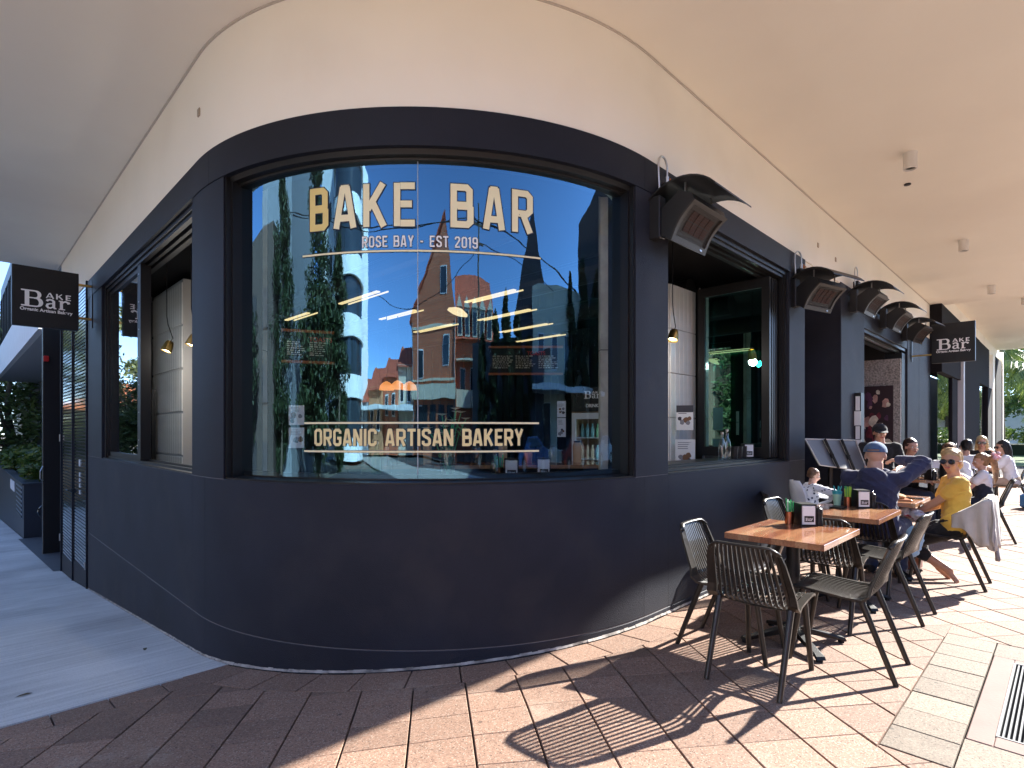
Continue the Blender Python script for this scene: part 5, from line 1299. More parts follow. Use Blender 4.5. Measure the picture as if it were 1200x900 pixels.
for k in range(11):
    a = rnd.uniform(0, 2*PI); rr = rnd.uniform(.02, .16); top = Vector((rr*math.cos(a), rr*math.sin(a), rnd.uniform(.30, .52)))
    mb = MB(); mb.tube([(0, 0, .02), top*.6+Vector((0, 0, .06)), top], .004, 5)
    for _ in range(5):
        q = Vector((rnd.gauss(0, 1), rnd.gauss(0, 1), rnd.gauss(0, .7))).normalized()*.07; b = top*rnd.uniform(.5, .9); n = q.cross(Vector((0, 0, 1))).normalized()*.012
        mb.add([b, b+q*.5+n, b+q, b+q*.5-n], [(0, 1, 2, 3)])
    st = mb.build('stem', M_SHRUB if 'shrub_leaf' in MATS else M_GRN, fv, fixn=False)
    mb = MB()
    for j in range(6):
        b = j*PI/3+a; d = Vector((math.cos(b), math.sin(b), .55))*.042; n = Vector((-math.sin(b), math.cos(b), 0))*.014
        mb.add([top, top+d*.6+n, top+d+Vector((0, 0, -.01)), top+d*.6-n], [(0, 1, 2, 3)])
    mb.build('flower', M_LILY, st, fixn=False)
# coffee machine + counter deeper in
cn = empty('serving_counter', px(560, 560, 6.6), 0, 'dark serving counter deep inside behind the curved glass', 'counter'); cn.location.z = 0; cn.rotation_euler.z = facing_cam(cn.location)
mb = MB(); mb.box((-1.4, -.35, 0), (1.4, .35, 1.0)); mb.build('front', M_DARKP, cn); mb = MB(); mb.box((-1.45, -.4, 1.0), (1.45, .4, 1.04)); mb.build('counter_top', M_WOOD, cn)
for k in range(9):
    r = empty('shelf_jar', cn.matrix_basis @ Vector((-1.2+k*.3, .1, 1.0405)), 0, '%s jar from the left on the serving counter inside' % ['first', 'second', 'third', 'fourth', 'fifth', 'sixth', 'seventh', 'eighth', 'ninth'][k], 'jar', 'jars on the counter'); mb = MB(); hh = .14+.05*(k % 3); mb.lathe([(.05, 0), (.055, hh*.8), (.04, hh)], 14); mb.build('body', [M_COPPER, M_SHINE, MATS['drink_5']][k % 3], r, 'auto'); mb = MB(); mb.lathe([(.042, hh+.001), (.042, hh+.02)], 14); mb.build('lid', M_BLACK, r)
# window sill of the folding window
for k, (x, h_, l) in enumerate(((5.55, .26, 'left glass carafe on the folding window sill'), (5.66, .29, 'right, taller glass carafe on the folding window sill'))): clear_bottle(x, 2.52, ZS+.05, l, h_, M_PUMP, 'carafe', 'carafes on the sill')
for k in range(3):
    r = empty('black_tumbler', (5.85+k*.11, 2.52, ZS+.05), 0, '%s black tumbler on the folding window sill' % ['left', 'middle', 'right'][k], 'tumbler', 'tumblers on the sill'); mb = MB(); mb.lathe([(.032, 0), (.038, .13), (.035, .13), (.029, .006)], 16); mb.build('tumbler', M_BLACK, r, 'auto')
r = napkin_box(6.25, 2.55, facing_cam((6.25, 2.55))+.3, 'black napkin box on the folding window sill beside the glass leaf'); r.location.z = ZS+.05
mb = MB(); mb.box((4.1, 2.50, ZS-.02), (7.2, 2.80, ZS+.0495)); bpart(mb, 'inner_sill', M_FRAME)
# photographic tool: dark duct and tubes on the cafe ceiling
for k in range(3):
    r = empty('ceiling_duct', (3.4+k*1.6, 6, 3.2), 0, 'black ceiling duct inside the cafe, %s from the corner' % ['nearest', 'second', 'third'][k], 'duct', 'ducts on the cafe ceiling'); mb = MB(); mb.tube([(0, -2.6, 0), (0, 3.4, 0)], .14, 16); mb.build('pipe', M_HB, r)
# ================================================================ SURROUNDINGS (seen directly at both ends and in the window reflections)
S45 = -PI/4      # objects below are laid out on axes turned to the corner: local X to the right of the view, Y away
def w2(X, Y): return ((X+Y)*SQ, (Y-X)*SQ)
def cpart(mb, name, m, root, smooth=False): return mb.build(name, m, root, smooth)
M_GLS = mat('dark_window_glass', (.03, .04, .05), .08, spec=.8)
M_BRICK = brick_mat('red_brick', (.56, .12, .05), (.62, .17, .07), (.34, .19, .13))
M_ROOFR = mat('terracotta_roof', (.42, .09, .045), .8, var=.3, vscale=6, bump=.6, bscale=12)
M_CREAMR = mat('cream_render', (.68, .60, .46), .8, var=.06)
M_SHING = mat('dark_shingle', (.05, .04, .04), .8, var=.4, vscale=5, bump=.6, bscale=14)
M_GREYR = mat('grey_render', (.22, .23, .25), .8, var=.08)
M_WHR = mat('white_render', (.75, .75, .74), .7, var=.04)
def windows(root, pts, wv, hv, axis='x', out=.04, fm=None):
    for (x, y, z) in pts:
        mb = MB()
        if axis == 'x': mb.box((x-wv/2, y-.02, z), (x+wv/2, y+out, z+hv)); q = ((x-wv/2+.08, y+out, z+.08), (x+wv/2-.08, y+out+.02, z+hv-.08))
        else: mb.box((x-.02, y-wv/2, z), (x+out, y+wv/2, z+hv)); q = ((x+out, y-wv/2+.08, z+.08), (x+out+.02, y+wv/2-.08, z+hv-.08))
        f = mb.build('window', fm or M_WHR, root)
        mb = MB(); mb.box(*q); mb.build('pane', M_GLS, f)
# brick gabled house
g = empty('brick_gabled_house', (*w2(0, -25), 0), S45+.22, 'red brick gabled house with terracotta roof reflected in the middle of the curved window', 'house'); g.scale = (1.25, 1, 1)
mb = MB(); mb.prism([(-4.6, 0), (3.2, 0), (3.2, -9), (-4.6, -9)], 0, 8.2); cpart(mb, 'wall', M_BRICK, g)
mb = MB(); mb.add([(-4.6, 0, 8.2), (3.2, 0, 8.2), (1.5, 0, 13.4), (-4.6, -9, 8.2), (3.2, -9, 8.2), (1.5, -9, 13.4)], [(0, 1, 2), (5, 4, 3), (0, 2, 5, 3), (1, 4, 5, 2)]); cpart(mb, 'gable', M_BRICK, g)
mb = MB(); mb.add([(-5, .3, 7.8), (1.5, .3, 13.75), (1.5, -9, 13.75), (-5, -9, 7.8), (-5, .3, 8.0), (1.5, .3, 13.95), (1.5, -9, 13.95), (-5, -9, 8.0)], [(0, 1, 2, 3), (7, 6, 5, 4), (0, 4, 5, 1), (3, 2, 6, 7)]); cpart(mb, 'roof', M_ROOFR, g)
mb = MB(); mb.box((3.2, -9, 0), (10.5, -2.0, 7.0)); cpart(mb, 'wing_wall', M_BRICK, g)
mb = MB(); mb.add([(3.0, -1.4, 6.8), (11, -1.4, 6.8), (10.2, -6, 11.6), (3.0, -6, 11.9), (3.0, -10, 6.8), (11, -10, 6.8)], [(0, 1, 2, 3), (3, 2, 5, 4), (1, 5, 2), (0, 3, 4)]); cpart(mb, 'wing_roof', M_ROOFR, g)
for k in range(5):
    x = 3.9+k*1.4; mb = MB(); mb.box((x-.45, -2.6, 7.0), (x+.45, -1.5, 8.8)); mb.add([(x-.55, -1.4, 8.8), (x+.55, -1.4, 8.8), (x, -1.4, 9.6), (x-.55, -4, 8.8), (x+.55, -4, 8.8), (x, -4, 9.6)], [(0, 1, 2), (0, 2, 5, 3), (1, 4, 5, 2)])
    d = cpart(mb, 'dormer', M_CREAMR, g); mb = MB(); mb.box((x-.3, -1.5, 7.2), (x+.3, -1.46, 8.6)); mb.build('pane', M_GLS, d)
windows(g, [(-3.0, 0, 4.6), (1.2, 0, 9.2), (-3, 0, 1.2), (1.6, 0, 5.2)], 1.1, 1.7)
for z in (4.35, 7.4): mb = MB(); mb.box((-4.65, -.02, z), (3.25, .12, z+.16)); cpart(mb, 'string_course', M_CREAMR, g)
for x in (-4.5, 3.1): mb = MB(); mb.tube([(x, .08, 0), (x, .08, 7.9)], .06, 6); cpart(mb, 'downpipe', M_GREYR, g)
for k in range(5): mb = MB(); mb.box((-4.2+k*1.5, .01, .3), (-3.1+k*1.5, .05, 2.9)); cpart(mb, 'shop_window', M_GLS, g)
mb = MB(); mb.box((3.3, -2.0, 5.6), (10.4, -1.1, 5.72)); cpart(mb, 'balcony_slab', M_CREAMR, g)
for k in range(28): mb = MB(); mb.box((3.35+k*.25, -1.16, 5.72), (3.38+k*.25, -1.12, 6.6)); cpart(mb, 'baluster', M_BLACK, g); windows(g, [(4.5, -2, 3.6), (6.4, -2, 3.6), (8.4, -2, 3.6)], 1.0, 1.7)
mb = MB(); mb.box((-4.7, -.02, 3.2), (3.3, .35, 4.1)); mb.box((3.3, -2.1, 2.9), (10.5, -1.6, 3.8)); cpart(mb, 'shop_awning', M_CREAMR, g)
# row of low terraces
for k in range(4):
    X = -7.4-k*3.6; r = empty('terrace_house', (*w2(X, -27+k*.8), 0), S45, ['cream', 'brick', 'orange', 'grey'][k]+' fronted low terrace reflected left of the glass joint, number %s from it' % ['one', 'two', 'three', 'four'][k], 'house', 'terraces across the road')
    h = 5.6-k*.75; mb = MB(); mb.box((-1.75, -7, 0), (1.75, 0, h)); cpart(mb, 'wall', [M_CREAMR, M_BRICK, mat('orange_render', (.5, .24, .12), .8), M_GREYR][k], r)
    mb = MB(); mb.add([(-1.8, .4, h-.2), (1.8, .4, h-.2), (1.8, -3.5, h+1.5), (-1.8, -3.5, h+1.5), (1.8, -7.2, h-.2), (-1.8, -7.2, h-.2)], [(0, 1, 2, 3), (3, 2, 4, 5), (1, 4, 2), (0, 3, 5)]); rf = cpart(mb, 'roof', M_ROOFR, r)
    mb = MB(); mb.box((-1.6, -3.8, h+.8), (-1.1, -3.3, h+1.6)); mb.build('chimney', M_BRICK, rf)
    windows(r, [(-.9, 0, h-2.6), (.8, 0, h-2.6)], .8, 1.4); mb = MB(); mb.box((-1.75, 0, 2.6), (1.75, 1.6, 2.85)); cpart(mb, 'verandah', M_WHR, r)
# church with steep spire
M_DKR = mat('dark_slate_render', (.07, .075, .085), .8, var=.15)
c = empty('church', (*w2(21, -14.5), 0), S45-.75, 'dark church with a steep shingled spire reflected right of the lettering', 'church'); c.scale = (1.45, 1, 1.04)
mb = MB(); mb.box((-2.6, -5.5, 0), (2.6, 0, 7.3)); cpart(mb, 'tower', M_DKR, c)
mb = MB(); mb.add([(-3.1, .5, 7.0), (3.1, .5, 7.0), (3.1, -6, 7.0), (-3.1, -6, 7.0), (0, -2.7, 13.6)], [(0, 1, 4), (1, 2, 4), (2, 3, 4), (3, 0, 4), (3, 2, 1, 0)]); cpart(mb, 'spire', M_SHING, c)
for s in (-1, 1): mb = MB(); mb.add([(s*2.2, .9, 6.2), (s*4.4, .9, 4.6), (s*4.4, -5, 4.6), (s*2.2, -5, 8.4), (s*2.2, .9, 8.4)], [(0, 1, 4), (1, 2, 3, 4)]); cpart(mb, 'side_roof', M_SHING, c)
mb = MB(); mb.box((-4.4, -5, 0), (4.4, -.3, 4.6)); mb.box((-4.5, -14, 0), (4.5, -5, 5.5)); cpart(mb, 'nave', M_DKR, c)
windows(c, [(-1, 0, 4.4), (1, 0, 4.4), (0, 0, 1.6)], .7, 1.9)
# round white apartment tower
t_ = empty('round_apartment_tower', (*w2(-17.6, -18.2), 0), S45, 'white round cornered apartment tower reflected behind the lettering at left', 'building')
for k in range(6):
    mb = MB(); mb.lathe([(3.3, k*3.0), (3.3, k*3+1.1), (3.15, k*3+1.15)], 40); cpart(mb, 'balcony_band', M_WHR, t_, 'auto')
    mb = MB(); mb.lathe([(2.95, k*3.0+1.1), (2.95, k*3+3.0)], 40); cpart(mb, 'window_band', M_GLS, t_, 'auto')
mb = MB(); mb.box((-9, -9, 0), (0, 0, 18.5)); cpart(mb, 'rear_block', M_WHR, t_)
for k in range(5): windows(t_, [(-5.5, 0, 1.6+k*3), (-3.9, 0, 1.6+k*3)], 1.0, 1.5)
# grey clapboard building
b_ = empty('clapboard_building', (*w2(-30, -6), 0), S45+.95, 'grey boarded building with rows of shutters reflected at the left of the curved window', 'building')
mb = MB(); mb.box((-7, -8, -2), (7, 0, 17)); cpart(mb, 'wall', M_GREYR, b_)
for k in range(44): mb = MB(); mb.box((-7.02, 0, k*.38), (7.02, .05, k*.38+.34)); cpart(mb, 'clapboard', M_GREYR, b_)
for k in range(5): windows(b_, [(x, .05, 1.5+k*3) for x in (-5, -2.5, 0, 2.5, 5)], 1.1, 1.8)
# building at far right of the reflections
b2 = empty('dark_office_block', (*w2(33, 2.5), 0), S45-1.15, 'dark office block reflected beside the right concrete column', 'building')
mb = MB(); mb.box((-8, -9, 0), (8, 0, 14)); cpart(mb, 'wall', M_SHING, b2)
for k in range(4): windows(b2, [(x, 0, 1.5+k*3.2) for x in (-6, -3, 0, 3, 6)], 1.8, 1.6)
# shop buildings added across the road to throw warm light under the canopy
for k, (x, y, wd, h) in enumerate(((8, -19, 12, 8), (23, -19.5, 14, 9), (40, -19, 16, 7))):
    r = empty('bounce_building', (x, y, 0), 0, ['cream', 'white', 'sandstone'][k]+' two storey shop building added across the road to bounce warm light', 'building', 'added buildings across the road')
    mb = MB(); mb.box((-wd/2, -8, 0), (wd/2, 0, h)); cpart(mb, 'wall', [M_CREAMR, M_WHR, mat('sandstone', (.55, .42, .28), .85, var=.15)][k], r)
    windows(r, [(-wd/2+1.5+i*2.6, 0, 4.2) for i in range(int(wd/2.6))], 1.1, 1.7); windows(r, [(-wd/2+2+i*4, 0, .5) for i in range(int(wd/4))], 2.8, 2.2)
    mb = MB(); mb.box((-wd/2, 0, 3.1), (wd/2, 2.4, 3.35)); cpart(mb, 'awning', M_WHR, r)

# ---- trees
M_CYP = leaf_mat('cypress_leaf', (.018, .030, .012), (.05, .075, .022), .6, .15)
M_FIC = leaf_mat('ficus_leaf', (.035, .065, .018), (.13, .18, .05), .4, .35)
M_EUC = leaf_mat('gum_leaf', (.06, .09, .035), (.17, .20, .08), .5, .3)
M_SHRUB = leaf_mat('shrub_leaf', (.03, .075, .012), (.15, .21, .04), .45, .3)
M_PALM = leaf_mat('palm_leaf', (.06, .11, .02), (.30, .36, .08), .4, .3)
M_BARK = mat('bark', (.11, .085, .06), .9, bump=.9, bscale=20, var=.3, vscale=8)
def leaf_cloud(mb, clumps, per, size, seed, flat=0):
    rnd = random.Random(seed)
    for c, r in clumps:
        c = Vector(c); r = Vector(r) if hasattr(r, '__len__') else Vector((r, r, r))
        for _ in range(int(per)):
            d = Vector((rnd.gauss(0, 1), rnd.gauss(0, 1), rnd.gauss(0, 1))).normalized()*(rnd.random()**.45)
            p = c+Vector((d.x*r.x, d.y*r.y, d.z*r.z))
            a = Vector((rnd.gauss(0, 1), rnd.gauss(0, 1), rnd.gauss(0, .6))).normalized(); b = a.cross(Vector((rnd.gauss(0, 1), rnd.gauss(0, 1), rnd.gauss(0, 1)))).normalized()
            s = size*rnd.uniform(.6, 1.3); n = len(mb.v)
            mb.v += [p-a*s, p+b*s*.38, p+a*s, p-b*s*.38]; mb.f.append([n, n+1, n+2, n+3]); mb.mi.append(0)
def tree(name, loc, label, H, W, m, seed, n=26, per=330, leaf=.16, trunk=.22, crown0=.3, grp=None):
    rnd = random.Random(seed); r = empty(name, loc, 0, label, 'tree', grp)
    cl = []
    for k in range(n):
        a = rnd.uniform(0, 2*PI); t = rnd.random(); z = H*(crown0+(1-crown0)*t*.92); w_ = W*math.sin(PI*min(1, (.16+t*.82)))**.6*rnd.uniform(.35, .95)
        cl.append(((w_*math.cos(a), w_*math.sin(a), z), (W*rnd.uniform(.22, .40), W*rnd.uniform(.22, .40), W*rnd.uniform(.16, .28))))
    mb = MB(); mb.tube([(0, 0, -.3), (W*.03, 0, H*.2), (-W*.04, W*.03, H*.45), (0, 0, H*.75)], [trunk, trunk*.8, trunk*.55, trunk*.2], 8)
    for c, _ in cl[:9]:
        c = Vector(c); b = Vector((0, 0, H*(crown0*.7+.1))); mb.tube([b, b.lerp(c, .5)+Vector((0, 0, -.1*H*.3)), c], [trunk*.4, trunk*.25, trunk*.08], 6)
    mb.build('trunk', M_BARK, r, True, fixn=False)
    mb = MB(); leaf_cloud(mb, cl, per, leaf, seed); mb.build('crown', m, r, fixn=False)
    return r
def cypress(loc, label, H, W, seed, grp='cypresses across the road'):
    rnd = random.Random(seed); r = empty('cypress_tree', loc, 0, label, 'tree', grp)
    cl = []
    for k in range(34):
        t = k/34; wv = W*math.sin(PI*(.12+.86*t))**.7*.6; a = rnd.uniform(0, 2*PI)
        cl.append(((wv*.7*math.cos(a), wv*.7*math.sin(a), H*(.04+.93*t)), (wv*.55+.15, wv*.55+.15, H*.06)))
    mb = MB(); mb.tube([(0, 0, -.2), (0, 0, H*.9)], [.2, .04], 8); mb.build('trunk', M_BARK, r, fixn=False)
    mb = MB(); leaf_cloud(mb, cl, 330, .15, seed); mb.build('crown', M_CYP, r, fixn=False)
    return r
cypress((*w2(-15.6, -8.2), -.05), 'tallest cypress reflected behind the first letter of the curved window', 14.5, 3.2, 1)
cypress((*w2(-13.8, -10.8), -.05), 'cypress just right of the tallest one in the reflection', 9.2, 2.4, 2)
cypress((*w2(-20, -3.2), -.05), 'dark cypress reflected by the left concrete column', 12, 3.4, 3)
for k, (X, Y, H, W) in enumerate(((8.6, -14.2, 6.6, 1.3), (10.4, -13.6, 7.6, 1.5), (12.4, -13.2, 6.8, 1.5), (19.6, -6.3, 8.6, 1.9), (21.0, -4.2, 9.6, 2.1), (21.8, -1.6, 9.0, 2.2), (6.8, -14.9, 5.6, 1.2), (14.3, -12.6, 5.8, 1.3))):
    cypress((*w2(X, Y), 0), ['short', 'second', 'third', 'fourth', 'tallest right-hand', 'last right-hand', 'smallest', 'slim'][k]+' cypress in the row across the road, seen mirrored in the curved window', H, W, 10+k)
for k, (x, y, H, W, m, l) in enumerate(((2.6, 46, 12, 5.5, M_FIC, 'dark spreading fig tree behind the planter at the far left'), (7.5, 42, 9, 5, M_FIC, 'lower dark tree behind the black canopy post'),
     (-2.5, 54, 13, 6, M_EUC, 'pale olive gum tree at the far left edge above the fence'), (-8.5, 52, 14.5, 5.5, M_EUC, 'tall olive gum tree mirrored in the sliding window'),
     (-6.2, 38, 7.5, 3.2, M_FIC, 'round street tree mirrored low in the sliding window'), (-13, 46, 11, 5, M_FIC, 'broad street tree down the side street'))):
    tree('street_tree', (x, y, G(y)), l, H, W, m, 30+k, n=34, per=420, leaf=.2, trunk=.3, crown0=.2)
# fence behind the planter
fe = empty('timber_fence', (-1, 43, -2.6), 0, 'pale timber paling fence behind the planter at far left', 'fence'); M_PAL = mat('paling', (.42, .27, .14), .8, var=.2, vscale=3)
pm = MB(); pm.box((-.06, -.01, 0), (.06, .01, 2.5)); pmm = pm.mesh('paling', M_PAL)
for k in range(46): link_mesh('paling', pmm, fe, (-3.0+k*.135, 0, random.uniform(-.03, .03)))
mb = MB(); mb.box((-3.1, .011, .5), (3.2, .05, .6)); mb.box((-3.1, .011, 1.9), (3.2, .05, 2.0)); mb.build('rail', M_PAL, fe)
# planter shrubs
for k in range(9):
    y = 20.6+k*1.9; x = 1.95+.6*(k % 2); r = empty('planter_shrub', (x, y, -.15), 0, 'leafy green shrub in the dark planter, %s from the near end' % ['first', 'second', 'third', 'fourth', 'fifth', 'sixth', 'seventh', 'eighth', 'ninth'][k], 'shrub', 'shrubs in the planter')
    rnd = random.Random(k); cl = [((rnd.uniform(-.5, .5), rnd.uniform(-.8, .8), rnd.uniform(.2, .75)), (.38, .45, .28)) for _ in range(7)]
    mb = MB(); leaf_cloud(mb, cl, 110, .13, k); mb.build('foliage', M_SHRUB, r, fixn=False)
    mb = MB(); [mb.tube([(0, 0, -.1), c], [.02, .008], 5) for c, _ in cl]; mb.build('stem', M_BARK, r, fixn=False)
# neighbouring building at left: white fascia, grey soffit, glazed storey
nb = empty('neighbour_building', (1.65, 20, 0), 0, 'white edged neighbouring building with glass upper storey at the far left', 'building')
for a, b, n_, m_ in (((1.65, 19.8, 4.19), (1.80, 42, 5.55), 'white_fascia', M_WHR), ((1.80, 19.8, 4.18), (9, 42, 4.4), 'soffit', mat('soffit_grey', (.42, .43, .44), .8)), ((1.95, 19.9, 5.55), (2.0, 42, 8.6), 'glazing', G_SIDE), ((1.9, 19.9, 8.6), (9, 42, 9.2), 'roof_edge', M_BLACK), ((2.9, 20.1, 5.5), (9, 42, 8.6), 'interior_mass', M_GREYR), ((1.8, 19.8, 4.4), (9, 20.0, 5.56), 'front_fascia', M_GREYR)):
    mb = MB(); mb.box(a, b); rel(mb.build(n_, m_, nb), nb)
for k in range(12): mb = MB(); mb.box((1.88, 19.9+k*2, 5.56), (1.99, 20.02+k*2, 8.6)); rel(mb.build('mullion', M_BLACK, nb), nb)
# orange roofed house mirrored in the sliding window
h = empty('orange_roof_house', (-10, 62, -2.6), .1, 'white house with an orange tiled roof mirrored small in the sliding window', 'house')
mb = MB(); mb.box((-6, -4, 0), (6, 4, 6.4)); cpart(mb, 'wall', M_WHR, h)
mb = MB(); mb.add([(-6.6, -4.6, 6.2), (6.6, -4.6, 6.2), (6.6, 4.6, 6.2), (-6.6, 4.6, 6.2), (-3, 0, 8.4), (3, 0, 8.4)], [(0, 1, 5, 4), (1, 2, 5), (2, 3, 4, 5), (3, 0, 4)]); cpart(mb, 'roof', mat('orange_tiles', (.42, .14, .06), .8, bump=.6, bscale=9), h)
windows(h, [(-4, -4.06, 3.4), (0, -4.06, 3.4), (4, -4.06, 3.4)], 1.2, 1.5)
ab = empty('brown_apartment_block', (-21, 24, -1.5), PI/2, 'dark brown brick apartment block across the side street', 'building')
mb = MB(); mb.box((-11, -6, -1), (11, 3, 11)); cpart(mb, 'wall', brick_mat('brown_brick', (.07, .04, .03), (.09, .055, .04), (.1, .09, .08)), ab)
windows(ab, [(x, -6.06, z) for x in (-9, -6, -3, 0, 3, 6, 9) for z in (1, 4, 7)], 1.3, 1.5, fm=M_SHING)
for k, (x, y, H) in enumerate(((-17.3, 5.5, 7.5), (-17.2, 19, 10), (-16.8, 33, 9))): tree('street_tree', (x, y, G(y)), ['first', 'second', 'third', 'fourth'][k]+' dark fig tree added across the side street to cut skylight', H, 4.2, M_CYP, 50+k, n=30, per=330, leaf=.22, trunk=.3, crown0=.22, grp='fig trees added across the side street')  # tree row added to hold skylight off the left wall
# ---- parked cars down the side street and across the road
def car(x, y, rz, z, label, col, k):
    r = empty('parked_car', (x, y, z), rz, label, 'car', 'cars parked nearby')
    prof = [(-2.1, .32), (-2.15, .62), (-1.9, .86), (-1.35, .95), (-.75, 1.38), (.55, 1.42), (1.35, 1.02), (2.0, .90), (2.12, .6), (2.08, .32)]
    mb = MB(); ys_ = (-.86, -.78, .78, .86); vs = []
    for j, yy in enumerate(ys_):
        for (a, b) in prof:
            q = .93 if (b > 1.0) else 1; vs.append((a*(1 if 0 < j < 3 else .985), yy*q*(1 if b < 1 else .86), b if 0 < j < 3 else b-.03))
    n = len(prof); fs = [(j*n+i, j*n+(i+1) % n, (j+1)*n+(i+1) % n, (j+1)*n+i) for j in range(3) for i in range(n)]+[tuple(range(n)), tuple(range(4*n-1, 3*n-1, -1))]
    mb.add(vs, fs); mb.build('body', mat('car_paint_%s' % col[0], col[1], .25, metal=.3, coat=.8), r, 'auto')
    mb = MB()
    for s in (-1, 1): mb.add([(-1.2, s*.80, .98), (-.72, s*.735, 1.32), (.5, s*.735, 1.35), (1.15, s*.80, 1.02)], [(0, 1, 2, 3)])
    mb.add([(1.36, -.62, 1.04), (1.36, .62, 1.04), (.62, .58, 1.42), (.62, -.58, 1.42)], [(0, 1, 2, 3)]); mb.add([(-1.4, -.62, .98), (-1.4, .62, .98), (-.80, .58, 1.40), (-.80, -.58, 1.40)], [(0, 1, 2, 3)])
    mb.build('glasshouse', M_GLS, r)
    for a in (-1.3, 1.32):
        for s in (-1, 1):
            mb = MB(); mb.tube([(a, s*.68, .33), (a, s*.88, .33)], .33, 20); wv = mb.build('wheel', mat('tyre', (.02, .02, .02), .8), r, 'auto'); mb = MB(); mb.tube([(a, s*.87, .33), (a, s*.89, .33)], .20, 14); mb.build('rim', M_STEEL, wv)
    for s in (-1, 1):
        mb = MB(); mb.cbox((2.06, s*.62, .68), (.08, .34, .14), bev=.02); mb.build('headlight', mat('lamp_glass', (.7, .7, .7), .1), r)
        mb = MB(); mb.cbox((-2.08, s*.62, .74), (.08, .3, .14), bev=.02); mb.build('tail_light', mat('tail_red', (.4, .01, .01), .2), r)
cols = [('silver', (.45, .46, .48)), ('white', (.7, .7, .7)), ('black', (.02, .02, .025)), ('blue', (.04, .10, .25)), ('red', (.3, .02, .02))]
for k in range(4): y = 30+k*6.2; car(-5.2, y, PI/2, G(y)-.13, '%s car parked down the side street, number %s from the corner' % (cols[k][0], ['one', 'two', 'three', 'four'][k]), cols[k], k)
for k in range(5): car(-4+k*6.4, -14.3, 0, -.13, '%s car parked across the main road' % cols[(k+2) % 5][0], cols[(k+2) % 5], k)
# ---- power pole with wires
pp = empty('power_pole', (*w2(6.2, -15.2), 0), S45, 'tall timber power pole mirrored beside the brick house', 'pole')
mb = MB(); mb.tube([(0, 0, 0), (0, 0, 11)], [.14, .10], 10); mb.build('pole', M_BARK, pp); mb = MB(); mb.box((-1.1, -.06, 10.1), (1.1, .06, 10.25)); mb.box((-.8, -.06, 9.2), (.8, .06, 9.32)); mb.build('crossarm', M_BARK, pp)
pw_ = empty('overhead_wires', (*w2(6.2, -15.2), 10), S45, 'sagging black overhead wires mirrored across the sky in the curved window', 'wires')
for k, (dx, dz, ex, ey) in enumerate(((-1, .3, 46, 24), (-.3, .3, 46, 24.6), (.4, .3, 46, 25.2), (1, .3, 46, 26), (0, -.7, 46, 24), (-1, .3, -26, 10), (0, .3, -26, 10.5), (.2, -.8, -20, -6))):
    pts = [(dx+(ex-dx)*i/24, ey*i/24, dz-2.2*math.sin(PI*i/24)) for i in range(25)]; mb = MB(); mb.tube(pts, .022, 4, cap=False); mb.build('wire', M_BLACKM, pw_, fixn=False)
# ---- palms and garden beyond the end of the arcade
def palm(loc, label, H, seed, n=20, L=3.4):
    rnd = random.Random(seed); r = empty('palm_tree', loc, 0, label, 'palm', 'palms at the end of the arcade')
    mb = MB(); pts = [(math.sin(i*.3)*.12, 0, H*i/12) for i in range(13)]; mb.tube(pts, [.22-.008*i+.01*(i % 2) for i in range(13)], 10); mb.build('trunk', M_BARK, r, True)
    for k in range(n):
        a = k*2.399+rnd.uniform(-.2, .2); up = rnd.uniform(-.2, .95); ln = L*rnd.uniform(.8, 1.1); spine = []
        for i in range(12):
            t = i/11; x = ln*t*math.cos(up*.8)*(1-.12*t); z = H+.1+ln*(math.sin(up)*t-.75*t*t*(1.15-.3*up)); spine.append(Vector((x*math.cos(a)+pts[-1][0], x*math.sin(a), z)))
        mb = MB(); mb.tube(spine, [.03-.0022*i for i in range(12)], 5, cap=False)
        sd = Vector((-math.sin(a), math.cos(a), 0))
        for i in range(2, 46):
            t = i/46*11; j = min(10, int(t)); p = spine[j].lerp(spine[j+1], t-j); d = (spine[j+1]-spine[j]).normalized(); ll = .85*math.sin(PI*min(1, .12+i/46*.86))+.1
            for s in (-1, 1):
                q = p+(sd*s*.62+d*.45+Vector((0, 0, -.50-.3*rnd.random())))*ll; w_ = d*.028; nn = len(mb.v)
                mb.v += [p-w_, p+w_, q+w_*.2, q-w_*.2]; mb.f.append([nn, nn+1, nn+2, nn+3]); mb.mi.append(0)
        mb.build('frond', M_PALM, r, fixn=False)
palm((38.0, 1.1, 0), 'nearest palm with drooping fronds at the right edge beyond the arcade', 4.3, 1)
palm((42.5, 2.9, 0), 'taller palm just behind, beyond the white pilaster', 6.0, 2)
palm((47, .6, 0), 'small palm at the back of the garden', 3.0, 3, 16, 2.6)
palm((40, -1.6, 0), 'palm mostly out of the frame at the right edge', 5.2, 4)
hd = empty('clipped_hedge', (46, 1.5, 0), 0, 'sunlit green hedge behind the palms at the right edge', 'hedge')
rnd = random.Random(5); cl = [((rnd.uniform(-2, 2), rnd.uniform(-6, 6), rnd.uniform(.3, 1.5)), (.8, .9, .5)) for _ in range(60)]
mb = MB(); leaf_cloud(mb, cl, 170, .14, 8); mb.build('foliage', M_SHRUB, hd, fixn=False)
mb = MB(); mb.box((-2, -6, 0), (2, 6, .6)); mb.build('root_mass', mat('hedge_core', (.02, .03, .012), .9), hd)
tree('garden_tree', (58, 4.5, 0), 'green broadleaf tree behind the palms', 9.5, 5, M_SHRUB, 77, n=30, per=400, leaf=.2)
tree('garden_tree', (62, -3.5, 0), 'green broadleaf tree at the far right edge', 9, 5, M_FIC, 78, n=30, per=400, leaf=.2)
hw_ = empty('pale_garden_wall', (66, 2, 0), 0, 'pale house wall glimpsed between the palms', 'building')
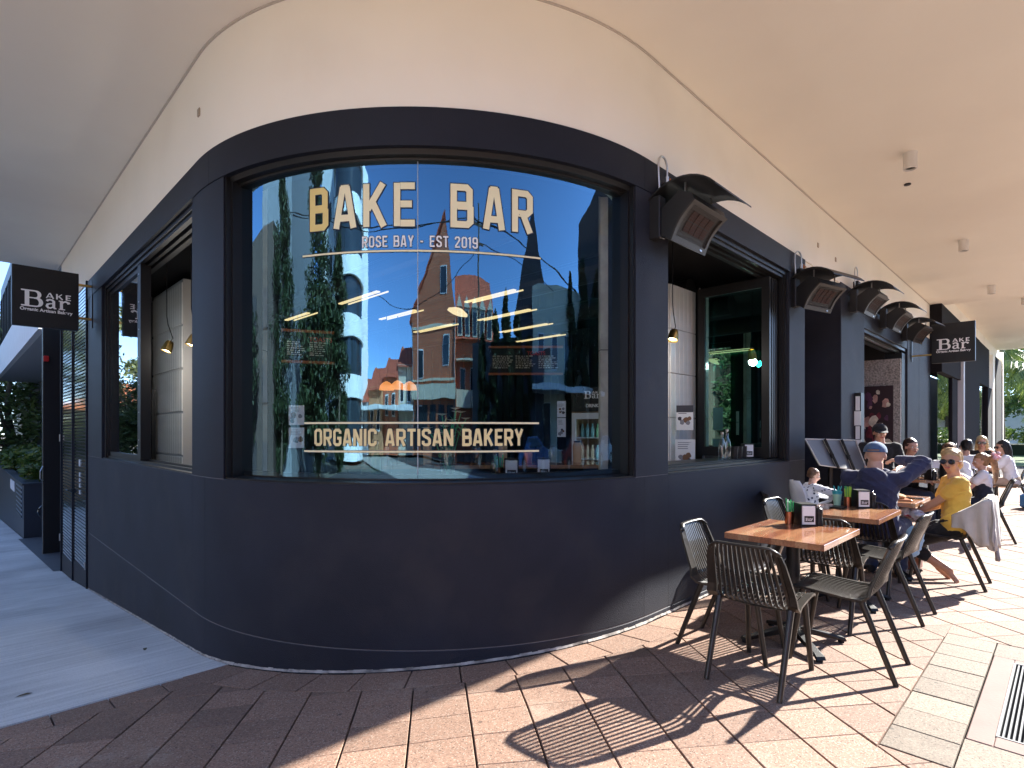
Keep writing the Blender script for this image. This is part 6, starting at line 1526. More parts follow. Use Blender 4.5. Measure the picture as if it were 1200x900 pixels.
mb = MB(); mb.box((0, -18, 0), (6, 14, 4.2)); mb.build('wall', M_WHR, hw_); mb = MB(); mb.box((-.4, -18.4, 4.2), (6.4, 14.4, 4.5)); mb.build('parapet', M_GREYR, hw_)
mb = MB(); mb.add([(x, y, .0025) for x, y in ((30.5, -3.7), (64, -3.7), (64, 12), (30.5, 12))], [(0, 1, 2, 3)]); tag(mb.build('garden_lawn', mat('lawn', (.07, .11, .03), .95, bump=.8, bscale=30, var=.3)), kind='structure')
# ================================================================ PEOPLE
def wrinkle(me, amp, strands):
    n = len(me.vertices); co = np.empty(n*3, np.float32); no = np.empty(n*3, np.float32)
    me.vertices.foreach_get('co', co); me.vertices.foreach_get('normal', no); co = co.reshape(-1, 3); no = no.reshape(-1, 3); x, y, z = co.T
    if strands: d = np.sin(x*95+2*np.sin(z*22+y*31))*np.sin(y*88+2*np.sin(z*17))*.5+np.sin(x*31+y*27+1.5*np.sin(z*13))*.6
    else:
        a = np.sin(x*19+z*27+2.2*np.sin(y*15+z*9)+1.3*np.sin(x*8)); b = np.sin(y*23-z*21+2.0*np.sin(x*17-z*11)); c = np.sin(z*58+3*np.sin(x*9+y*12))
        d = (1-np.abs(a)*1.7)*.55+(1-np.abs(b)*1.7)*.45+c*.18-.1
        d = np.maximum(d, -.15)
    co += no*(d*amp)[:, None].astype(np.float32); me.vertices.foreach_set('co', co.ravel()); me.update()
def remesh(mb, name, m, parent, vox=.01, it=4, fac=.6):
    me = mb.mesh(name, m); o = bpy.data.objects.new(name, me); COL.objects.link(o)
    r = o.modifiers.new('r', 'REMESH'); r.mode = 'VOXEL'; r.voxel_size = vox; r.use_smooth_shade = True
    s = o.modifiers.new('s', 'SMOOTH'); s.factor = fac; s.iterations = it
    dg = bpy.context.evaluated_depsgraph_get(); me2 = bpy.data.meshes.new_from_object(o.evaluated_get(dg))
    bpy.data.objects.remove(o); bpy.data.meshes.remove(me)
    me2.name = name; me2.materials.clear(); me2.materials.append(m)
    if name in ('t_shirt', 'hoodie', 'long_sleeved_top', 'blouse', 'trousers', 'pinafore', 'folded_cloth'):
        A_f = .011 if name in ('hoodie', 't_shirt') else .009
        wrinkle(me2, A_f, False)
    elif name == 'hair':
        wrinkle(me2, .007, True)
    me2.polygons.foreach_set('use_smooth', [True]*len(me2.polygons))
    return link_mesh(name, me2, parent)
def skin(name, c): 
    m = mat(name, c, .5, bump=.1, bscale=300); b = m.node_tree.nodes['Principled BSDF']; b.inputs['Subsurface Weight'].default_value = .12; b.inputs['Subsurface Radius'].default_value = (.02, .008, .005); return m
def cloth(name, c, **k): return mat('cloth_'+name, c, .9, bump=.9, bscale=38, var=.06, vscale=14, sheen=.15, **k)
SKF = skin('skin_fair', (.56, .33, .24)); SKT = skin('skin_tan', (.47, .26, .17))
def hairm(name, c):
    if name in MATS: return MATS[name]
    m = mat(name, c, .45, var=.35, vscale=30); t = m.node_tree; b = t.nodes['Principled BSDF']
    tc = t.nodes.new('ShaderNodeTexCoord'); mp = t.nodes.new('ShaderNodeMapping'); mp.inputs['Scale'].default_value = (160, 160, 14); n = t.nodes.new('ShaderNodeTexNoise'); n.inputs['Scale'].default_value = 1
    bp = t.nodes.new('ShaderNodeBump'); bp.inputs['Strength'].default_value = .9; bp.inputs['Distance'].default_value = .006
    t.links.new(tc.outputs['Object'], mp.inputs[0]); t.links.new(mp.outputs[0], n.inputs['Vector']); t.links.new(n.outputs[0], bp.inputs['Height']); t.links.new(bp.outputs[0], b.inputs['Normal']); return m
M_SUNG = mat('sunglass_lens', (.01, .01, .012), .06, spec=.9); M_LIP = mat('lips', (.42, .14, .12), .4); M_EYE = mat('eye_white', (.7, .68, .65), .2); M_IRIS = mat('iris', (.03, .02, .015), .2)
def ik(S, T, a, b, pole):
    S, T = Vector(S), Vector(T); d = T-S; L = min(d.length, (a+b)*.995); d = d.normalized(); x = (a*a-b*b+L*L)/(2*L); h = math.sqrt(max(0, a*a-x*x))
    p = Vector(pole); p = (p-d*p.dot(d)).normalized(); return S+d*x+p*h, S+d*L
def hand(mb, W, d, n, s, side, curl=.5):
    """palm and five fingers from the wrist; d points along the hand, n is the palm normal"""
    d = d.normalized(); n = (n-d*n.dot(d)).normalized(); a = d.cross(n)*side
    R = Matrix((a, d, n)).transposed()
    mb.ball(W+d*.045*s, (.040*s, .052*s, .016*s), 12, 8, None, R)
    for k, (off, ln) in enumerate(((.030, .068), (.010, .078), (-.010, .072), (-.029, .056))):
        b = W+d*.085*s+a*off*s; q = ln*s; c1 = curl*.6
        m = b+(d*math.cos(c1)+n*math.sin(c1)+a*off*2)*q*.5; e = m+(d*math.cos(c1*2.6)+n*math.sin(c1*2.6))*q*.5
        mb.cap(b-d*.012*s, m, .0095*s, .0085*s, 7); mb.cap(m, e, .0085*s, .007*s, 7)
    b = W+d*.022*s+a*.034*s; m = b+(a*.65+d*.6+n*.35).normalized()*.038*s; e = m+(a*.25+d*.8+n*.5).normalized()*.032*s
    mb.cap(b, m, .0125*s, .010*s, 8); mb.cap(m, e, .010*s, .008*s, 8)
def person(name_loc, rz, label, s=1.0, fem=True, hip=.52, lean=.12, twist=0, head=(0, 0, 0), hands=None, feet=None, poles=None, top='tee', topm=None, legm=None, leg_end=1.0, shoem=None, hair='short', hairc=None, sk=None, shades=None, cap=None, vox=.010, stand=False, kneez=None, lookdown=0):
    sk = sk or SKF; P = empty('person', name_loc, rz, label, 'person')
    H = Vector((0, -.02*s, hip)); sw = (.165 if fem else .195)*s; tl = .47*s
    up = Vector((0, math.sin(lean), math.cos(lean))); N = H+up*tl              # neck base
    cs, sn = math.cos(twist), math.sin(twist)
    rt = Vector((cs, sn, 0))
    SH = {k: N-up*.045*s+rt*sw*k for k in (-1, 1)}
    hy, hp, hr = head                                                        # yaw, pitch, roll
    NH = N+up*.055*s+Vector((0, .018*s, 0)); HC = NH+Vector((0, .012*s, .092*s))
    HR = Matrix.Rotation(hy, 3, 'Z') @ Matrix.Rotation(hp, 3, 'X') @ Matrix.Rotation(hr, 3, 'Y')
    def hd(x, y, z): return HC+HR @ (Vector((x, y, z))*s)
    B = MB()
    # trunk
    for k in (-1, 1):
        B.cap(H+Vector((k*.075*s, 0, 0)), H+up*.20*s+rt*k*.055*s, .105*s, .085*s, 14); B.cap(H+up*.20*s+rt*k*.055*s, N-up*.12*s+rt*k*.075*s, .085*s, .098*s, 14)
        B.cap(N-up*.05*s, SH[k], .060*s, .052*s, 12)
        if fem and s > .9: B.ball(N-up*.155*s+rt*k*.065*s+Vector((-sn, cs, 0))*.062*s, (.052*s, .048*s, .055*s), 12, 8)
    B.cap(N-up*.03*s, NH+Vector((0, 0, .03*s)), (.056 if fem else .064)*s, (.050 if fem else .060)*s, 14)
    # head: skull, face, jaw, nose, brow, ears
    B.ball(hd(0, -.012, .03), (.074*s, .092*s, .088*s), 18, 14, None, HR); B.ball(hd(0, .022, -.022), (.058*s, .062*s, .075*s), 16, 12, None, HR); B.ball(hd(0, .045, -.078), (.032*s, .030*s, .024*s), 12, 8, None, HR)
    B.cap(hd(0, .078, .012), hd(0, .101, -.026), .009*s, .0125*s, 8); B.ball(hd(0, .072, .028), (.046*s, .016*s, .012*s), 12, 8, None, HR); B.ball(hd(0, .078, -.052), (.022*s, .012*s, .012*s), 10, 7, None, HR)
    for k in (-1, 1): B.ball(hd(k*.076, -.006, -.004), (.009*s, .018*s, .030*s), 10, 8, None, HR); B.ball(hd(k*.038, .062, -.025), (.02*s, .018*s, .02*s), 8, 6, None, HR)
    # arms
    hands = hands or {-1: (-.16, .34, .72), 1: (.16, .34, .72)}; poles = poles or {}
    AR = {}
    for k in (-1, 1):
        T = Vector(hands[k]); E, Wp = ik(SH[k], T, .275*s, .245*s, poles.get(k, (k*.5, -.3, -1))); AR[k] = (SH[k], E, Wp)
        B.cap(SH[k], E, .046*s, .036*s, 12); B.cap(E, Wp, .038*s, .025*s, 12)
        fd = (Wp-E).normalized(); hand(B, Wp, fd+Vector((0, .05, -.12)), Vector((0, .25, -1)) if abs(fd.z) < .8 else Vector((-k, 0, 0)), s*.95, -k, .6)
    # legs
    LG = {}
    for k in (-1, 1):
        hj = H+Vector((k*.085*s, .0, -.01*s)); F = Vector((feet or {-1: (-.12, .42*s, .075), 1: (.12, .42*s, .075)})[k])
        K, A_ = ik(hj, F, .43*s, .41*s, (k*.15, .6, 1) if not stand else (0, 1, 0)); LG[k] = (hj, K, A_)
        B.cap(hj, K, .080*s, .054*s, 14); B.cap(K, K.lerp(A_, .3), .052*s, .054*s, 12); B.cap(K.lerp(A_, .3), A_, .054*s, .034*s, 12)
    ft = {}
    for k in (-1, 1):
        A_ = LG[k][2]; sh_ = (A_-LG[k][1]).normalized(); fw = Vector((k*.12, 1, -.15)) if A_.z < .11 else Vector((k*.1, .25, -.9))
        if A_.z < .11 and sh_.y < -.55: fw = Vector((0, .15, -1)) if False else Vector((k*.1, -.25, -.65))
        fw = fw.normalized(); hl = A_-fw*.03*s+Vector((0, 0, -.03*s)); toe = A_+fw*.16*s+Vector((0, 0, -.035*s)); toe.z = max(toe.z, .018); hl.z = max(hl.z, .03)
        ft[k] = (hl, toe); B.cap(A_, hl, .034*s, .030*s, 10); B.cap(hl, toe, .030*s, .024*s, 12); sd = fw.cross(Vector((0, 0, 1))).normalized()
        for j in range(5): a = toe+sd*(.026-.013*j)*s; B.cap(a, a+fw*(.035-.004*abs(j-1))*s, .0115*s, .009*s, 6)
    remesh(B, 'body', sk, P, vox*.8, 3, .5)
    # ---- clothing
    T_ = MB(); g = .017*s
    for k in (-1, 1):
        T_.cap(H+up*.01+Vector((k*.075*s, 0, 0)), H+up*.20*s+rt*k*.055*s, (.098 if fem else .106)*s+g, (.080 if fem else .094)*s+g, 14); T_.cap(H+up*.20*s+rt*k*.055*s, N-up*.12*s+rt*k*.072*s, (.082 if fem else .094)*s+g, (.088 if fem else .100)*s+g, 14)
        T_.cap(N-up*.055*s, SH[k]-up*.004, .058*s+g*.8, .052*s+g, 12)
        if fem and s > .9: T_.ball(N-up*.155*s+rt*k*.065*s+Vector((-sn, cs, 0))*.062*s, (.054*s+g, .048*s+g, .055*s+g), 12, 8)
        S_, E, Wp = AR[k]
        if top in ('tee', 'dress'): T_.cap(S_, S_.lerp(E, .55), .047*s+g, .048*s+g, 12)
        else: T_.cap(S_, E, .050*s+g, .042*s+g*1.3, 12); T_.cap(E, E.lerp(Wp, .93), .044*s+g*1.3, .030*s+g, 12)
    if top == 'hood':
        T_.ball(N-up*.02*s+Vector((0, -.085*s, 0)), (.115*s, .062*s, .075*s), 14, 10); T_.cap(N+Vector((-.075*s, .03*s, 0)), N+Vector((.075*s, .03*s, 0)), .045*s, .045*s); T_.ball(N-up*.10*s+Vector((0, -.10*s, 0)), (.09*s, .04*s, .075*s), 12, 8)
    remesh(T_, {'tee': 't_shirt', 'hood': 'hoodie', 'long': 'long_sleeved_top', 'dress': 'blouse'}[top], topm, P, vox, 5, .5)
    L_ = MB()
    for k in (-1, 1):
        hj, K, A_ = LG[k]; L_.cap(H+Vector((k*.07*s, 0, .03*s)), hj, .105*s+g*.7, .092*s+g*.5, 14); L_.cap(hj, K, .086*s+g*.5, .056*s+g, 14)
        if leg_end > 0: L_.cap(K, K.lerp(A_, leg_end), .056*s+g, (.056-.02*leg_end)*s+g, 12)
    remesh(L_, 'trousers', legm or cloth('denim', (.03, .045, .09)), P, vox, 4, .5)
    if shoem:
        for k in (-1, 1):
            hl, toe = ft[k]; S_ = MB(); S_.cap(hl+Vector((0, 0, .012)), toe, .040*s, .036*s, 12); S_.cap(toe, toe.lerp(hl, -.2), .034*s, .028*s, 10); S_.cap(LG[k][2], hl, .040*s, .040*s, 10); remesh(S_, 'shoe', shoem, P, vox, 3, .5)
    # ---- hair
    Hm = hairc; hb = MB()
    if hair:
        hb.ball(hd(0, -.022, .042), (.084*s, .100*s, .092*s), 18, 14, None, HR)
        if hair in ('bob', 'long', 'pony', 'bun', 'short', 'baby'): hb.ball(hd(0, -.05, -.01), (.078*s, .068*s, .080*s), 16, 12, None, HR)
        if hair == 'bob':
            for k in (-1, 1): hb.cap(hd(k*.068, -.02, .03), hd(k*.066, -.025, -.085), .030*s, .024*s)
            hb.cap(hd(0, -.07, 0), hd(0, -.06, -.09), .06*s, .05*s)
        if hair == 'long':
            for k in (-1, 1): hb.cap(hd(k*.066, -.01, .03), hd(k*.075, -.03, -.15), .030*s, .030*s); hb.cap(hd(k*.075, -.03, -.15), hd(k*.07, -.05, -.28), .030*s, .018*s)
            for x in (-.04, 0, .04): hb.cap(hd(x, -.07, 0), hd(x, -.085, -.20), .045*s, .04*s); hb.cap(hd(x, -.085, -.20), hd(x*1.1, -.10, -.32), .04*s, .02*s)
        if hair == 'pony':
            pts = [(0, -.10, .05), (.01, -.16, .04), (.02, -.185, -.05), (.02, -.18, -.17), (.0, -.17, -.27), (.02, -.165, -.36)]
            rr = [.035, .045, .048, .042, .036, .015]
            for a, b, r0, r1 in zip(pts[:-1], pts[1:], rr[:-1], rr[1:]): hb.cap(hd(*a), hd(*b), r0*s, r1*s)
        if hair == 'bun': hb.ball(hd(.01, -.03, .075), (.074*s, .088*s, .066*s)); hb.ball(hd(0, -.07, .02), (.083*s, .06*s, .085*s)); hb.ball(hd(.0, -.085, .085), (.050*s, .048*s, .042*s)); [hb.cap(hd(.07*math.cos(a), -.02+.06*math.sin(a), .085), hd(.06*math.cos(a+.7), -.02+.06*math.sin(a+.7), .115), .016*s, .012*s) for a in [i*.9 for i in range(7)]]
        # keep the face clear
        vs = hb; HO = remesh(hb, 'hair', Hm, P, vox*.9, 3, .5)
        me = HO.data; inv = HR.transposed()
        bm = bmesh.new(); bm.from_mesh(me); kill = []
        for v in bm.verts:
            q = inv @ (v.co-HC)/s
            e = Vector((q.x/.074, (q.y+.012)/.092, (q.z-.03)/.088)); L_e = e.length
            if q.y > .0 and L_e > .5 and abs(q.x) < .082 and q.z > -.08 and not (hair in ('long', 'bob') and abs(q.x) > .058 and q.z < .05):
                front = min(1, q.y/.05); line = .058+.02*(1-abs(q.x)/.08)
                k_ = (1.13-.08*front) if q.z > line else (1.13-.08*front)+( .86-(1.13-.08*front))*min(1, (line-q.z)/.012)*(1 if q.y > .022 else q.y/.022)
                e = e*(k_/L_e); v.co = HC+HR @ (Vector((e.x*.074, e.y*.092-.012, e.z*.088+.03))*s)
            elif hair in ('short', 'baby') and q.z < -.045: v.co = HC+HR @ (Vector((q.x*.8, max(q.y, -.07)*.85, max(q.z, -.06)))*s)
        bm.to_mesh(me); bm.free()
    # ---- face details
    for k in (-1, 1):
        if not shades or shades == 'head':
            mb = MB(); mb.ball(hd(k*.030, .073, .004), .0115*s, 10, 7); e = mb.build('eye', M_EYE, P, True); mb = MB(); mb.ball(hd(k*.030, .0815, .004), .0055*s, 8, 6); mb.build('iris', M_IRIS, e, True)
    mb = MB(); mb.cap(hd(-.018, .090, -.050), hd(.018, .090, -.050), .0055*s, .0055*s, 8); mb.cap(hd(-.013, .089, -.056), hd(.013, .089, -.056), .0055*s, .0055*s, 8); mb.build('mouth', M_LIP, P, True)
    if shades:
        oz, oy, ti = (.008, .094, 0) if shades != 'head' else (.112, .052, -.9)
        RR = HR @ Matrix.Rotation(ti, 3, 'X')
        for k in (-1, 1):
            mb = MB(); mb.ball(hd(k*.034, oy, oz-.004), (.030*s, .005*s, .026*s), 14, 8, None, RR); mb.build('sunglass_lens', M_SUNG, P, True)
        mb = MB(); mb.cap(hd(-.012, oy+.004, oz+.004), hd(.012, oy+.004, oz+.004), .0028*s, .0028*s, 6)
        for k in (-1, 1): mb.tube([hd(k*.062, oy-.004, oz+.004), hd(k*.083, oy-.03, oz+.004), hd(k*.085, oy-.10, oz)], .0028*s, 5)
        mb.build('sunglass_frame', M_BLACK, P)
    if cap:
        mb = MB(); pr = []
        vs = []; nU = 24; lev = [(-.0, 1.0), (.25, .985), (.5, .90), (.75, .70), (.92, .42), (1.0, .05)]
        for t, w_ in lev:
            for i in range(nU):
                a = 2*PI*i/nU; zz = .035+.095*t; yb = math.sin(a); 
                if t == 0 and abs(math.cos(a)) < .35 and yb < 0: zz += .012
                vs.append(hd(.090*w_*math.cos(a), -.015+.108*w_*yb, zz))
        fs = [(j*nU+i, j*nU+(i+1) % nU, (j+1)*nU+(i+1) % nU, (j+1)*nU+i) for j in range(5) for i in range(nU)]+[tuple(range(5*nU, 6*nU))]
        # leave the adjusting gap at the back
        fs = [f for f in fs if not (len(f) == 4 and f[0]//nU in (0,) and 16 <= f[0] % nU <= 19)]
        mb.add(vs, fs); mb.build('cap', cap, P, 'auto', fixn=False)
        mb = MB(); q = []
        for i in range(11):
            a = PI*(.12+.76*i/10); q.append((.088*math.cos(a), -.010+.100*math.sin(a), .040)); 
        o = [(.080*math.cos(PI*(.12+.76*i/10)), .02+.155*math.sin(PI*(.12+.76*i/10)), .022) for i in range(11)]
        allv = [hd(*p) for p in q]+[hd(*p) for p in o]+[hd(p[0], p[1], p[2]-.005) for p in q]+[hd(p[0], p[1], p[2]-.005) for p in o]
        mb.add(allv, [(i, i+1, 12+i, 11+i) for i in range(10)]+[(22+i, 33+i, 34+i, 23+i) for i in range(10)]+[(11+i, 12+i, 34+i, 33+i) for i in range(10)]); mb.build('cap_peak', cap, P, fixn=False)
        mb = MB(); mb.ball(hd(0, -.015, .13), .008*s, 8, 6); mb.build('cap_button', cap, P)
        if True:
            mb = MB(); mb.tube([hd(.090*math.cos(a), -.015+.108*math.sin(a), .040) for a in [PI*(1.32+.36*i/8) for i in range(9)]], .006*s, 6); mb.build('cap_strap', cap, P)
    return P
BLOND = hairm('hair_blond', (.46, .30, .14)); DKB = hairm('hair_dark_brown', (.045, .022, .014)); BLK = hairm('hair_black', (.012, .009, .009)); BRN = hairm('hair_brown', (.16, .075, .035)); LBR = hairm('hair_light_brown', (.28, .16, .08)); BAB = hairm('hair_toddler', (.14, .07, .035))
DENIM = cloth('denim', (.03, .045, .09)); BLKC = cloth('black', (.012, .012, .014)); WHT = cloth('white', (.74, .74, .78)); NVY = cloth('navy', (.028, .032, .075)); YEL = cloth('mustard', (.70, .43, .075)); DNV = cloth('dark_navy', (.012, .018, .035)); GRYC = cloth('light_grey', (.42, .40, .38)); GRY2 = cloth('mid_grey', (.24, .24, .26))
# woman in yellow
person((6.70, .80, 0), 0, 'barefoot woman in a mustard t-shirt and round sunglasses looking back at the camera', .98, True, lean=.0, twist=.40, head=(1.38, .02, 0), hands={-1: (-.05, .30, .60), 1: (.10, .34, .60)}, feet={-1: (-.03, .02, .10), 1: (.06, .10, .095)}, poles={-1: (-1, -.5, -.6)}, top='tee', topm=YEL, legm=BLKC, leg_end=.45, hair='bun', hairc=BLOND, sk=SKT, shades=True, vox=.0085)
# hooded man
person((6.08, 1.30, 0), FX, 'man in a navy hoodie and faded blue cap seen from behind, right elbow raised', 1.06, False, hip=.53, lean=.05, head=(.06, -.05, 0), hands={1: (.12, .36, 1.14), -1: (-.18, .38, .80)}, poles={1: (1, -.2, .15)}, top='hood', topm=NVY, legm=DENIM, shoem=BLKC, hair=None, hairc=None, sk=SKF, cap=cloth('faded_blue', (.07, .12, .22)), vox=.0085)
# toddler
tod = person((6.33, 1.93, 0), -2.45, 'toddler with brown hair in a white top with dark spots, in the high chair', .60, False, hip=.585, lean=.10, head=(-.15, -.25, 0), hands={-1: (-.14, .22, .765), 1: (.14, .22, .765)}, feet={-1: (-.07, .18, .32), 1: (.07, .18, .32)}, poles={-1: (-1, -.3, .1), 1: (1, -.3, .1)}, top='long', topm=None or mat('cloth_spotted', (.76, .77, .82), .9), legm=cloth('pale_blue', (.35, .5, .6)), shoem=WHT, hair='baby', hairc=BAB, sk=SKF, vox=.007)
m = MATS['cloth_spotted']; t = m.node_tree; vor = t.nodes.new('ShaderNodeTexVoronoi'); vor.inputs['Scale'].default_value = 26; tcn = t.nodes.new('ShaderNodeTexCoord'); t.links.new(tcn.outputs['Object'], vor.inputs['Vector'])
cr = t.nodes.new('ShaderNodeMapRange'); cr.inputs[1].default_value = .26; cr.inputs[2].default_value = .34; t.links.new(vor.outputs['Distance'], cr.inputs[0]); mx = t.nodes.new('ShaderNodeMix'); mx.data_type = 'RGBA'; mx.inputs[6].default_value = (.04, .05, .10, 1); mx.inputs[7].default_value = (.76, .77, .82, 1); t.links.new(cr.outputs[0], mx.inputs[0]); t.links.new(mx.outputs[2], t.nodes['Principled BSDF'].inputs['Base Color'])
# person in black cap, standing at the counter side
person((8.35, 1.73, 0), MX+.3, 'person in a black cap standing behind the hooded man by the menu boards', .93, False, hip=.82, lean=.02, head=(.2, -.1, 0), hands={-1: (-.14, .28, .95), 1: (.14, .28, .95)}, feet={-1: (-.10, 0, .075), 1: (.10, .02, .075)}, stand=True, top='tee', topm=BLKC, legm=BLKC, shoem=BLKC, hair='short', hairc=DKB, cap=cloth('capblack', (.012, .012, .014)), vox=.012)
person((9.95, 1.72, 0), MY-.5, 'dark-bobbed person in a navy t-shirt sitting against the blue grey pier', 1.06, True, hip=.53, lean=.10, head=(-.3, -.05, 0), top='tee', topm=DNV, legm=DENIM, shoem=BLKC, hair='bob', hairc=DKB, vox=.012)
person((10.40, 1.27, 0), MX+.05, 'woman in white with sunglasses pushed up on her head, bent over the table', 1.0, True, lean=.28, head=(0, -.38, 0), hands={-1: (-.14, .42, .80), 1: (.14, .42, .80)}, top='long', topm=WHT, legm=DENIM, shoem=BLKC, hair='short', hairc=BRN, shades='head', vox=.012)
person((9.58, .82, 0), .12, 'girl with a long ponytail and pink hair tie in a navy pinafore over white', .84, True, hip=.50, lean=.06, head=(.28, -.1, 0), hands={-1: (-.12, .32, .76), 1: (.12, .32, .76)}, top='dress', topm=WHT, legm=DNV, leg_end=.0, shoem=BLKC, hair='pony', hairc=LBR, vox=.009)
person((12.2, 1.28, 0), FX, 'dark-haired person beyond the woman with sunglasses on her head', 1.02, True, lean=.1, head=(.5, 0, 0), top='tee', topm=WHT, legm=DENIM, shoem=BLKC, hair='short', hairc=BLK, shades=True, vox=.013)
person((14.05, 1.22, 0), MX, 'blonde woman in black with round sunglasses, facing the camera', 1.06, True, lean=.12, hip=.54, head=(.1, -.05, 0), hands={-1: (-.20, .30, 1.0), 1: (.16, .35, .9)}, top='tee', topm=BLKC, legm=BLKC, shoem=BLKC, hair='long', hairc=hairm('hair_pale_blond', (.55, .38, .18)), shades=True, vox=.013)
person((13.3, .76, 0), .05, 'woman with long black hair and a white t-shirt at the right edge', 1.0, True, lean=.22, head=(.5, -.1, 0), hands={-1: (-.12, .42, .80), 1: (.12, .42, .80)}, top='tee', topm=WHT, legm=cloth('beige', (.45, .33, .24)), leg_end=0, shoem=WHT, hair='long', hairc=BLK, shades=True, vox=.012)
# the girl's pinafore and hair tie, as things worn: children of the girl
girl = [o for o in COL.objects if o.name.startswith('person') and 'ponytail' in o.get('label', '')][0]
mb = MB()
for k in (-1, 1): mb.cap((k*.062, -.015, .50), (k*.048, .0, .66), .106, .092, 14); mb.cap((k*.048, .0, .66), (k*.055, .02, .79), .092, .088, 14); mb.cap((k*.06, -.03, .80), (k*.065, .03, .86), .035, .03)
remesh(mb, 'pinafore', DNV, girl, .009, 4, .5)
mb = MB(); [mb.ball((-.03+.04*math.cos(a), -.125+.03*math.sin(a), 1.10+.03*math.sin(2*a)), (.034, .026, .026), 10, 7) for a in [0, 1.3, 2.6, 3.9, 5.2]]; remesh(mb, 'hair_scrunchie', cloth('pink_print', (.66, .40, .46)), girl, .008, 2, .4)

# ---- jacket over the chair back, bundle on the lap, bags
jk = empty('grey_jacket', (6.64, .52, .80), 0, 'pale grey jacket hanging over the chair back behind the woman in yellow', 'jacket')
def drape(x0, x1, prof, seed, amp=.02, th=.012):
    mb = MB(); nx = 22; n = len(prof); vs = []
    for j, (y, z) in enumerate(prof):
        for i in range(nx+1):
            t = i/nx; x = x0+(x1-x0)*t; f = j/n; w_ = math.sin(t*17+seed)*amp*(.25+f)+noise.noise(Vector((x*9, j*.35, seed)))*amp*1.6
            sag = .05*math.sin(PI*t)*f if seed < 5 else 0
            vs.append((x+.02*math.sin(j*.5+t*5), y-w_, z-sag))
    N = len(vs); vs += [(x, y-th, z) for x, y, z in vs]; k = nx+1
    fs = [(j*k+i, j*k+i+1, (j+1)*k+i+1, (j+1)*k+i) for j in range(n-1) for i in range(nx)]; fs += [tuple(N+q for q in f[::-1]) for f in fs]
    bd = list(range(k))+[j*k+nx for j in range(1, n)]+[(n-1)*k+i for i in range(nx-1, -1, -1)]+[j*k for j in range(n-2, 0, -1)]
    fs += [(bd[a], bd[(a+1) % len(bd)], N+bd[(a+1) % len(bd)], N+bd[a]) for a in range(len(bd))]
    mb.add(vs, fs); return mb
pf = [(.12, -.18), (.09, -.10), (.06, -.03), (.03, .025), (.01, .03), (-.008, .0), (-.012, -.06), (-.016, -.13), (-.018, -.20), (-.018, -.27), (-.018, -.33), (-.018, -.38)]
drape(-.24, .22, pf, 1).build('jacket_body', GRYC, jk, True)
mb = MB(); nx, nz = 26, 14; vs = []
hp_ = [Vector((.20, -.03, 0)), Vector((0, -.04, 0)), Vector((-.20, -.035, 0)), Vector((-.262, .0, 0)), Vector((-.272, .10, 0)), Vector((-.268, .24, 0))]
for j in range(nz+1):
    f = j/nz
    for i in range(nx+1):
        t = i/nx*5; k = min(4, int(t)); p = hp_[k].lerp(hp_[k+1], t-k); o_ = Vector((-1 if i > nx*.5 else -.2, -1 if i < nx*.65 else -.1, 0)).normalized()
        zt_ = .02-.16*max(0, (i/nx-.62)/.38)**1.2; zb = -.40+.18*max(0, (i/nx-.66)/.34)+.03*math.sin(i*.9)
        w_ = (.008+.020*f)*math.sin(i*1.15+f*1.3)+.012*f; vs.append(p+o_*w_+Vector((0, 0, zt_+(zb-zt_)*f)))
N = len(vs); vs += [v+Vector((.014, .010, 0)) for v in vs]; k = nx+1
fs = [(j*k+i, j*k+i+1, (j+1)*k+i+1, (j+1)*k+i) for j in range(nz) for i in range(nx)]; fs += [tuple(N+q for q in f[::-1]) for f in fs]
bd = list(range(k))+[j*k+nx for j in range(1, nz+1)]+[nz*k+i for i in range(nx-1, -1, -1)]+[j*k for j in range(nz-1, 0, -1)]
fs += [(bd[a], bd[(a+1) % len(bd)], N+bd[(a+1) % len(bd)], N+bd[a]) for a in range(len(bd))]
mb.add(vs, fs); mb.build('jacket_front', cloth('cream_grey', (.50, .47, .42)), jk, True)
drape(.02, .19, [(-.03, -.22), (-.035, -.32), (-.035, -.42), (-.035, -.50), (-.035, -.56)], 6, .012).build('sleeve', GRY2, jk, True)
drape(-.25, -.12, [(-.03, -.20), (-.03, -.30), (-.03, -.38), (-.03, -.43)], 7, .012).build('sleeve', GRY2, jk, True)
bn = empty('patterned_bundle', (6.58, 1.08, .60), 0, 'red, white and grey patterned cloth bundle on the lap of the woman in yellow', 'cloth')
mb = MB(); rnd = random.Random(2)
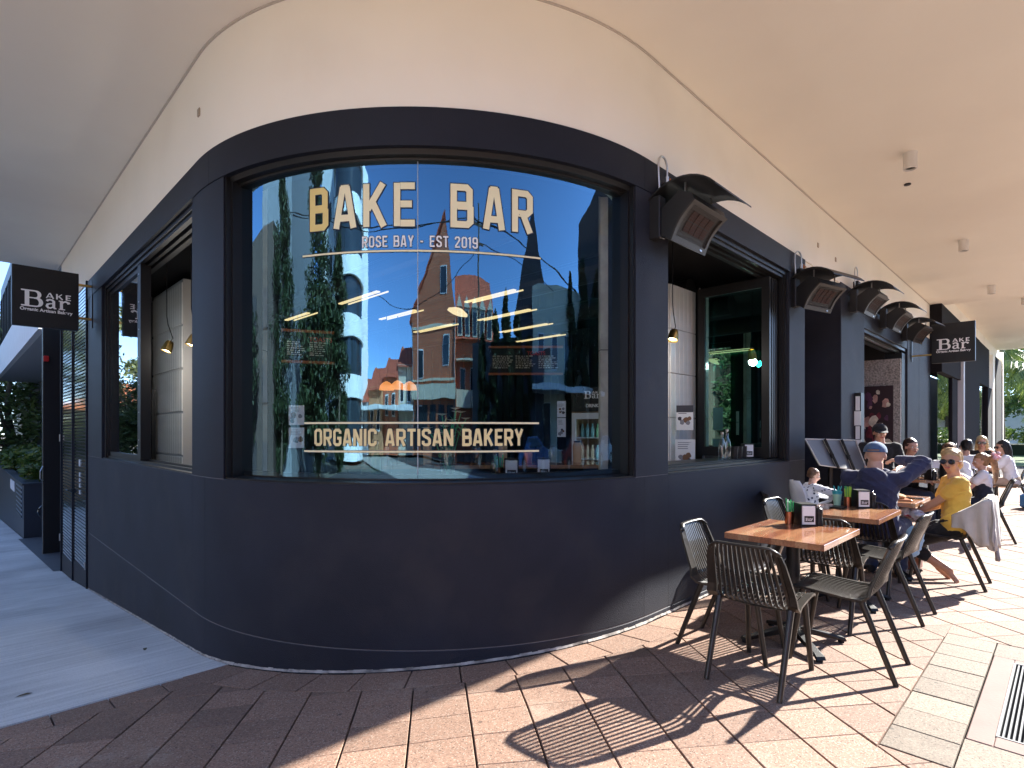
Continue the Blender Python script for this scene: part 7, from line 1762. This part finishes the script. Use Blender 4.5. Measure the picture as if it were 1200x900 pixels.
for k in range(9): mb.ball((rnd.uniform(-.12, .12), rnd.uniform(-.08, .08), rnd.uniform(-.02, .05)), (rnd.uniform(.04, .08), rnd.uniform(.03, .06), rnd.uniform(.025, .045)))
o = remesh(mb, 'folded_cloth', mat('cloth_patterned', (.55, .55, .58), .9, var=.3, vscale=40, stain=(.45, .04, .06), sscale=14, samt=1.6, bump=.8, bscale=30), bn, .009, 3, .5)
for k, (x, y, l, m_) in enumerate(((6.9, 1.15, 'dark red and brown bag on the paving under the third table', mat('bag_brown', (.14, .05, .03), .6)), (13.9, .55, 'blue and white shopping bag on the paving at the right edge', mat('bag_blue', (.05, .2, .5), .5)))):
    r = empty('bag', (x, y, 0), k*.7, l, 'bag'); mb = MB(); mb.cbox((0, 0, .13), (.30, .14, .26), bev=.03); mb.build('body', m_, r, 'auto'); mb = MB(); mb.tube([(-.09, 0, .25), (-.07, 0, .36), (.07, 0, .36), (.09, 0, .25)], .010, 6); mb.build('handle', m_, r, True)
# pale blue cloth hanging by the man's chair
bl = empty('blue_cloth', (5.98, .98, .42), 0, 'pale blue cloth hanging beside the hooded man', 'cloth')
mb = MB(); mb.ball((0, 0, .05), (.06, .07, .12)); mb.ball((.01, .02, -.04), (.07, .06, .08)); mb.ball((-.02, -.03, .10), (.04, .05, .07)); remesh(mb, 'folded_cloth', cloth('sky', (.32, .52, .70)), bl, .01, 3, .5)
# small litter on the ground: leaves
M_LITTER = mat('dry_leaf', (.10, .085, .045), .8)
for k, (u, v) in enumerate(((28, 800), (170, 742))):
    Y = 1.62*FPX/(v-505); P = px(u, v, Y); r = empty('fallen_leaf', (P.x, P.y, G(P.y)+.006), k*1.3, ['largest fallen leaf, at the lower left of the concrete path', 'fallen twig on the concrete path close to the wall', 'small fallen leaf in the middle of the concrete path', 'small fallen leaf near the corner of the concrete path'][k], 'leaf', 'leaves on the concrete path')
    mb = MB(); L = .03 if k else .045; mb.add([(-L, 0, 0), (-L*.3, -.014, .006), (L*.5, -.01, .008), (L, 0, .002), (L*.4, .014, .007), (-L*.4, .012, .005)], [(0, 1, 2, 3, 4, 5)]); mb.build('blade', M_LITTER, r, fixn=False)
